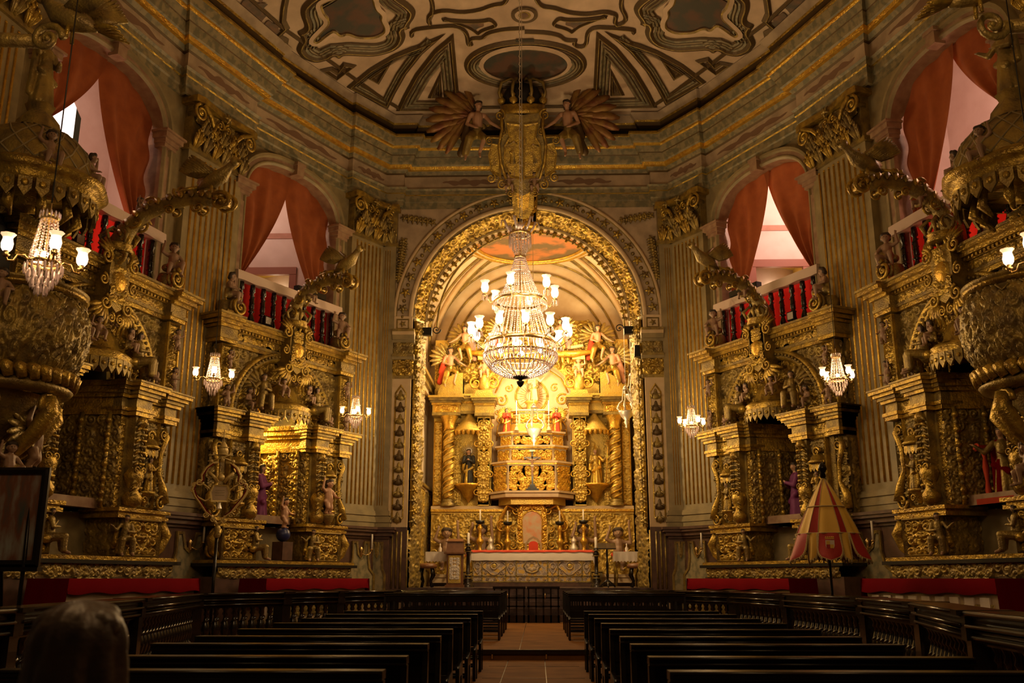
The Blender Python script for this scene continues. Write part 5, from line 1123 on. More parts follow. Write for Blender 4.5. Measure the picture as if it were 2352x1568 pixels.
def make_altar():
    e = empty('side_altarpiece', (0, 0, 0)); K = {}
    def P(mb, name, par=None): o = mb.build(name, par or e); return o
    # base : black ledge and carved band, then predella
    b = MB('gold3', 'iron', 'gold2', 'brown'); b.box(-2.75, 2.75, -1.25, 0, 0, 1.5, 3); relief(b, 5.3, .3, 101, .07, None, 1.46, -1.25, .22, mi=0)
    b.box(-2.85, 2.85, -1.36, 0, 1.76, 1.84, 1); b.box(-2.78, 2.78, -1.3, 0, 1.84, 1.92, 2); P(b, 'base_ledge')
    for s in (-1, 1):
        for sx, x_, y0_, W_, z_, H_ in ((-s, s*1.12, -.66, .64, 3.05, 2.0), (s, s*2.73, -.62, .6, 3.05, 2.0), (-s, s*1.12, -.9, .88, 1.95, .8), (s, s*2.76, -.55, .5, 5.9, 1.75)):
            sd = MB('gold3'); relief(sd, W_, H_, 140, .07, 0, z_, cell=.26, res=.03, sym=False, fmap=(lambda x, z, d, sx=sx, x_=x_, y0_=y0_: (x_+sx*d, y0_+x, z))); P(sd, 'side_carving')
    for s in (-1, 1):
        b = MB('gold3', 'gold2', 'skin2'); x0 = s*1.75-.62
        b.box(s*1.75-.62, s*1.75+.62, -.95, 0, 1.92, 2.78, 0); relief(b, 1.2, .84, 102, .16, x0+.02, 1.93, -.95, .27, mi=1); frame(b, x0, x0+1.24, 1.93, 2.78, -.95, .06, .12, 0)
        for q in (0, 1): spiral(b, (s*2.5, -.95+q*.1, 2.5-q*.35), .2, 1.5, -s, PI/2, .26, mi=1)
        b.tube([(s*2.45, -1.0, 2.7), (s*2.65, -1.0, 2.45), (s*2.55, -.95, 2.15), (s*2.3, -.95, 1.95)], [.12, .15, .12, .06], 8, 1)
        P(b, 'predella_panel')
        b = MB('gold2', 'gold3')             # lower mouldings
        for z0, z1, q in ((2.78, 2.86, .05), (2.86, 2.92, .0), (2.92, 3.0, .08)): b.box(s*1.75-.85-q, s*1.75+.85+q, -1.0-q, 0, z0, z1, 0)
        P(b, 'moulded_ledge')
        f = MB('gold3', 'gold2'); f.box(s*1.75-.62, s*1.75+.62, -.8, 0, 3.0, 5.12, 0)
        relief(f, .62, 2.08, 104, .13, s*1.85-.31, 3.02, -.8, .2, mi=0); frame(f, s*1.85-.33, s*1.85+.33, 3.02, 5.1, -.8, .05, .13, 1); fl = P(f, 'flank_panel')
        # outer strip with long scrolls and the herm-like pilaster beside the niche
        f = MB('gold3', 'gold2'); x = s*2.5
        f.tube([(x+s*.05, -.75, 5.05), (x+s*.14, -.8, 4.8), (x-s*.02, -.8, 4.4), (x-s*.05, -.8, 3.9), (x+s*.16, -.8, 3.55), (x+s*.2, -.85, 3.2)], [.07, .09, .06, .06, .11, .13], 8, 1)
        spiral(f, (x+s*.06, -.86, 3.2), .2, 1.5, s, 0, .22, mi=1); spiral(f, (x, -.82, 4.85), .15, 1.5, -s, 0, .22, mi=1)
        relief(f, .44, 2.08, 105, .14, x-.22, 3.02, -.68, .2, mi=0); f.box(x-.22, x+.22, -.66, 0, 3.0, 5.12, 0); P(f, 'outer_scroll_strip')
        f = MB('gold3', 'gold2'); x = s*1.38    # garland pilaster
        f.prism([(x-.13, 3.0), (x+.13, 3.0), (x+.19, 5.1), (x-.19, 5.1)], -1.0, -.5, 0)
        for k in range(13):
            z = 3.3+k*.135
            for q in (-1, 1): f.tube([(x, -1.02, z+.05), (x+q*.12, -1.07, z+.03), (x+q*.17, -1.02, z-.05)], [.03, .05, .02], 5, k % 2)
        f.lathe([(.1, 3.02), (.2, 3.1), (.22, 3.25), (.12, 3.4), (.2, 3.62), (.23, 3.75), (.16, 3.9), (.06, 3.95)], (x, -.95, 0), 10, 1, fold=.08, nf=8)
        spiral(f, (x-.12, -1.1, 3.85), .09, 1.4, 1, 0, .25, mi=1); spiral(f, (x+.12, -1.1, 3.85), .09, 1.4, -1, PI, .25, mi=1)
        f.ball((x, -1.02, 4.98), .14, 8, 1); P(f, 'garland_pilaster')
        f = MB('gold2', 'gold3'); x = s*1.1     # carved edge of the niche opening
        relief(f, .26, 2.1, 107, .09, x-.13, 3.0, -.72, .15, mi=0); f.box(x-.13, x+.13, -.7, 0, 3.0, 5.1, 1)
        for k in range(16): f.ball((x-s*.14, -.66, 3.1+k*.13), .055, 6, k % 2)
        P(f, 'niche_edge')
        # small canopy, console, and saint of the flank panel
        f = MB('gold2', 'gold3'); x = s*1.85
        f.lathe([(.26, 4.42), (.3, 4.46), (.24, 4.5), (.18, 4.62), (.1, 4.66)], (x, -.88, 0), 12, 0, a0=PI, a1=2*PI); f.box(x-.3, x+.3, -1.0, -.7, 4.42, 4.48, 0)
        for k in range(4): f.prism([(x-.24+k*.12, 4.42), (x-.24+k*.12, 4.28), (x-.18+k*.12, 4.2), (x-.12+k*.12, 4.28), (x-.12+k*.12, 4.42)][::-1], -1.02, -.99, k % 2)
        spiral(f, (x, -.95, 4.72), .14, 1.5, s, 0, .3, mi=0); P(f, 'small_canopy', fl)
        f = MB('gold2'); f.lathe([(.04, 3.1), (.12, 3.18), (.1, 3.28), (.24, 3.36), (.26, 3.42), (.01, 3.42)], (x, -.9, 0), 10, 0); spiral(f, (x-.1, -1.0, 3.22), .09, 1.4, 1, 0, .3); P(f, 'console', fl)
        o = link(A['nun' if s < 0 else 'nun2'], 'carved_saint', fl, (x, -1.0, 3.42), s*.3, .82)
        # entablature with breaks
        f = MB('gold2', 'gold3')
        for z0, z1, q, m in ((5.1, 5.2, .03, 0), (5.2, 5.28, .07, 0), (5.28, 5.5, .0, 1), (5.5, 5.58, .08, 0), (5.58, 5.66, .13, 1), (5.66, 5.74, .2, 0), (5.74, 5.82, .27, 0), (5.82, 5.86, .3, 1)):
            f.box(s*1.8-.92-q, s*1.8+.92+q, -.82-q, 0, z0, z1, m); f.box(s*1.38-.28-q, s*1.38+.28+q, -1.05-q, 0, z0, z1, m); f.box(s*2.5-.22-q, s*2.5+.22+q, -.95-q, 0, z0, z1, m)
        relief(f, .9, .2, 108, .05, s*1.95-.45, 5.29, -.83, .15, mi=0)
        for k in range(16): f.box(s*1.8-.95+k*.12, s*1.8-.89+k*.12, -.98, -.8, 5.6, 5.66, 0)
        P(f, 'entablature')
        # corner figures at the foot
        o = link(A['angR' if s < 0 else 'angL'], 'predella_angel', e, (s*1.15, -1.05, 1.92), -s*.7, .95)
    for s in (-1, 1):
        f = MB('gold3', 'gold2', 'gold2'); ax, ay, bx, by = s*1.0, -.78, s*.42, 1.25; Ls = math.hypot(bx-ax, by-ay); nx, ny = -s*(by-ay)/Ls, -abs(bx-ax)/Ls
        relief(f, Ls, 2.15, 150, .11, 0, 2.98, cell=.27, res=.025, sym=False, mi=0, fmap=lambda x, z, d: (ax+(bx-ax)*x/Ls+nx*d, ay+(by-ay)*x/Ls+ny*d, z))
        for t in (.12, .42, .72, .95):
            px, py = ax+(bx-ax)*t+nx*.1, ay+(by-ay)*t+ny*.1
            f.tube([(px, py, 3.0), (px, py, 5.15)], .055, 7, 1)
            for k in range(12): f.ball((px+nx*.03, py+ny*.03, 3.15+k*.165), .085 if k % 2 else .06, 6, k % 2)
        for z0, z1, q in ((5.1, 5.22, .1), (5.22, 5.5, .06), (5.5, 5.6, .16), (5.6, 5.74, .24), (5.74, 5.86, .32)):
            V = [(ax, ay, z0), (bx, by, z0), (bx+nx*q, by+ny*q, z0), (ax+nx*q, ay+ny*q, z0)]; V += [(x, y, z1) for x, y, z in V]
            f.add(V, [(0, 1, 2, 3), (7, 6, 5, 4), (3, 2, 6, 7), (0, 3, 7, 4), (1, 5, 6, 2)], 2)
        P(f, 'splayed_reveal')
    # arch ring with carved tympanum and spandrels, dark / lit hollow within
    f = MB('gold2', 'gold3'); RA = 2.0; ZA = 5.86
    relief(f, 5.5, 1.85, 110, .12, None, ZA, -.55, .34, mi=1, mask=lambda x, z: math.hypot(x, z-ZA) > RA-.05); f.box(-2.75, -2.2, -.55, 0, ZA, 7.7, 1); f.box(2.2, 2.75, -.55, 0, ZA, 7.7, 1)
    P(f, 'spandrels')
    f = MB('gold2', 'gold3'); pts = [(RA*math.cos(PI*i/36), ZA+.97*RA*math.sin(PI*i/36)) for i in range(37)]
    f.sweep(pts, [(.2, -.45), (.2, -.62), (.1, -.74), (.02, -.66), (-.04, -.78), (-.12, -.7), (-.14, -.5)], [0, 0, 1, 0, 0, 1], False, True)
    for i in range(44): a = PI*(i+.5)/44; f.ball(((RA-.03)*math.cos(a), -.74, ZA+.97*(RA-.03)*math.sin(a)), .045, 5, 1)
    P(f, 'arch_ring')
    f = MB('gold2', 'gold3', 'gold2')
    relief(f, 3.8, 1.85, 112, .17, None, ZA, -.42, .34, mi=0, mask=lambda x, z: math.hypot(x, z-ZA) < RA-.1 and not (abs(x) < .85 and z < 6.6))
    f.add([(1.9*math.cos(PI*i/24), y, ZA+1.85*math.sin(PI*i/24)) for y in (-.55, -.3) for i in range(25)], [(i, i+1, 26+i, 25+i) for i in range(24)], 1)
    P(f, 'tympanum')
    for s in (-1, 1):
        f = MB('gold3', 'gold2'); x = s*2.48; f.box(x-.2, x+.2, -.78, 0, ZA, 7.66, 0); relief(f, .38, 1.7, 113, .14, x-.19, ZA+.04, -.78, .22, mi=1); frame(f, x-.21, x+.21, ZA, 7.66, -.78, .04, .08, 1); P(f, 'upper_pilaster')
        link(A['stand2'], 'carved_cherub', e, (x, -.98, ZA+.05), s*.3, .62); link(A['stand2'], 'carved_cherub', e, (x, -.98, 6.95), -s*.3, .55)
    # domed canopy over the niche
    f = MB('gold2', 'gold3'); pr = [(.8, 6.1), (.86, 6.14), (.8, 6.2), (.84, 6.26), (.76, 6.32), (.7, 6.36), (.55, 6.42), (.5, 6.6), (.36, 6.85), (.15, 7.0), (.02, 7.06)]
    f.lathe(pr[:6], (0, -.6, 0), 24, 0, fold=.05, nf=6); f.lathe(pr[5:], (0, -.6, 0), 36, 0, fold=.09, nf=12); P(f, 'canopy_dome')
    f = MB('gold3', 'gold2')
    for k in range(14):
        a = PI+PI*(k+.5)/14; c, s_ = math.cos(a), math.sin(a); m_ = Matrix.Translation((.82*c, -.6+.82*s_, 6.12)) @ Matrix.Rotation(a+PI/2, 4, 'Z'); f.X = m_
        f.prism([(-.085, 0), (-.085, -.2), (0, -.34), (.085, -.2), (.085, 0)], -.03, .02, 0); f.ball((0, -.04, -.13), .05, 6, 1, sy=.5)
    f.X = Matrix.Identity(4); P(f, 'canopy_fringe')
    # angels around the canopy
    for s in (-1, 1):
        o = link(A['angR' if s > 0 else 'angL'], 'canopy_angel', e, (s*1.12, -.95, 5.95), s*.5, 1.15)
        g = MB('gold3'); wing(g, (0, .08, .72), s, .45, 0, n=7); g.build('wing', o)
        link(A['seat2' if s > 0 else 'seat3'], 'canopy_cherub', e, (s*.52, -1.15, 6.42), s*.4, .6); link(A['seat3' if s > 0 else 'seat2'], 'canopy_cherub', e, (s*1.6, -.9, 5.9), -s*.2, .7)
    link(A['seat2'], 'canopy_cherub', e, (.1, -.85, 6.95), 0, .55)
    # top entablature
    f = MB('gold2', 'gold3')
    for z0, z1, q, m in ((7.7, 7.8, .02, 0), (7.8, 7.88, .06, 1), (7.88, 8.1, .02, 1), (8.1, 8.18, .1, 0), (8.18, 8.28, .2, 0), (8.28, 8.38, .3, 0), (8.38, 8.44, .34, 1)):
        f.box(-2.75-q, 2.75+q, -.7-q, 0, z0, z1, m)
        for s in (-1, 1): f.box(min(s*2.2, s*(2.8+q)), max(s*2.2, s*(2.8+q)), -.9-q, 0, z0, z1, m)
    relief(f, 4.3, .2, 115, .05, None, 7.89, -.72, .16, mi=0)
    for k in range(44): f.box(-2.7+k*.123, -2.64+k*.123, -.85, -.7, 8.11, 8.17, 0)
    P(f, 'top_cornice')
    for s in (-1, 1):
        f = MB('gold2', 'gold3'); x = s*2.4
        f.prism([(x-.3, 8.44), (x+.3, 8.44), (x+.26, 8.6), (x-.26, 8.6)], -.95, -.3, 0); f.X = Matrix.Translation((x, -.55, 8.78)); f.lathe([(.2, -.16), (.24, 0), (.2, .16)], (0, 0, 0), 12, 1, fold=.1, nf=6); f.X = Matrix.Identity(4)
        spiral(f, (x-s*.16, -.98, 8.75), .26, 1.8, -s, PI/2, .22, mi=0); spiral(f, (x-s*.16, -.85, 8.75), .26, 1.8, -s, PI/2, .22, mi=1); P(f, 'corner_volute')
        link(A['seat2' if s < 0 else 'seat3'], 'corner_cherub', e, (x, -.7, 8.78), -s*.6, 1.0)
    # crest: shield, shell and crown
    f = MB('gold2', 'gold', 'gold3')
    f.prism([(-.3, 7.6), (-.16, 7.35), (0, 7.25), (.16, 7.35), (.3, 7.6), (.34, 8.2), (.28, 8.55), (-.28, 8.55), (-.34, 8.2)], -1.12, -.6, 2); relief(f, .6, 1.1, 118, .08, None, 7.45, -1.12, .2, mi=0)
    f.ball((0, -1.14, 7.95), .2, 12, 1, sy=.4, sz=1.2)
    for s in (-1, 1):
        for cx, cz, q in ((.46, 8.45, .18), (.5, 7.9, .14), (.36, 7.4, .18), (.14, 7.1, .12)): spiral(f, (s*cx, -1.12, cz), q, 1.6, s, PI*.5, .24, mi=0)
        for k in range(6): a = .3+k*.28; f.tube([(s*.3, -1.05, 7.4), (s*(.3+.35*math.cos(-a)), -1.08, 7.4+.35*math.sin(-a)), (s*(.3+.6*math.cos(-a)), -1.0, 7.4+.62*math.sin(-a))], [.05, .07, .02], 5, 0)
        for k in range(5): a = .5+k*.35; f.tube([(s*.35, -1.05, 8.5), (s*(.35+.22*math.cos(a)), -1.1, 8.5+.22*math.sin(a)), (s*(.35+.38*math.cos(a)), -1.02, 8.5+.4*math.sin(a))], [.05, .06, .02], 5, 0)
    P(f, 'crest_shield')
    f = MB('gold3', 'gold2'); f.lathe([(.3, 8.66), (.34, 8.7), (.3, 8.8), (.34, 8.84)], (0, -1.0, 0), 16, 1)
    for k in range(6):
        a = k*PI/3; f.tube([(.32*math.cos(a), -1.0+.32*math.sin(a), 8.84), (.42*math.cos(a), -1.0+.42*math.sin(a), 9.05), (.25*math.cos(a), -1.0+.25*math.sin(a), 9.2), (0, -1.0, 9.15)], [.04, .05, .04, .03], 6, 0)
    f.ball((0, -1.0, 9.24), .07, 8, 1); P(f, 'crest_crown')
    # great scrolled bracket that leans out and carries the bird
    f = MB('gold3', 'gold2'); pts = [(0, -.7, 8.5), (.05, -.75, 8.95), (0, -.95, 9.4), (0, -1.3, 9.75), (0, -1.75, 9.93), (0, -2.2, 9.98), (0, -2.6, 9.93), (0, -2.85, 9.8)]
    f.tube(pts, [.3, .26, .2, .18, .16, .15, .16, .12], 9, 0)
    for y, z, q, d in ((-2.95, 9.78, .24, 1), (-2.1, 10.15, .15, -1), (-1.5, 9.95, .14, 1), (-1.2, 9.5, .16, -1), (-1.9, 9.72, .12, 1), (-2.5, 9.7, .13, -1), (-.95, 9.1, .18, 1), (-.9, 8.7, .22, -1)):
        spiral(f, (.13, y, z), q, 1.6, d, .5, .24, plane='yz', mi=1); spiral(f, (-.13, y, z), q, 1.6, d, .5, .24, plane='yz', mi=1); f.tube([(-.14, y, z), (.14, y, z)], q*.35, 8, 1)
    for k in range(14):
        t = k/13*6.9; i = int(t); u = t-i; p_ = Vector(pts[i])*(1-u)+Vector(pts[min(i+1, 7)])*u
        for s in (-1, 1): f.tube([p_, p_+Vector((s*.2, -.05, .08)), p_+Vector((s*.28, -.12, -.05))], [.08, .07, .02], 5, k % 2)
    P(f, 'scroll_bracket')
    link(A['seat3'], 'bracket_cherub', e, (0, -1.45, 9.35), .4, .62)
    return e
def make_niche(kind):
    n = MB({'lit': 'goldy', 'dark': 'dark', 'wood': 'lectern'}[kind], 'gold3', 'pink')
    n.add([(x, y, z) for y in (-.4, 1.5) for x in (-1.15, 1.15) for z in (2.95, 6.0)], [(0, 1, 5, 4), (6, 7, 3, 2), (4, 5, 7, 6)], 0)
    n.add([(1.15*math.cos(PI*i/16), y, 6.0+1.1*math.sin(PI*i/16)) for y in (-.1, 1.5) for i in range(17)], [(i, i+1, 18+i, 17+i) for i in range(16)]+[tuple(range(17, 34))], 0)
    n.add([(-1.15, -.5, 2.97), (1.15, -.5, 2.97), (1.15, 1.5, 2.97), (-1.15, 1.5, 2.97)], [(0, 1, 2, 3)], 1)
    if kind == 'lit':
        relief(n, 2.2, 2.6, 120, .04, None, 3.0, 1.46, .2, res=.03); n.box(-1.15, 1.15, 1.2, 1.5, 5.45, 5.6, 1)
        for s in (-1, 1): n.box(min(s*.6, s*1.15), max(s*.6, s*1.15), .5, 1.5, 5.5, 5.75, 1)
    if kind == 'wood': n.box(-1.1, 1.1, 1.2, 1.5, 5.5, 5.62, 0); n.box(-1.1, 1.1, .9, 1.5, 5.1, 5.2, 1)
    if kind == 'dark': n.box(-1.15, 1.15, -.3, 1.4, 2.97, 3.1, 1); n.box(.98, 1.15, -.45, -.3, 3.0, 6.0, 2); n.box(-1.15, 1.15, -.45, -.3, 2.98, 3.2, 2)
    return n
proto = make_altar()
where = {('left', 1): 'near left', ('left', 2): 'far left', ('right', 1): 'near right', ('right', 2): 'far right'}
wlab = {('left', 1): 'carved gilt side altar with dark niche, left wall, partly behind the near pulpit', ('left', 2): 'carved gilt side altar whose niche glows yellow, left wall beside the chancel',
        ('right', 1): 'carved gilt side altar with brown niche, right wall, partly behind the near pulpit', ('right', 2): 'carved gilt side altar behind the striped umbrella, right wall beside the chancel'}
ALT = {}
def ac(key): c, rot, L, cu = FAC[key]; q = SHIFT[key]; return (c[0]+q*math.cos(rot), c[1]+q*math.sin(rot))
first = True
for key, (c, rot, L, cu) in FAC.items():
    o = proto if first else copy_tree(proto); first = False
    c = ac(key); o.location = (c[0], c[1], 0); o.rotation_euler = (0, 0, rot); tag(o, wlab[key], 'altarpiece', 'side altarpieces'); ALT[key] = o
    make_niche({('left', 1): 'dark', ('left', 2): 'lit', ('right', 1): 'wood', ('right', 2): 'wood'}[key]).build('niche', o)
for ch in ALT[('left', 1)].children:
    if ch.name.startswith('scroll_bracket'): ch.scale = (1, 1.24, .98)
def at_(key, x, y, z): rot = FAC[key][1]; c = ac(key); return tuple(Matrix.Translation((c[0], c[1], 0)) @ Matrix.Rotation(rot, 4, 'Z') @ Vector((x, y, z)))
def aw(key, x, y, z): c, rot, L, cu = FAC[key]; return tuple(Matrix.Translation((c[0], c[1], 0)) @ Matrix.Rotation(rot, 4, 'Z') @ Vector((x, y, z)))
def rot_(key): return FAC[key][1]
light('niche_lamp', at_(('left', 2), 0, .75, 5.9), 420, (1, .62, .16), .08)
light('niche_lamp', at_(('left', 1), .9, -.25, 6.9), 16, (1, .62, .2), .06)
# ---- brackets' birds
def make_bird():
    e = empty('carved_bird', (0, 0, 0)); b = MB('gold3', 'gold2', 'orange')
    b.tube([(0, .35, .02), (0, .2, .12), (0, 0, .2), (0, -.2, .28), (0, -.34, .42), (0, -.42, .52)], [.03, .12, .17, .16, .09, .07], 10, 0)
    b.ball((0, -.47, .56), .1, 9, 0); b.tube([(0, -.5, .57), (0, -.62, .55), (0, -.66, .48)], [.05, .03, .01], 6, 0)
    for k in range(5): b.tube([(0, .3, .08), (.1*(k-2)*.5, .5, .02), (.1*(k-2), .72, -.06)], [.04, .05, .015], 5, 1)
    for s in (-1, 1): b.tube([(s*.06, -.02, .1), (s*.08, -.02, -.12)], .03, 6, 1)
    b.build('body', e)
    for s in (-1, 1):
        g = MB('gold3')
        for i in range(9):
            t = i/8; a = .5+1.0*t; l = .62-.2*t; base = Vector((s*.12, -.05+.3*t, .3-.05*t)); d = Vector((s*.75*math.sin(a)*.6, .75*math.cos(a-.9)*.5+.5, .75-.5*t)).normalized()
            g.tube([base, base+d*l*.5, base+d*l], [.03, .035, .01], 5, flat=2)
        g.build('wing', e)
    return e
b0 = make_bird(); first = True
for key in FAC:
    o = b0 if first else copy_tree(b0); first = False
    o.location = at_(key, 0, -3.35, 9.95) if key == ('left', 1) else at_(key, 0, -2.75, 10.15); o.rotation_euler = (0, 0, rot_(key)); o.scale = (1.1,)*3
    tag(o, 'gilt bird with raised wings perched on the %s altar bracket' % where[key], 'bird carving', 'carved birds on scroll brackets')
# ---- curtains, balconies
def make_drape(side, key, label):
    s = side; m_ = MB('curtain'); n, k = 44, 46; G = []; rr = random.Random(hash(key[0]) % 7+key[1]+s)
    zend = 11.45 if (key[1] == 1 and s == (-1 if key[0] == 'left' else 1)) else 10.1
    for j in range(k+1):
        t = j/k; row = []
        for i in range(n+1):
            u = i/n                                   # 0 inner edge, 1 outer edge
            xi = s*(-.12+2.0*(t**1.55)*(1-.0*t)) if s*1 > 0 else s*(-.12+2.0*(t**1.55))
            zi = 13.9-(13.9-10.12)*t if t > 0 else 13.9
            xo = s*1.98
            zt = wtop(s*(-.12+2.1*u)*.97, 2.05)+.04
            x = xi+(xo-xi)*u
            zb = zend-.25
            z = zt+(zb-zt)*t
            f = .05+.05*t; comp = 1+2.2*t
            y = .26+(.035+.05*t)*math.sin(u*comp*9+1.3*s+t*1.5)+.02*math.sin(u*23+t*4)+.06*t*(1-u)
            row.append((x, y, z))
        G.append(row)
    m_.sheet(G); o = m_.build('window_curtain', None, aw(key, 0, 0, 0), rot_(key)); tag(o, label, 'curtain', 'orange-red gallery curtains'); return o
def make_baluster(): 
    b = MB('wood'); b.lathe([(.09, 0), (.09, .06), (.05, .1), (.08, .16), (.11, .3), (.07, .42), (.05, .5), (.105, .54), (.06, .58), (.08, .64), (.07, .9), (.05, 1.1), (.09, 1.14), (.07, 1.35)], (0, 0, 0), 10)
    b.tube([(.07*math.cos(i*.9), .07*math.sin(i*.9), .62+i*.028) for i in range(18)], .02, 5); return b.mesh('baluster')
BAL = make_baluster()
for key in FAC:
    w_ = where[key]
    make_drape(-1, key, 'orange-red curtain gathered to the left side of the %s gallery window' % w_); make_drape(1, key, 'orange-red curtain gathered to the right side of the %s gallery window' % w_)
    e = empty('gallery_balustrade', aw(key, 0, 0, 0), rot_(key), 'dark twisted baluster balustrade with pale cloth-covered rail in the %s gallery window' % w_, 'balustrade', 'gallery balustrades')
    b = MB('railcloth'); G = [[(-2.32+4.64*i/40, -.18, 10.14) for i in range(41)], [(-2.32+4.64*i/40, -.3, 10.12) for i in range(41)], [(-2.32+4.64*i/40, -.32, 9.84+.012*math.sin(i*.8)) for i in range(41)]]; b.sheet(G, smooth=False); b.box(-2.32, 2.32, -.28, .0, 9.88, 10.13); b.build('handrail', e)
    for i in range(10): link(BAL, 'baluster', e, (-2.0+i*.444, -.14, 8.5), 0, 1)
    b = MB('hang'); G = [[(-2.03+4.06*i/60, .1+.025*math.sin(i*1.1)+.015*math.sin(i*.37), z) for i in range(61)] for z in (8.5, 9.2, 9.95)]; b.sheet(G)
    tag(b.build('hanging_cloth', None, aw(key, 0, 0, 0), rot_(key)), 'scarlet cloth hung behind the balusters of the %s gallery window' % w_, 'cloth', 'scarlet gallery hangings')
    e = empty('floodlight', at_(key, -.75 if key[0] == 'left' else .9, -.55, 8.5), rot_(key), 'small black floodlight standing on the %s altar cornice' % w_, 'floodlight'); b = MB('iron', 'silver')
    b.box(-.14, .14, -.05, .05, .14, .4); b.box(-.11, .11, -.06, -.05, .17, .37, 1); b.build('housing', e); b = MB('iron'); b.box(-.03, .03, -.05, .05, 0, .16); b.box(-.1, .1, -.08, .08, 0, .03); b.build('stand', e)
for key, x0 in ((('left', 2), 0.2), (('right', 2), -1.5)):
    b = MB('iron'); b.box(0, 1.3, -.3, -.1, 10.15, 10.33); b.box(.03, 1.27, -.31, -.3, 10.18, 10.3)
    b.X = Matrix.Identity(4); tag(b.build('bar_speaker', None, aw(key, x0, 0, 0), rot_(key)), 'long black bar speaker lying on the %s gallery rail' % where[key], 'speaker')
# ---- altar slabs with red cloths, statues in niches
for key in FAC:
    e = empty('altar_mensa', at_(key, 0, 0, 0), rot_(key), 'stone mensa under red cloth in front of the %s side altar' % where[key], 'altar table', 'side altar mensas')
    b = MB('pale', 'gold3', 'white'); b.box(-2.0, 2.0, -2.35, -1.5, .25, 1.4); b.box(-2.1, 2.1, -2.45, -1.5, 0, .25)
    if key == ('right', 1):
        for i in range(9): b.box(-1.8+i*.42, -1.55+i*.42, -2.38, -2.35, .9, 1.12, 2)
    relief(b, 3.8, .5, 130, .03, None, .5, -2.355, .3, res=.04, mi=1); b.build('mensa_block', e)
    m_ = MB('redcloth'); m_.sheet([[(-2.08+4.16*i/50, -1.5, 1.46) for i in range(51)], [(-2.08+4.16*i/50, -2.4, 1.46) for i in range(51)], [(-2.08+4.16*i/50, -2.44-.01*math.sin(i*.7), 1.18-.02*math.sin(i*.5)) for i in range(51)]])
    for s in (-1, 1): m_.sheet([[(s*2.08, -1.5-.94*i/8, 1.46) for i in range(9)], [(s*(2.14+.02*math.sin(i*2)), -1.5-.94*i/8, .75) for i in range(9)]])
    tag(m_.build('mensa_cloth', None, at_(key, 0, 0, 0), rot_(key)), 'dark red cloth covering the mensa of the %s side altar' % where[key], 'altar cloth', 'red side altar cloths')
A['sor'] = figmesh('sorrowful', robed('pray'), ('skin', 'hair', 'purple', 'purple'), .014)
A['christ'] = figmesh('christ_child', cherub('stand', .2, -1), ('skin', 'hair', 'skin'), .014)
k2 = ('left', 2)
o = link(A['sor'], 'niche_statue', None, at_(k2, -.12, -.1, 2.98), rot_(k2)+.5, 1.75); tag(o, 'tall purple-robed statue in the glowing niche of the far left altar', 'statue')
e = empty('globe_child_statue', at_(k2, -.1, -1.05, 1.95), rot_(k2), 'pale child statue standing on a blue globe before the far left altar', 'statue')
b = MB('brown'); b.box(-.2, .2, -.2, .2, 0, .5); b.build('pedestal', e); b = MB('blue'); b.ball((0, 0, .7), .2, 16); b.build('globe', e); link(A['christ'], 'child_figure', e, (0, 0, .88), .3, .85)
o = link(A['christ'], 'martyr_statue', None, at_(k2, 1.62, -1.15, 3.3), rot_(k2), 1.05); tag(o, 'pale half-naked statue with raised arm on the right flank of the far left altar', 'statue')
b = MB('gold3'); b.lathe([(.05, -.3), (.14, -.2), (.2, -.04), (.2, 0), (.01, 0)], (0, 0, 0), 10); b.build('console', o)
A['red'] = figmesh('red_robed', robed('out', False, -1), ('skin', 'hair', 'gold3', 'redcloth'), .014)
k1 = ('right', 1)
e = empty('seated_saint_group', at_(k1, -.1, -.2, 2.98), rot_(k1), 'gilt and dark robed statue beside a red chair in the near right altar niche', 'statue')
link(A['red'], 'robed_figure', e, (.15, 0, .12), .5, 1.5)
b = MB('orange'); b.box(-.5, .6, -.25, .4, 0, .12); b.lathe([(.05, .1), (.07, .3), (.04, .5), (.07, .8), (.04, 1.0), (.08, 1.2)], (-.4, 0, 0), 8); b.box(-.48, -.3, -.2, .3, 1.18, 1.26); spiral(b, (-.5, -.1, 1.22), .1, 1.4, 1, 0, .25); b.build('red_chair', e)
o = link(A['sor'], 'niche_statue', None, at_(('right', 2), .1, -.1, 2.98), rot_(('right', 2))-.5, 1.75); tag(o, 'dark purple-cloaked statue in the brown niche behind the striped umbrella', 'statue')
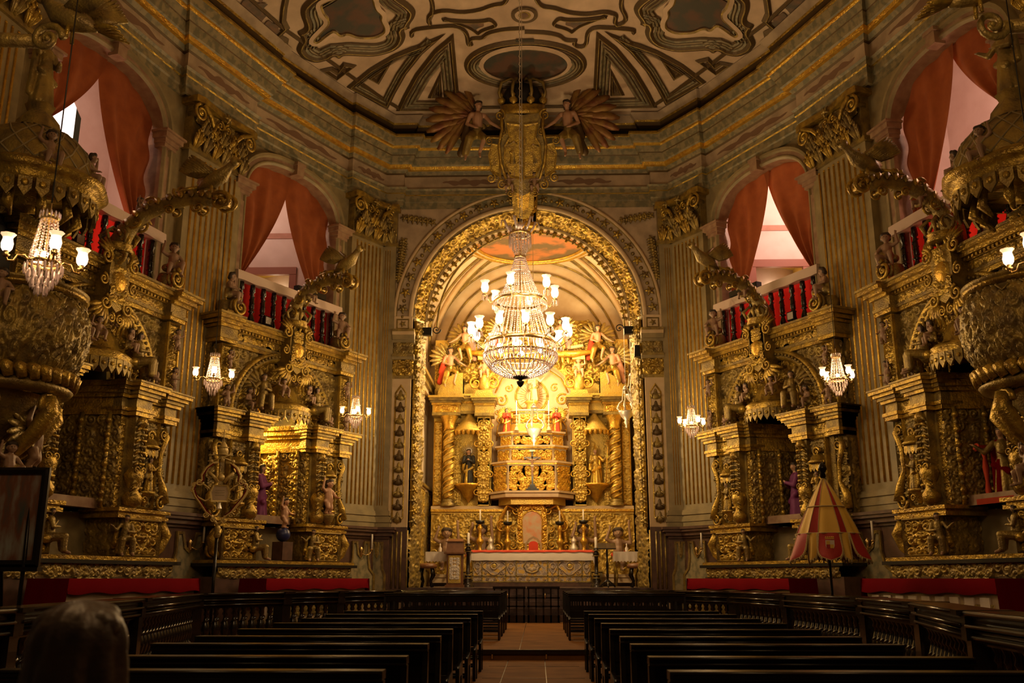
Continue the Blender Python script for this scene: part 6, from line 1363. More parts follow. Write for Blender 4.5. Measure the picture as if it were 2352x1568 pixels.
# ================================================================= nave furnishings
# ---- pews
def pew_kind(W, H=.93, mkp='bench'):
    K = {}
    b = MB(mkp); b.box(0, W, -.06, .07, H-.044, H); b.box(0, W, -.062, .074, H-.052, H-.044); b.tube([(0, -.062, H-.012), (W, -.062, H-.012)], .011, 6); b.tube([(0, -.062, H-.05), (W, -.062, H-.05)], .009, 6); K['top_rail'] = b.mesh('top_rail')
    b = MB(mkp)
    if mkp == 'bench': b.box(.03, W-.03, -.02, .0, .46, H-.05, 0); b.box(.03, W-.03, -.03, .02, .60, .66)
    else:
        for z0, z1 in ((.8, H-.04), (.46, .6)): b.box(.03, W-.03, -.02, .0, z0, z1)
        for i in range(12): b.box(.1+(W-.2)*i/11-.015, .1+(W-.2)*i/11+.015, -.02, 0, .6, .8)
    K['backrest'] = b.mesh('backrest')
    b = MB(mkp); b.box(.02, W-.02, -.48, -.02, .42, .455); K['seat'] = b.mesh('seat')
    b = MB(mkp); b.box(.02, W-.02, .06, .24, .15, .18); b.box(.02, W-.02, .16, .2, .18, .2); K['kneeler'] = b.mesh('kneeler')
    b = MB(mkp); P = [(-.05, 0), (.05, 0), (.05, H-.06), (-.02, H-.06), (-.06, .5), (-.46, .44), (-.46, .36), (-.42, 0), (-.34, 0), (-.3, .34), (-.08, .34)]
    b.add([(x, y, z) for x in (0, .045) for y, z in P], [tuple(range(len(P)))[::-1], tuple(range(len(P), 2*len(P)))]+[(i, (i+1) % len(P), len(P)+(i+1) % len(P), len(P)+i) for i in range(len(P))]); K['end_panel'] = b.mesh('end_panel')
    return K
ords = ['ninth', 'eighth', 'seventh', 'sixth', 'fifth', 'fourth', 'third', 'second', 'first']
onum = {1: 'nearest', 2: 'second', 3: 'third', 4: 'fourth', 5: 'fifth', 6: 'sixth', 7: 'seventh', 8: 'eighth', 9: 'ninth'}
def place_pew(K, W, x, y, z, label, group):
    e = empty('church_pew', (x, y, z), 0, label, 'pew', group)
    for k in ('top_rail', 'backrest', 'seat', 'kneeler'): link(K[k], k, e)
    link(K['end_panel'], 'end_panel', e); link(K['end_panel'], 'end_panel', e, (W-.045, 0, 0)); return e
KL = pew_kind(2.33); KR = pew_kind(2.24)
rowsY = [5.9, 6.95, 8.25, 9.3, 10.6, 12.0, 13.4, 14.95, 16.4]
def pos(i, n=9): return 'nearest' if i == 0 else ('farthest, against the platform step' if i == n-1 else onum[i+1]+' from the front of the photo')
for i, y in enumerate(rowsY):
    place_pew(KL, 2.33, -3.25, y, 0, 'dark wooden pew left of the aisle, %s' % pos(i), 'pews left of the aisle')
    place_pew(KR, 2.24, .77, y, 0, 'dark wooden pew right of the aisle, %s' % pos(i), 'pews right of the aisle')
K2 = pew_kind(2.6, .98, 'wood')
for i, y in enumerate((21.6, 23.0, 24.4, 25.9)):
    place_pew(K2, 2.6, -3.42, y, .165, 'dark slatted pew on the raised platform left of the aisle, %s' % ('nearest', 'second', 'third', 'farthest')[i], 'pews on the platform left')
    place_pew(K2, 2.6, .66, y, .165, 'dark slatted pew on the raised platform right of the aisle, %s' % ('nearest', 'second', 'third', 'farthest')[i], 'pews on the platform right')
# ---- baluster railing round the nave
def railbal():
    b = MB('wood'); b.lathe([(.09, 0), (.09, .07), (.05, .1), (.09, .2), (.11, .3), (.08, .42), (.05, .52), (.04, .58), (.07, .62), (.05, .68), (.08, .74), (.08, .8)], (0, 0, 0), 10)
    b.tube([(.07*math.cos(i*.8), .07*math.sin(i*.8), .14+i*.026) for i in range(16)], .03, 5); return b.mesh('baluster')
RB = railbal()
CAPP = [(-.11, .82), (-.17, .86), (-.17, .89), (-.13, .91), (-.13, .94), (-.2, .97), (-.2, 1.0), (-.16, 1.02), (-.16, 1.05), (-.24, 1.09), (-.24, 1.14), (.24, 1.14), (.24, 1.09), (.16, 1.05), (.16, 1.02), (.2, 1.0), (.2, .97), (.13, .94), (.13, .91), (.17, .89), (.17, .86), (.11, .82)]
def rail(p, q, z, label, group='turned baluster railing sections'):
    L = math.hypot(q[0]-p[0], q[1]-p[1]); rot = math.atan2(q[1]-p[1], q[0]-p[0]); e = empty('baluster_rail', (p[0], p[1], z), rot, label, 'railing', group)
    b = MB('wood'); n = len(CAPP); b.add([(x, y, zz) for x in (.1, L-.1) for y, zz in CAPP], [(i, (i+1) % n, n+(i+1) % n, n+i) for i in range(n)]+[tuple(range(n)), tuple(range(n, 2*n))[::-1]])
    for y, zz in ((.24, 1.115), (.205, .985), (.175, .875), (.135, .925)):
        for q in (-1, 1): b.tube([(.1, q*y, zz), (L-.1, q*y, zz)], .02, 8)
    b.build('handrail', e)
    b = MB('wood'); b.box(.1, L-.1, -.13, .13, 0, .08); b.box(.1, L-.1, -.1, .1, .8, .83); b.build('plinth', e)
    for x in (0, L) if L > 0 else ():
        if x == L: continue
        b = MB('wood'); b.box(-.13, .13, -.16, .16, 0, .84); b.box(-.17, .17, -.28, .28, 1.09, 1.145); b.box(-.14, .14, -.2, .2, .84, 1.09); b.build('post', e)
    k = max(2, int((L-.3)/.27))
    for i in range(k): link(RB, 'baluster', e, (.25+(L-.5)*(i+.5)/k, 0, .05), 0)
    return e
RLp = [(-5.5, 4.5), (-6.0, 10.8), (-6.8, 16.2), (-7.7, 21.6), (-6.3, 23.9), (-5.3, 25.5), (-4.1, 27.6), (-1.65, 28.2)]
RRp = [(4.0, 4.5), (4.62, 10.3), (5.5, 14.0), (5.85, 17.4), (5.6, 21.8), (5.1, 25.2), (3.9, 27.3), (1.5, 28.0)]
nmR = ['passing the camera', 'nearest full section behind the near pews', 'second section from the front', 'third section, past the widest corner', 'short fourth section', 'fifth section near the arch pedestal', 'last section facing the pews beside the gate']
for s, PP, nm in ((-1, RLp, 'left'), (1, RRp, 'right')):
    for i in range(7): rail(PP[i], PP[i+1], 0, 'black turned baluster railing on the %s, %s' % (nm, nmR[i]), 'turned baluster railing, %s side' % nm)
# ---- gate before the steps
for s, nm in ((-1, 'left'), (1, 'right')):
    e = empty('altar_gate', (-.35+s*.02, 29.6, .165), 0, '%s leaf of the dark openwork gate closing the aisle' % nm, 'gate', 'gate leaves across the aisle')
    b = MB('wood'); x1 = s*1.0
    for z0, z1 in ((.0, .22), (.45, .5), (.7, .75), (.98, 1.06)): b.box(min(0, x1), max(0, x1), -.03, .03, z0, z1)
    b.build('rails', e)
    for k in range(5): b = MB('wood'); x = s*(.05+k*.225); b.box(x-.025, x+.025, -.03, .03, .0, 1.0); b.build('upright', e)
    b = MB('brass'); b.tube([(s*.55, -.05, .7), (s*.55, -.05, .86)], .015, 6); b.build('latch', e)
for x in (-.85, .15): b = MB('brass'); b.box(x-.012, x+.012, 18.25, 18.28, .02, .1); tag(b.build('brass_bolt', None), 'small brass floor bolt on the platform step, %s one' % ('left' if x < 0 else 'right'), 'bolt')
# ---- lamps
def shade_mesh(k=1.0):
    b = MB('shade', 'shaderim'); b.lathe([(.035*k, 0), (.055*k, .03*k), (.062*k, .08*k), (.05*k, .13*k), (.048*k, .148*k)], (0, 0, 0), 14, 0); b.lathe([(.048*k, .148*k), (.056*k, .165*k), (.077*k, .19*k), (.07*k, .186*k), (.042*k, .148*k)], (0, 0, 0), 21, 1, fold=.07, nf=7, cap=False); return b.mesh('glass_shade')
def bead_string(b, p, q, sag, n, r, mi=0):
    p, q = Vector(p), Vector(q)
    for i in range(n):
        t = (i+.5)/n; c = p+(q-p)*t-Vector((0, 0, sag*math.sin(PI*t))); b.lathe([(1e-4, -r*1.25), (r, 0), (1e-4, r*1.25)], tuple(c), 4, mi, False, a0=i*.7, a1=i*.7+2*PI)
def prism_drop(b, c, h, r, mi=0): b.lathe([(1e-4, -h), (r, -h*.75), (r*.8, -.02), (1e-4, 0)], c, 5, mi, False)
SH = shade_mesh(1.0); SH2 = shade_mesh(1.25)
def wall_chandelier():
    e = empty('crystal_wall_chandelier', (0, 0, 0))      # origin at the arm ring
    b = MB('brass'); b.lathe([(.15, -.02), (.17, 0), (.17, .02), (.15, .03)], (0, 0, 0), 16, cap=False); b.lathe([(.09, .5), (.1, .52), (.1, .56), (.06, .58)], (0, 0, 0), 12); b.tube([(0, 0, 0), (0, 0, .7)], .01, 6); b.build('ring_frame', e)
    b = MB('crystal')
    for i in range(14):
        a = i*2*PI/14; c, s = math.cos(a), math.sin(a); bead_string(b, (.16*c, .16*s, .02), (.085*c, .085*s, .5), .02, 15, .014); prism_drop(b, (.1*c, .1*s, .6), .09, .012)
    b.build('bead_cone', e)['kind'] = 'stuff'
    b = MB('crystal')
    for ring, (r, z, h, n) in enumerate(((.19, -.01, .13, 18), (.15, -.08, .14, 14), (.11, -.16, .13, 11), (.06, -.24, .13, 7))):
        for i in range(n): a = i*2*PI/n+ring; prism_drop(b, (r*math.cos(a), r*math.sin(a), z), h, .014)
    b.build('crystal_drops', e)['kind'] = 'stuff'
    for i in range(4):
        a = i*PI/2+.35; c, s = math.cos(a), math.sin(a); b = MB('brass'); b.tube([(.15*c, .15*s, 0), (.2*c, .2*s, .05), (.27*c, .27*s, .04), (.3*c, .3*s, -.03), (.36*c, .36*s, -.04), (.38*c, .38*s, .02)], .012, 6); b.lathe([(.03, .0), (.045, .02), (.02, .03), (.03, .06)], (.38*c, .38*s, .0), 8); m_ = b.build('arm', e)
        link(SH, 'glass_shade', m_, (.38*c, .38*s, .06))
    b = MB('bulb'); b.ball((0, 0, .1), .04, 8); b.build('bulb', e)
    return e
ch0 = wall_chandelier(); first = True
CH = [((-5.75, 10.3, 5.03), 9.6, 1.08, 'crystal lamp with glass shades nearest on the left, hanging before the pulpit', 30), ((-6.97, 19.7, 5.62), 10.2, .98, 'crystal lamp with glass shades before the fluted pilaster at left', 62), ((-5.17, 26.4, 5.95), 10.4, 1.0, 'crystal lamp with glass shades just left of the chancel arch', 72),
      ((5.78, 10.3, 4.95), 9.6, 1.0, 'crystal lamp cut by the right edge of the frame', 30), ((6.45, 19.9, 5.58), 10.2, .98, 'crystal lamp with glass shades before the fluted pilaster at right', 62), ((4.4, 26.6, 5.65), 10.4, 1.0, 'crystal lamp with glass shades just right of the chancel arch', 72)]
for (loc, top, sc, lab, pw) in CH:
    o = ch0 if first else copy_tree(ch0); first = False; o.location = loc; o.scale = (sc,)*3; o.rotation_euler = (0, 0, .38 if loc[1] < 12 else 0); tag(o, lab, 'chandelier', 'small crystal chandeliers hung from the bird brackets')
    b = MB('iron'); b.tube([(0, 0, .55), (0, 0, (top-loc[2])/sc)], .008, 5); b.build('chain', o)
    light('chandelier_light', (loc[0], loc[1], loc[2]+.22), pw, WARM, .3)
# great chandelier
gc = empty('great_chandelier', (-.41, 23.6, 7.35), 0, 'great two-tier crystal chandelier with many lit glass shades hanging before the arch', 'chandelier')
b = MB('brass')
def ringb(b, r, z, w=.05): b.lathe([(r-.02, z-w), (r+.02, z-w), (r+.03, z), (r+.02, z+w), (r-.02, z+w), (r-.02, z-w)], (0, 0, 0), 40, cap=False)
ringb(b, .9, 0); ringb(b, .68, 1.12, .04); ringb(b, .27, 3.0, .03); ringb(b, .13, 2.35, .03); ringb(b, .93, -.3, .025); ringb(b, .72, -.55, .02)
for i in range(12):
    a = i*PI/6; c, s = math.cos(a), math.sin(a); b.tube([(.9*c, .9*s, 0), (.95*c, .95*s, -.28), (.72*c, .72*s, -.55), (.4*c, .4*s, -.78), (.08*c, .08*s, -.86)], .012, 5)
b.tube([(0, 0, -.9), (0, 0, 3.3)], .02, 6); b.build('ring_frame', gc)
b = MB('crystal')
for i in range(30):
    a = i*2*PI/30; c, s = math.cos(a), math.sin(a)
    bead_string(b, (.13*c, .13*s, 2.35), (.62*c, .62*s, 1.15), .16, 26, .022)
for i in range(16): a = i*2*PI/16; c, s = math.cos(a), math.sin(a); bead_string(b, (.13*c, .13*s, 2.35), (.24*c, .24*s, 2.95), .03, 8, .02)
b.build('upper_bead_cone', gc)['kind'] = 'stuff'
b = MB('crystal')
for i in range(34):
    a = i*2*PI/34; c, s = math.cos(a), math.sin(a)
    bead_string(b, (.5*c, .5*s, 1.05), (.86*c, .86*s, .03), .1, 24, .022)
b.build('lower_bead_cone', gc)['kind'] = 'stuff'
b = MB('crystal')
for i in range(40):
    a = i*2*PI/40; c, s = math.cos(a), math.sin(a); prev = None
    for k in range(24):
        t = k/23; q = t*PI/2; r, z = .94*math.cos(q*.98)+.01, -.28-.62*math.sin(q); b.lathe([(1e-4, -.03), (.021, 0), (1e-4, .03)], (r*c, r*s, z), 4, 0, False) if (k < 15 or i % 2 == 0) else None
b.build('crystal_bowl', gc)['kind'] = 'stuff'
b = MB('crystal')
for r, z, h, n in ((.92, -.05, .16, 60), (.7, 1.08, .14, 46), (.29, 2.97, .36, 22), (.2, 2.75, .25, 12), (.96, -.28, .18, 54), (.74, -.53, .15, 40)):
    for i in range(n): a = i*2*PI/n; prism_drop(b, (r*math.cos(a), r*math.sin(a), z), h, .017)
for r, z in ((.68, 1.2), (.9, .08)):
    for i in range(60): a = i*2*PI/60; b.ball((r*math.cos(a), r*math.sin(a), z), .022, 5, m=3)
b.build('crystal_drops', gc)['kind'] = 'stuff'
b = MB('crystal')
for i in range(6):
    a = i*PI/3+.2; c, s = math.cos(a), math.sin(a); b.tube([(.22*c, .22*s, 3.0), (.36*c, .36*s, 3.2), (.42*c, .42*s, 3.37), (.5*c, .5*s, 3.35), (.52*c, .52*s, 3.2)], [.03, .035, .03, .02, .008], 6)
for i in range(12): a = i*PI/6; b.tube([(.03*math.cos(a), .03*math.sin(a), 3.15), (.16*math.cos(a), .16*math.sin(a), 3.35)], [.02, .005], 4)
b.build('crown_plumes', gc)['kind'] = 'stuff'
b = MB('iron'); b.lathe([(0, -1.16), (.05, -1.12), (.09, -1.05), (.1, -1.0), (.04, -.98), (.06, -.95), (.2, -.9), (.2, -.87), (.04, -.86)], (0, 0, 0), 14); b.build('finial', gc)
b = MB('silver'); 
for i in range(75): z = 3.1+i*.125; b.tube([(.02 if i % 2 else 0, 0 if i % 2 else .02, z), (-.02 if i % 2 else 0, 0 if i % 2 else -.02, z+.06), (.0, 0, z+.14)], .012, 4)
b.tube([(.05, 0, 3.0), (.06, 0, 12.4)], .008, 4); b.build('chain', gc)
def lampset(n, R_, r0, z0, zl, ph):
    for i in range(n):
        a = i*2*PI/n+ph; c, s = math.cos(a), math.sin(a); b = MB('brass', 'crystal')
        b.tube([(r0*c, r0*s, z0), ((r0+.12)*c, (r0+.12)*s, z0-.07), ((R_-.05)*c, (R_-.05)*s, zl-.12), (R_*c, R_*s, zl-.02)], .016, 6); b.lathe([(.03, -.04), (.07, 0), (.03, .02), (.035, .07)], (R_*c, R_*s, zl-.04), 10)
        for k in range(6): q = k*PI/3; prism_drop(b, (R_*c+.07*math.cos(q), R_*s+.07*math.sin(q), zl-.05), .17, .014, 1)
        m_ = b.build('arm', gc); link(SH2, 'glass_shade', m_, (R_*c, R_*s, zl+.02), 0, 1.3)
lampset(6, .95, .68, 1.12, 1.3, .28); lampset(12, 1.27, .9, 0, .2, .12)
for i in range(6): a = i*PI/3+.5; b = MB('bulb'); b.ball((.6*math.cos(a), .6*math.sin(a), -.12), .07, 8); b.build('bulb', gc)
for i in range(6): a = i*PI/3+.37; light('great_chandelier_light', (-.41+1.38*math.cos(a), 23.6+1.38*math.sin(a), 7.72), 75, WARM, .25)
for i in range(3): a = i*2*PI/3+.8; light('great_chandelier_light', (-.41+1.0*math.cos(a), 23.6+1.0*math.sin(a), 8.8), 55, WARM, .2)
light('great_chandelier_light', (-.41, 23.6, 7.05), 200, (1, .72, .45), .25)
# ---- pulpits
def make_pulpit():
    e = empty('pulpit', (0, 0, 0))                      # local: -y into the nave, wall behind at y=1.3
    b = MB('gold3', 'gold2')
    def prof(z): 
        t = (z-5.05)/1.45; return 1.02+.3*math.sin(PI*min(1, t*1.05))**.8*.7+.12*t
    h = carve(8.0, 1.4, 201, .42, .035, False); nz, nx = h.shape; V = []
    for j in range(nz):
        z = 5.05+1.42*j/(nz-1); r = prof(z)
        for i in range(nx): a = PI*.92+PI*1.16*i/(nx-1); q = r+h[j, i]*.11; V.append((q*math.cos(a), q*math.sin(a), z))
    b.add(V, [(j*nx+i, j*nx+i+1, (j+1)*nx+i+1, (j+1)*nx+i) for j in range(nz-1) for i in range(nx-1)], 0, True)
    b.add([(1.0, 0, 5.05), (1.0, 1.2, 5.05), (1.0, 1.2, 6.5), (1.0, 0, 6.5), (-1.0, 0, 5.05), (-1.0, 1.2, 5.05), (-1.0, 1.2, 6.5), (-1.0, 0, 6.5)], [(0, 1, 2, 3), (7, 6, 5, 4), (0, 4, 5, 1)], 1)
    b.build('pulpit_body', e)
    b = MB('gold2', 'gold3')
    for k in (0, 1): b.lathe([(1.12+.05*k, 6.47+.09*k), (1.24, 6.5+.09*k), (1.28, 6.55+.09*k), (1.12, 6.6+.09*k)], (0, 0, 0), 40, k, a0=PI*.95, a1=PI*2.05)
    for i in range(9): a = PI+PI*(i+.5)/9; b.tube([(1.2*math.cos(a), 1.2*math.sin(a), 6.45), (1.27*math.cos(a+.12), 1.27*math.sin(a+.12), 6.3), (1.22*math.cos(a+.2), 1.22*math.sin(a+.2), 6.42)], .025, 5, 1)
    b.build('parapet_moulding', e)
    b = MB('gold2', 'gold3')                            # twisted gadroon ring
    for i in range(19): a = PI*.97+PI*1.06*i/18; c, s = math.cos(a), math.sin(a); b.tube([(1.0*c, 1.0*s, 5.1), (1.2*math.cos(a+.05), 1.2*math.sin(a+.05), 5.0), (1.16*math.cos(a+.1), 1.16*math.sin(a+.1), 4.84)], [.09, .12, .08], 8, 0)
    b.lathe([(.9, 4.66), (1.12, 4.7), (1.18, 4.78), (1.1, 4.86), (.9, 4.9)], (0, 0, 0), 40, 1, a0=PI*.95, a1=PI*2.05); b.build('gadroon_ring', e)
    b = MB('gold3', 'gold2'); b.lathe([(.02, 3.15), (.2, 3.2), (.3, 3.4), (.24, 3.6), (.5, 3.95), (.85, 4.35), (1.0, 4.7)], (0, .35, 0), 24, 0, fold=.06, nf=10)
    for k, a in enumerate((PI*1.15, PI*1.5, PI*1.85)):
        c, s = math.cos(a), math.sin(a); b.tube([(.95*c, .95*s, 4.6), (1.02*c, 1.02*s, 4.35), (.75*c, .75*s, 3.95), (.45*c, .45*s+.1, 3.6), (.4*c, .4*s+.2, 3.3)], [.14, .17, .14, .12, .1], 9, 1)
        spiral(b, (.95*c, .95*s, 4.45), .24, 1.6, 1, 0, .26, mi=1)
    b.build('corbel', e)
    # atlante figure under the rim
    o = link(A['atlas'], 'atlante_figure', e, (.45, -.42, 3.35), .2, 1.25); g = MB('gold3'); wing(g, (0, .1, .62), 1, .5, 0, n=7); wing(g, (0, .1, .62), -1, .5, 0, n=7); g.build('wings', o)
    link(A['seat2'], 'pulpit_cherub', e, (1.12, -.62, 5.95), .9, .75); link(A['seat3'], 'pulpit_cherub', e, (-1.12, -.62, 5.95), -.9, .75); link(A['seat3'], 'corbel_cherub', e, (-.2, -.5, 3.0), -.3, .8)
    # sounding board
    b = MB('gold2', 'gold3'); b.lathe([(1.1, 8.45), (1.28, 8.5), (1.22, 8.58), (1.32, 8.66), (1.42, 8.76), (1.3, 8.8), (1.22, 8.86), (1.16, 8.92)], (0, 0, 0), 40, 0, a0=PI*.9, a1=PI*2.1, fold=.03, nf=6)
    b.lathe([(1.16, 8.5), (1.0, 8.6), (.02, 8.62)], (0, 0, 0), 40, 1, a0=PI*.9, a1=PI*2.1); b.build('canopy_rim', e)
    b = MB('stone', 'gold3'); pr = [(1.16, 8.9), (1.14, 9.15), (1.0, 9.45), (.76, 9.7), (.4, 9.88), (.2, 9.95), (.02, 9.97)]; b.lathe(pr, (0, 0, 0), 40, 1)
    for k in range(10):
        a = PI+PI*k/9
        for s in (-1, 1): b.tube([(r*math.cos(a+s*.22*i), r*math.sin(a+s*.22*i), z+.01) for i, (r, z) in enumerate(pr[:5])], .02, 5, 0)
    b.build('canopy_dome', e)
    b = MB('gold3', 'gold2')
    for k in range(15):
        a = PI*.97+PI*1.06*k/14; c, s = math.cos(a), math.sin(a); b.X = Matrix.Translation((1.2*c, 1.2*s, 8.52)) @ Matrix.Rotation(a+PI/2, 4, 'Z'); b.prism([(-.115, 0), (-.115, -.25), (0, -.4), (.115, -.25), (.115, 0)], -.03, .02, 0); b.ball((0, -.04, -.16), .07, 6, 1, sy=.5)
    b.X = Matrix.Identity(4); b.build('canopy_fringe', e)
    b = MB('gold2'); b.lathe([(.02, 8.2), (.3, 8.3), (.25, 8.45), (.9, 8.55)], (0, 0, 0), 16)
    for k in range(5): a = PI+PI*(k+.5)/5; b.tube([(.8*math.cos(a), .8*math.sin(a), 8.5), (.9*math.cos(a), .9*math.sin(a), 8.1), (.7*math.cos(a), .7*math.sin(a), 7.9)], [.08, .1, .03], 6)
    b.build('underside_foliage', e)
    b = MB('dark', 'redcloth', 'gold3'); b.box(-.95, .95, .9, 1.25, 3.2, 8.6, 2); b.box(-.8, .8, .86, .92, 5.1, 8.4, 0); b.box(-.1, .25, .8, .86, 6.0, 7.6, 1); b.build('back_panel', e)
    for x, y, r_ in ((.35, -1.0, .3), (-.65, -.85, -.4)): link(A['seat2' if x > 0 else 'seat3'], 'canopy_cherub', e, (x, y, 8.72), r_, .8)
    b = MB('gold3', 'gold2'); b.lathe([(.4, 9.9), (.35, 10.1), (.2, 10.3), (.26, 10.45), (.02, 10.5)], (0, 0, 0), 12, 0, fold=.1, nf=6); b.build('pinnacle', e)
    o = link(A['standA'], 'crowning_figure', e, (0, 0, 10.45), 0, 1.55)
    return e
A['atlas'] = figmesh('atlante', cherub('atlas'), ('skin2', 'hair', 'gold3'), .012)
A['standA'] = figmesh('crowning', robed('out', False, -1), ('skin2', 'hair', 'gold3', 'gold3'), .014)
pu = make_pulpit()
for s, nm in ((-1, 'left'), (1, 'right')):
    a, b_ = plan(1, s), plan(0, s); mx, my = (a[0]+b_[0])/2, (a[1]+b_[1])/2; ux, uy = b_[0]-a[0], b_[1]-a[1]
    rot = math.atan2(-uy, -ux) if s < 0 else math.atan2(uy, ux)
    n = (math.sin(rot), -math.cos(rot))
    o = pu if s < 0 else copy_tree(pu); o.location = (mx+n[0]*1.62, my+n[1]*1.62, 0); o.rotation_euler = (0, 0, rot)
    tag(o, 'carved gilt pulpit with domed canopy and cherubs at the %s edge of the photo' % nm, 'pulpit', 'pulpits')
# bird and bracket high at the left edge, from which the near chandelier hangs; the same on the right
for s, nm in ((-1, 'left'), (1, 'right')):
    o = copy_tree(b0); o.location = (X0+s*6.6, 12.3 if s < 0 else 12.0, 9.35); o.rotation_euler = (0, 0, PI/2*(-s)*-1); tag(o, 'dusky gilt bird high at the %s edge above the pulpit canopy' % nm, 'bird carving')
    b = MB('gold3'); pts = [(X0+s*10.9, 12.6, 8.0), (X0+s*10.4, 12.6, 8.9), (X0+s*9.4, 12.5, 9.3), (X0+s*8.2, 12.4, 9.35), (X0+s*7.0, 12.3, 9.2)]
    b.tube(pts, [.26, .18, .13, .12, .1], 9); 
    for x, q in ((6.9, .24), (7.8, .16), (8.7, .18)): spiral(b, (X0+s*x, 12.2, 9.2), q, 1.6, -s, 0, .25)
    tag(b.build('scroll_bracket_arm', None), 'carved scroll bracket reaching out below the high bird at the %s edge' % nm, 'bracket')
# ---- coat of arms over the arch
ca = empty('crowned_coat_of_arms', (-.42, 30.15, 0), 0, 'huge gilt coat of arms with royal crown on the cornice above the arch', 'coat of arms')
b = MB('gold2', 'gold', 'gold3', 'gold2')
P = [(-.55, 14.75), (-.2, 14.45), (0, 14.35), (.2, 14.45), (.55, 14.75), (.8, 15.3), (.82, 16.0), (.7, 16.5), (.62, 16.9), (.72, 17.3), (0, 17.2), (-.72, 17.3), (-.62, 16.9), (-.7, 16.5), (-.82, 16.0), (-.8, 15.3)]
b.prism(P, -.1, .7, 2)
for s in (-1, 1):
    Q = [(s*.08, 15.0), (s*.42, 15.05), (s*.62, 15.5), (s*.6, 16.1), (s*.42, 16.4), (s*.5, 16.85), (s*.1, 16.8)]; Q = Q if s > 0 else Q[::-1]
    b.prism(Q, -.16, -.1, 3); b.sweep(Q, [(0, -.12), (0, -.22), (-.06, -.24), (-.07, -.1)], [0, 0, 0], True)
    Q = [(s*.85, 15.1), (s*1.1, 15.25), (s*1.18, 15.8), (s*1.08, 16.15), (s*.85, 16.1)]; Q = Q if s > 0 else Q[::-1]
    b.prism(Q, -.05, .5, 3); b.sweep(Q, [(0, -.02), (0, -.14), (-.06, -.16), (-.07, 0)], [0, 0, 0], True)
    for cx, cz, q, d in ((1.15, 15.0, .18, 1), (1.18, 16.3, .15, -1), (.8, 17.2, .2, 1), (.75, 14.75, .18, -1), (.68, 16.6, .13, 1), (.45, 14.45, .15, 1)): spiral(b, (s*cx, -.2, cz), q, 1.6, s*d, PI*.4, .2)
    b.tube([(s*.75, -.2, 17.2), (s*.72, -.26, 16.7), (s*.84, -.22, 16.2), (s*.78, -.2, 15.5), (s*.6, -.2, 14.95)], [.05, .06, .05, .06, .05], 7)
    for k in range(5): leafball(b, (s*(.3+.17*k), -.16, 14.5+.2*k-.02*k*k), .11, 2)
b.build('shield', ca)
b = MB('gold2', 'gold'); b.prism([(-.38, 13.9), (-.2, 13.55), (0, 13.5), (.2, 13.55), (.38, 13.9), (.42, 14.7), (-.42, 14.7)], 0, .9, 0); b.prism([(-.2, 13.95), (0, 13.8), (.2, 13.95), (.24, 14.5), (-.24, 14.5)], -.06, 0, 1); spiral(b, (-.38, -.06, 14.6), .14, 1.5, 1, 0, .22); spiral(b, (.38, -.06, 14.6), .14, 1.5, -1, PI, .22); b.build('pendant_shield', ca)
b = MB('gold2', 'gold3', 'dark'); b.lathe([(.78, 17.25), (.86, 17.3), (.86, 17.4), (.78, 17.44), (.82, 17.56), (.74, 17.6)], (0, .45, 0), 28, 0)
for k in range(8):
    a = k*PI/4+.39; c, s = math.cos(a), math.sin(a); b.lathe([(.02, 0), (.14, .08), (.16, .18), (.05, .28), (.08, .34), (.01, .42)], (.8*c, .45+.8*s, 17.58), 7, 0)
    b.tube([(.78*c, .45+.78*s, 17.58), (.9*c, .45+.9*s, 18.0), (.8*c, .45+.8*s, 18.35), (.45*c, .45+.45*s, 18.5), (.08*c, .45+.08*s, 18.4)], [.05, .06, .06, .05, .04], 6, 1)
b.ball((0, .45, 18.55), .13, 9, 0); b.lathe([(.6, 17.6), (.7, 17.9), (.55, 18.2), (.02, 18.4)], (0, .45, 0), 20, 2); b.build('crown', ca)  # dark inner body stands for the shaded hollow under the crown arches
for (x, y, r_, h, lab) in ((-.35, -.05, .2, 1.15, 0), (.42, -.05, -.2, 1.0, 1)): link(A['mary2'] if 'mary2' in A else A['nun'], 'shield_figure', ca, (x, y, 15.5), r_, h)
for x in (-.5, .42): link(A['seat2'], 'shield_cherub', ca, (x, -.1, 14.45), 0, .75)
A['bigR'] = figmesh('angel_perched', perched(1), ('skin', 'hair', 'gold3', 'line'), .009)
A['bigL'] = figmesh('angel_perched_l', perched(-1), ('skin', 'hair', 'gold3', 'line'), .009)
for s, nm in ((-1, 'left'), (1, 'right')):
    o = link(A['bigR' if s < 0 else 'bigL'], 'seated_angel', None, (-.42+s*1.62, 30.0, 15.5), (.22, 0, -s*.2), 2.15); tag(o, 'bare-legged winged angel perched %s of the crowned coat of arms' % nm, 'statue', 'angels flanking the coat of arms')
    g = MB('wingbrown', 'wingbrown'); wing(g, (s*.04, .08, .72), s, .66, 0, lift=-.05, n=8); wing(g, (s*.02, .1, .82), s, .5, 1, lift=.35, n=6); g.build('wings', o)
_p = Vector((-.42, 30.5, 13.7)); _m = Matrix.Rotation(R(24), 4, 'X'); ca.rotation_euler = (R(24), 0, 0); ca.scale = (.95,)*3
ca.location = _p-(_m @ (Vector((0, 0, 13.7))*.95))
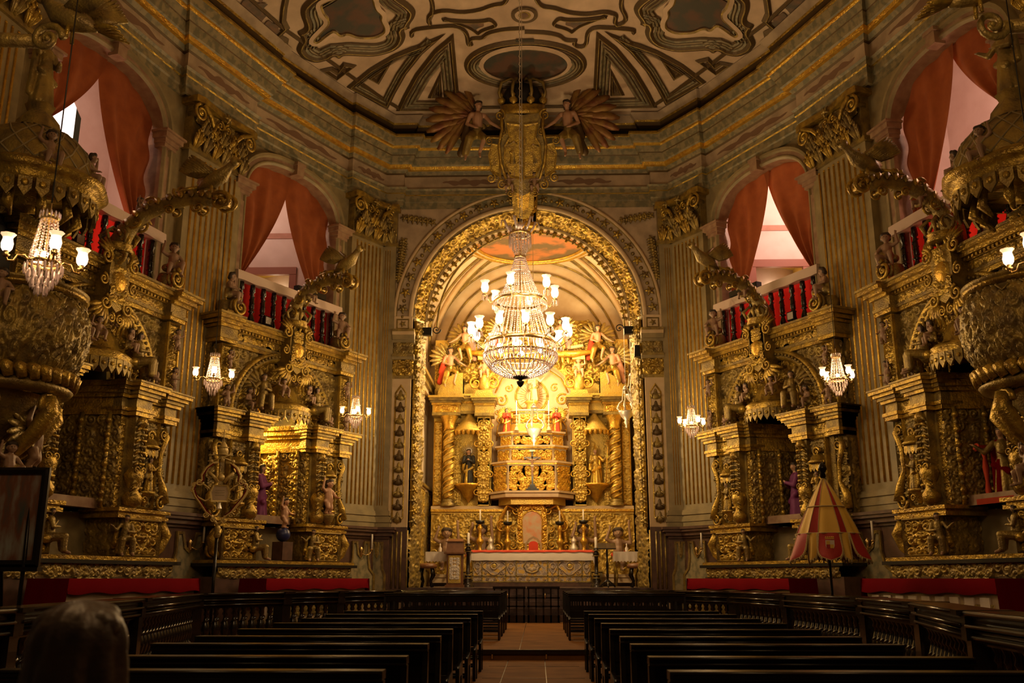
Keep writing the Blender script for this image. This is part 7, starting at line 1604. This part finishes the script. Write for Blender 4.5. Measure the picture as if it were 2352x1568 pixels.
# ---- striped processional umbrella
ub = empty('striped_umbrella', (6.0, 20.0, 0), .64, 'half-open red and yellow striped ceremonial umbrella standing before the right altars', 'umbrella')
M['uy'] = mat('yellow_silk', (.80, .50, .08), .6, 0, .1, 60); M['ur'] = mat('dark_red_silk', (.40, .02, .015), .6, 0, .1, 60); M['fringe'] = mat('gold_fringe', (.60, .45, .20), .7, 0, .6, 120)
ZT, ZB_ = 3.72, 2.5; NG = 12
def ur(t, a): g = a*NG/(2*PI); fr = abs((g % 1)-.5)*2; return .03+(.75*t-.12*t*t)*(1-.10*(1-fr**2)*t)
def gang(k, u):
    p = 2*PI/(NG/2); k0 = k//2; return p*k0+(u*.3*p if k % 2 == 0 else .3*p+u*.7*p)
def gore(b, k, t0, t1, mi):
    G = []
    for j in range(13):
        t = t0+(t1-t0)*j/12; row = []
        for i in range(7): a = gang(k, i/6); r = ur(t, a); row.append((r*math.cos(a), r*math.sin(a), ZT-(ZT-ZB_)*t))
        G.append(row)
    b.sheet(G, mi)
for k in range(NG): b = MB('uy', 'ur'); gore(b, k, 0, 1, 0 if k % 2 else 1); b.build('gore', ub)
b = MB('fringe')
for t in (.52, 1.0): b.tube([(ur(t, a)*1.02*math.cos(a), ur(t, a)*1.02*math.sin(a), ZT-(ZT-ZB_)*t) for a in [i*2*PI/72 for i in range(73)]], .02, 6, flat=.8)
for k in range(NG): b.tube([(ur(j/10, gang(k, 0))*1.01*math.cos(gang(k, 0)), ur(j/10, gang(k, 0))*1.01*math.sin(gang(k, 0)), ZT-(ZT-ZB_)*j/10) for j in range(11)], .01, 4)
b.build('braid', ub)
for k in range(NG):
    b = MB('ur' if k % 2 else 'uy', 'fringe'); G = []; am = gang(k, .5); R1 = ur(1, 0); wf = (gang(k, 1)-gang(k, 0))*.92
    for j in range(9):
        t = j/8; w_ = 1 if t < .5 else math.sqrt(max(0, 1-((t-.5)/.5)**2)); row = []
        for i in range(9): u = (i/8-.5)*w_; a = am+wf*u; r = R1*.98+(.26 if k % 2 else .12)*t+.05*math.cos(u*6)*t; row.append((r*math.cos(a), r*math.sin(a), ZB_-.58*t))
        G.append(row)
    b.sheet(G, 0); edge = [G[j][0] for j in range(9)]+[G[8-j][8] for j in range(9)]; m_ = b.build('valance_flap', ub)
    f = MB('fringe'); f.tube(edge, .012, 5)
    for p_, q_ in zip(edge, edge[1:]):
        for u in (0, .5): c = Vector(p_)*(1-u)+Vector(q_)*u; f.tube([c, c+Vector((0, 0, -.035)), c+Vector((0, 0, -.075))], [.02, .026, .012], 4)
    f.build('fringe', m_)
# embroidered arms on the front flap
a_f = -PI/2-.64; b = MB('uy', 'white', 'ur'); kf = int(((a_f % (2*PI))/(2*PI))*NG)
kf = min((k for k in range(NG) if k % 2), key=lambda k: abs(((gang(k, .5)-a_f+PI) % (2*PI))-PI)); am = gang(kf, .5); Rf = ur(1, 0)+.14; c, s = math.cos(am), math.sin(am)
def emb(u, z): return (Rf*c-s*u, Rf*s+c*u, ZB_+z)
b.X = Matrix.Translation((Rf*c, Rf*s, ZB_-.25)) @ Matrix.Rotation(am+PI/2, 4, 'Z') @ Matrix.Scale(1.5, 4)
b.prism([(-.06, -.02), (-.04, -.08), (0, -.11), (.04, -.08), (.06, -.02), (.06, .06), (-.06, .06)], -.01, .0, 1); b.box(-.05, 0, -.014, -.01, 0, .05, 0); b.box(0, .05, -.014, -.01, -.05, 0, 0); b.box(-.05, 0, -.014, -.01, -.05, 0, 2)
for k in range(5): b.ball((-.05+k*.025, -.01, .10), .012, 5, 0)
b.box(-.06, .06, -.012, -.004, .075, .09, 0); b.X = Matrix.Identity(4); b.build('embroidered_arms', ub)
b = MB('bench', 'gold3'); ub.scale = (.94,)*3; b.tube([(0, 0, 0), (0, 0, 3.75)], .028, 8); b.lathe([(.02, 3.7), (.07, 3.76), (.05, 3.84), (.1, 3.92), (.08, 4.0), (.02, 4.08)], (0, 0, 0), 10, 0); b.lathe([(.25, 0), (.2, .06), (.05, .1)], (0, 0, 0), 12); b.build('pole', ub)
# ---- bell frame on a pole
tn = empty('tintinnabulum', (-7.85, 23.3, -.08), .25, 'ornate gilt scroll frame with plaque and tiny bell on a tall pole at left', 'ceremonial bell frame')
M['gcream'] = mat('pale_gilding', (.62, .46, .17), .45, .3, .2, 30)
b = MB('gcream', 'redcloth'); zc = 3.55
O = [(0, -.75), (.12, -.6), (.16, -.52), (.3, -.42), (.42, -.25), (.58, -.05), (.66, .12), (.62, .26), (.5, .3), (.44, .36), (.46, .48), (.36, .66), (.22, .78), (.08, .8)]
for s in (-1, 1):
    b.tube([(s*x, 0, zc+z) for x, z in O], .035, 8, 0); b.tube([(s*x*.93, -.02, zc+z*.97) for x, z in O[2:-1]], .015, 5, 1)
    for x, z, q, d in ((.5, .3, .09, 1), (.62, .22, .07, -1), (.3, -.5, .07, 1), (.12, -.62, .07, -1), (.66, .1, .05, 1)): spiral(b, (s*x, -.02, zc+z), q, 1.5, s*d, 0, .28, mi=0)
    b.tube([(s*.22, 0, zc+.1), (s*.36, 0, zc+.22), (s*.5, 0, zc+.3)], .025, 6, 0); b.tube([(s*.2, 0, zc-.1), (s*.34, 0, zc-.16), (s*.5, 0, zc-.08), (s*.6, 0, zc+.02)], .025, 6, 0)
    b.tube([(s*.08, 0, zc+.3), (s*.18, 0, zc+.45), (s*.3, 0, zc+.55)], .04, 6, 0)
b.build('scroll_frame', tn)
b = MB('pale', 'gcream', 'stone'); b.prism([(-.16, -.14+zc), (.16, -.14+zc), (.2, .05+zc), (.14, .2+zc), (-.14, .2+zc), (-.2, .05+zc)], -.03, .02, 0); b.sweep([(-.16, -.14+zc), (.16, -.14+zc), (.2, .05+zc), (.14, .2+zc), (-.14, .2+zc), (-.2, .05+zc)], [(0, -.04), (0, .02), (-.04, .02), (-.04, -.05), (0, -.04)], [1]*4, True); 
for z in (.1, .04, -.02): b.box(-.11, .11, -.034, -.03, zc+z, zc+z+.012, 2)
b.build('plaque', tn)
b = MB('gcream'); b.ball((0, -.03, zc+.42), .09, 10); b.build('carved_mask', tn)
b = MB('gcream'); b.tube([(0, 0, zc+.8), (0, 0, zc+.95)], .05, 8); b.lathe([(.1, .98), (.13, 1.02), (.12, 1.12), (.08, 1.24), (.02, 1.32)], (0, 0, zc), 12)
for z in (.99, 1.08, 1.17): b.lathe([(.12, z-.015), (.14, z), (.12, z+.015)], (0, 0, zc), 12)
for s in (-1, 1): b.tube([(s*.26, -.03, zc+.82), (-s*.2, -.03, zc+1.0)], .018, 5); b.ball((s*.26, -.03, zc+.82), .05, 8); b.box(-s*.2-.04, -s*.2+.04, -.04, -.02, zc+.97, zc+1.04)
b.tube([(0, 0, zc+1.3), (0, 0, zc+1.62)], .012, 5); 
for z, w_ in ((1.42, .08), (1.49, .06), (1.56, .04)): b.tube([(-w_, 0, zc+z), (w_, 0, zc+z)], .01, 5)
b.build('papal_crest', tn)
b = MB('silver'); b.lathe([(.07, -.34), (.065, -.32), (.035, -.24), (.03, -.2), (.01, -.18)], (0, 0, zc), 12); b.build('bell', tn)
b = MB('bench', 'gold3'); b.tube([(0, 0, 0), (0, 0, zc-.95)], .04, 8, 0); b.lathe([(.05, -1.05), (.08, -1.0), (.06, -.9), (.08, -.8), (.04, -.74)], (0, 0, zc), 12, 1); b.lathe([(.3, 0), (.22, .08), (.06, .12)], (0, 0, 0), 12, 0); b.build('pole', tn)
# ---- framed painting on an easel at the left edge
ep = empty('framed_painting', (-8.05, 14.0, 0), .05, 'dark framed painting of pale robed figures on a stand at the left edge', 'painting')
m = bpy.data.materials.new('faded_figure_painting'); m.use_nodes = True; nt = m.node_tree; N = nt.nodes; L = nt.links; bs_ = N['Principled BSDF']; bs_.inputs['Roughness'].default_value = .5
tc = N.new('ShaderNodeTexCoord'); mp = N.new('ShaderNodeMapping'); mp.inputs['Scale'].default_value = (3.2, 1, .9); n1 = N.new('ShaderNodeTexNoise'); n1.inputs['Scale'].default_value = 1.5; n1.inputs['Detail'].default_value = 5
L.new(tc.outputs['Object'], mp.inputs[0]); L.new(mp.outputs[0], n1.inputs['Vector']); r = N.new('ShaderNodeValToRGB')
r.color_ramp.elements[0].color = (.05, .07, .07, 1); r.color_ramp.elements[0].position = .35; r.color_ramp.elements[1].color = (.26, .28, .26, 1); r.color_ramp.elements[1].position = .68; e_ = r.color_ramp.elements.new(.5); e_.color = (.16, .06, .03, 1)
L.new(n1.outputs[0], r.inputs[0]); L.new(r.outputs[0], bs_.inputs['Base Color']); M['figpaint'] = m
b = MB('figpaint'); b.box(-.62, .62, -.02, .02, 1.72, 2.98); b.build('canvas', ep)
b = MB('bench'); b.sweep([(-.62, 1.72), (-.62, 2.98), (.62, 2.98), (.62, 1.72)], [(0, -.02), (0, -.05), (.06, -.07), (.1, -.03), (.1, .03)], None, True); b.build('picture_frame', ep)
b = MB('bench'); 
for x in (-.45, .45): b.tube([(x, .05, 3.1), (x*1.15, -.05, 1.6), (x*1.3, -.2, 0)], .03, 6)
b.tube([(0, .1, 2.8), (0, .7, 0)], .03, 6); b.box(-.75, .75, -.12, .06, 1.56, 1.62); b.build('easel', ep)
b = MB('white', 'bulb'); b.lathe([(.09, 3.32), (.1, 3.45), (.05, 3.5)], (.45, 0, 0), 10, 0)
# ---- candle sconces on the pedestals
for s, nm in ((-1, 'left'), (1, 'right')):
    for (i, j, W, wn) in ((3, 2, 2.35, 'broad'), (5, 4, 1.75, 'corner')):
        P_, Q_ = plan(i, s), plan(j, s); ux, uy = Q_[0]-P_[0], Q_[1]-P_[1]; rot = math.atan2(-uy, -ux) if s < 0 else math.atan2(uy, ux); mid = seg_mid(i, j, s)
        e = empty('candle_sconce', mid, rot, 'small brass sconce with a single candle on the %s pilaster pedestal, %s' % (wn, nm), 'candle sconce', 'candle sconces on the pedestals')
        b = MB('brass'); b.lathe([(.0, -.18), (.06, -.1), (.04, 0), (.07, .08), (.0, .16)], (0, -.4, 2.3), 8); b.tube([(0, -.42, 2.25), (.12, -.5, 2.18), (.26, -.52, 2.22), (.36, -.52, 2.34)], .015, 6); b.lathe([(.02, 0), (.06, .03), (.02, .05)], (.36, -.52, 2.34), 8); b.build('arm', e)
        b = MB('candle'); b.tube([(.36, -.52, 2.37), (.36, -.52, 2.85)], .028, 8); b.build('candle', e)
# small dark things by the arch
for s, nm in ((-1, 'left'), (1, 'right')):
    e = empty('wall_floodlight', (X0+s*3.55, 32.3, 9.95), 0, 'small black floodlight on a scrolled iron arm inside the %s side of the arch' % nm, 'floodlight')
    b = MB('iron'); b.box(-.14, .14, -.1, .1, -.12, .16); b.build('housing', e); b = MB('iron'); b.tube([(0, 0, 0), (s*.2, 0, .1), (s*.3, 0, 0)], .02, 5); spiral(b, (-s*.3, 0, .1), .16, 1.4, s, 0, .14); b.build('arm', e)
e = empty('black_loudspeaker', (X0+3.75, 31.4, 9.0), 0, 'small black loudspeaker fixed to the right jamb of the arch', 'speaker'); b = MB('iron'); b.box(-.1, .1, -.1, .1, -.2, .2, 0, .02); b.build('housing', e); b = MB('iron'); b.tube([(0, 0, 0), (.1, .2, .05)], .02, 5); b.build('bracket', e)
b = MB('bulb'); b.ball((0, 0, 0), .06, 8); e = b.build('small_bulb', None, (XC-4.1, 34.2, 5.45)); tag(e, 'small bright bulb glowing on the left chancel wall below the tall window', 'bulb')
# ---- person seated at the lower left
M['realhair'] = mat('brown_hair', (.04, .022, .012), .45, 0, .15, 40, (.075, .04, .02), 10)
M['coat'] = mat('dark_coat', (.02, .016, .014), .8)
pr_ = (-1.235, 2.62, -.03)
K3 = pew_kind(1.6)
o = place_pew(K3, 1.6, -1.9, 2.2, 0, 'dark pew under the long-haired person, below the bottom left edge', 'pews left of the aisle'); o.location.y = 2.12
L_ = [((0, 0, .5), .16, (0, .0, .75), .15, 2), ((0, 0, .75), .15, (0, .0, 1.02), .15, 2), ((-.17, 0, 1.08), .075, (.17, 0, 1.08), .075, 2), ((0, 0, 1.1), .055, (0, .0, 1.2), .052, 0),
      ((-.12, .02, .52), .1, (-.13, .42, .52), .075, 2), ((.12, .02, .52), .1, (.13, .42, .52), .075, 2), ((-.13, .42, .5), .07, (-.13, .46, .1), .05, 2), ((.13, .42, .5), .07, (.13, .46, .1), .05, 2), ((-.13, .45, .05), .045, (-.13, .6, .04), .04, 2), ((.13, .45, .05), .045, (.13, .6, .04), .04, 2)]
for s in (-1, 1): L_ += [((s*.2, 0, 1.06), .065, (s*.25, .06, .8), .055, 2), ((s*.25, .06, .8), .05, (s*.12, .3, .66), .035, 2)]+hand((s*.1, .33, .65), (-s*.3, 1, 0), .033, 0)
hd = head((0, 0, 1.31), .098, 0, 1, PI)
L_ += hd
A['person'] = figmesh('seated_person', L_, ('skin', 'realhair', 'coat'), .012)
o = link(A['person'], 'person', None, pr_, .05, 1); tag(o, 'person seated with their back to us, dark coat and long brown hair', 'person')
b = MB('realhair')
def hr(a, t):   # hair shell: crown to the shoulders
    if t < .45: q = t/.45*PI*.52; return .122*math.sin(q)*(1.0), 1.31+.125*math.cos(q)
    u = (t-.45)/.55; return .122+.045*u+.006*math.sin(a*9), 1.30-.42*u
G = []
for j in range(30):
    t = j/29; row = []
    for i in range(65):
        a = PI*1.0+(-PI*.0)+2*PI*i/64; r, z = hr(a, t); r *= 1+.05*math.sin(a*11+t*3)*(t > .15)+.02*math.sin(a*27+t*6)
        if t > .3 and math.sin(a) > .55: r *= .82
        row.append((r*math.cos(a), r*1.12*math.sin(a), z))
    G.append(row)
b.sheet(G); b.build('long_hair', o)
bpy.data.objects.remove(bpy.data.objects['gold']) if 'gold' in bpy.data.objects else None
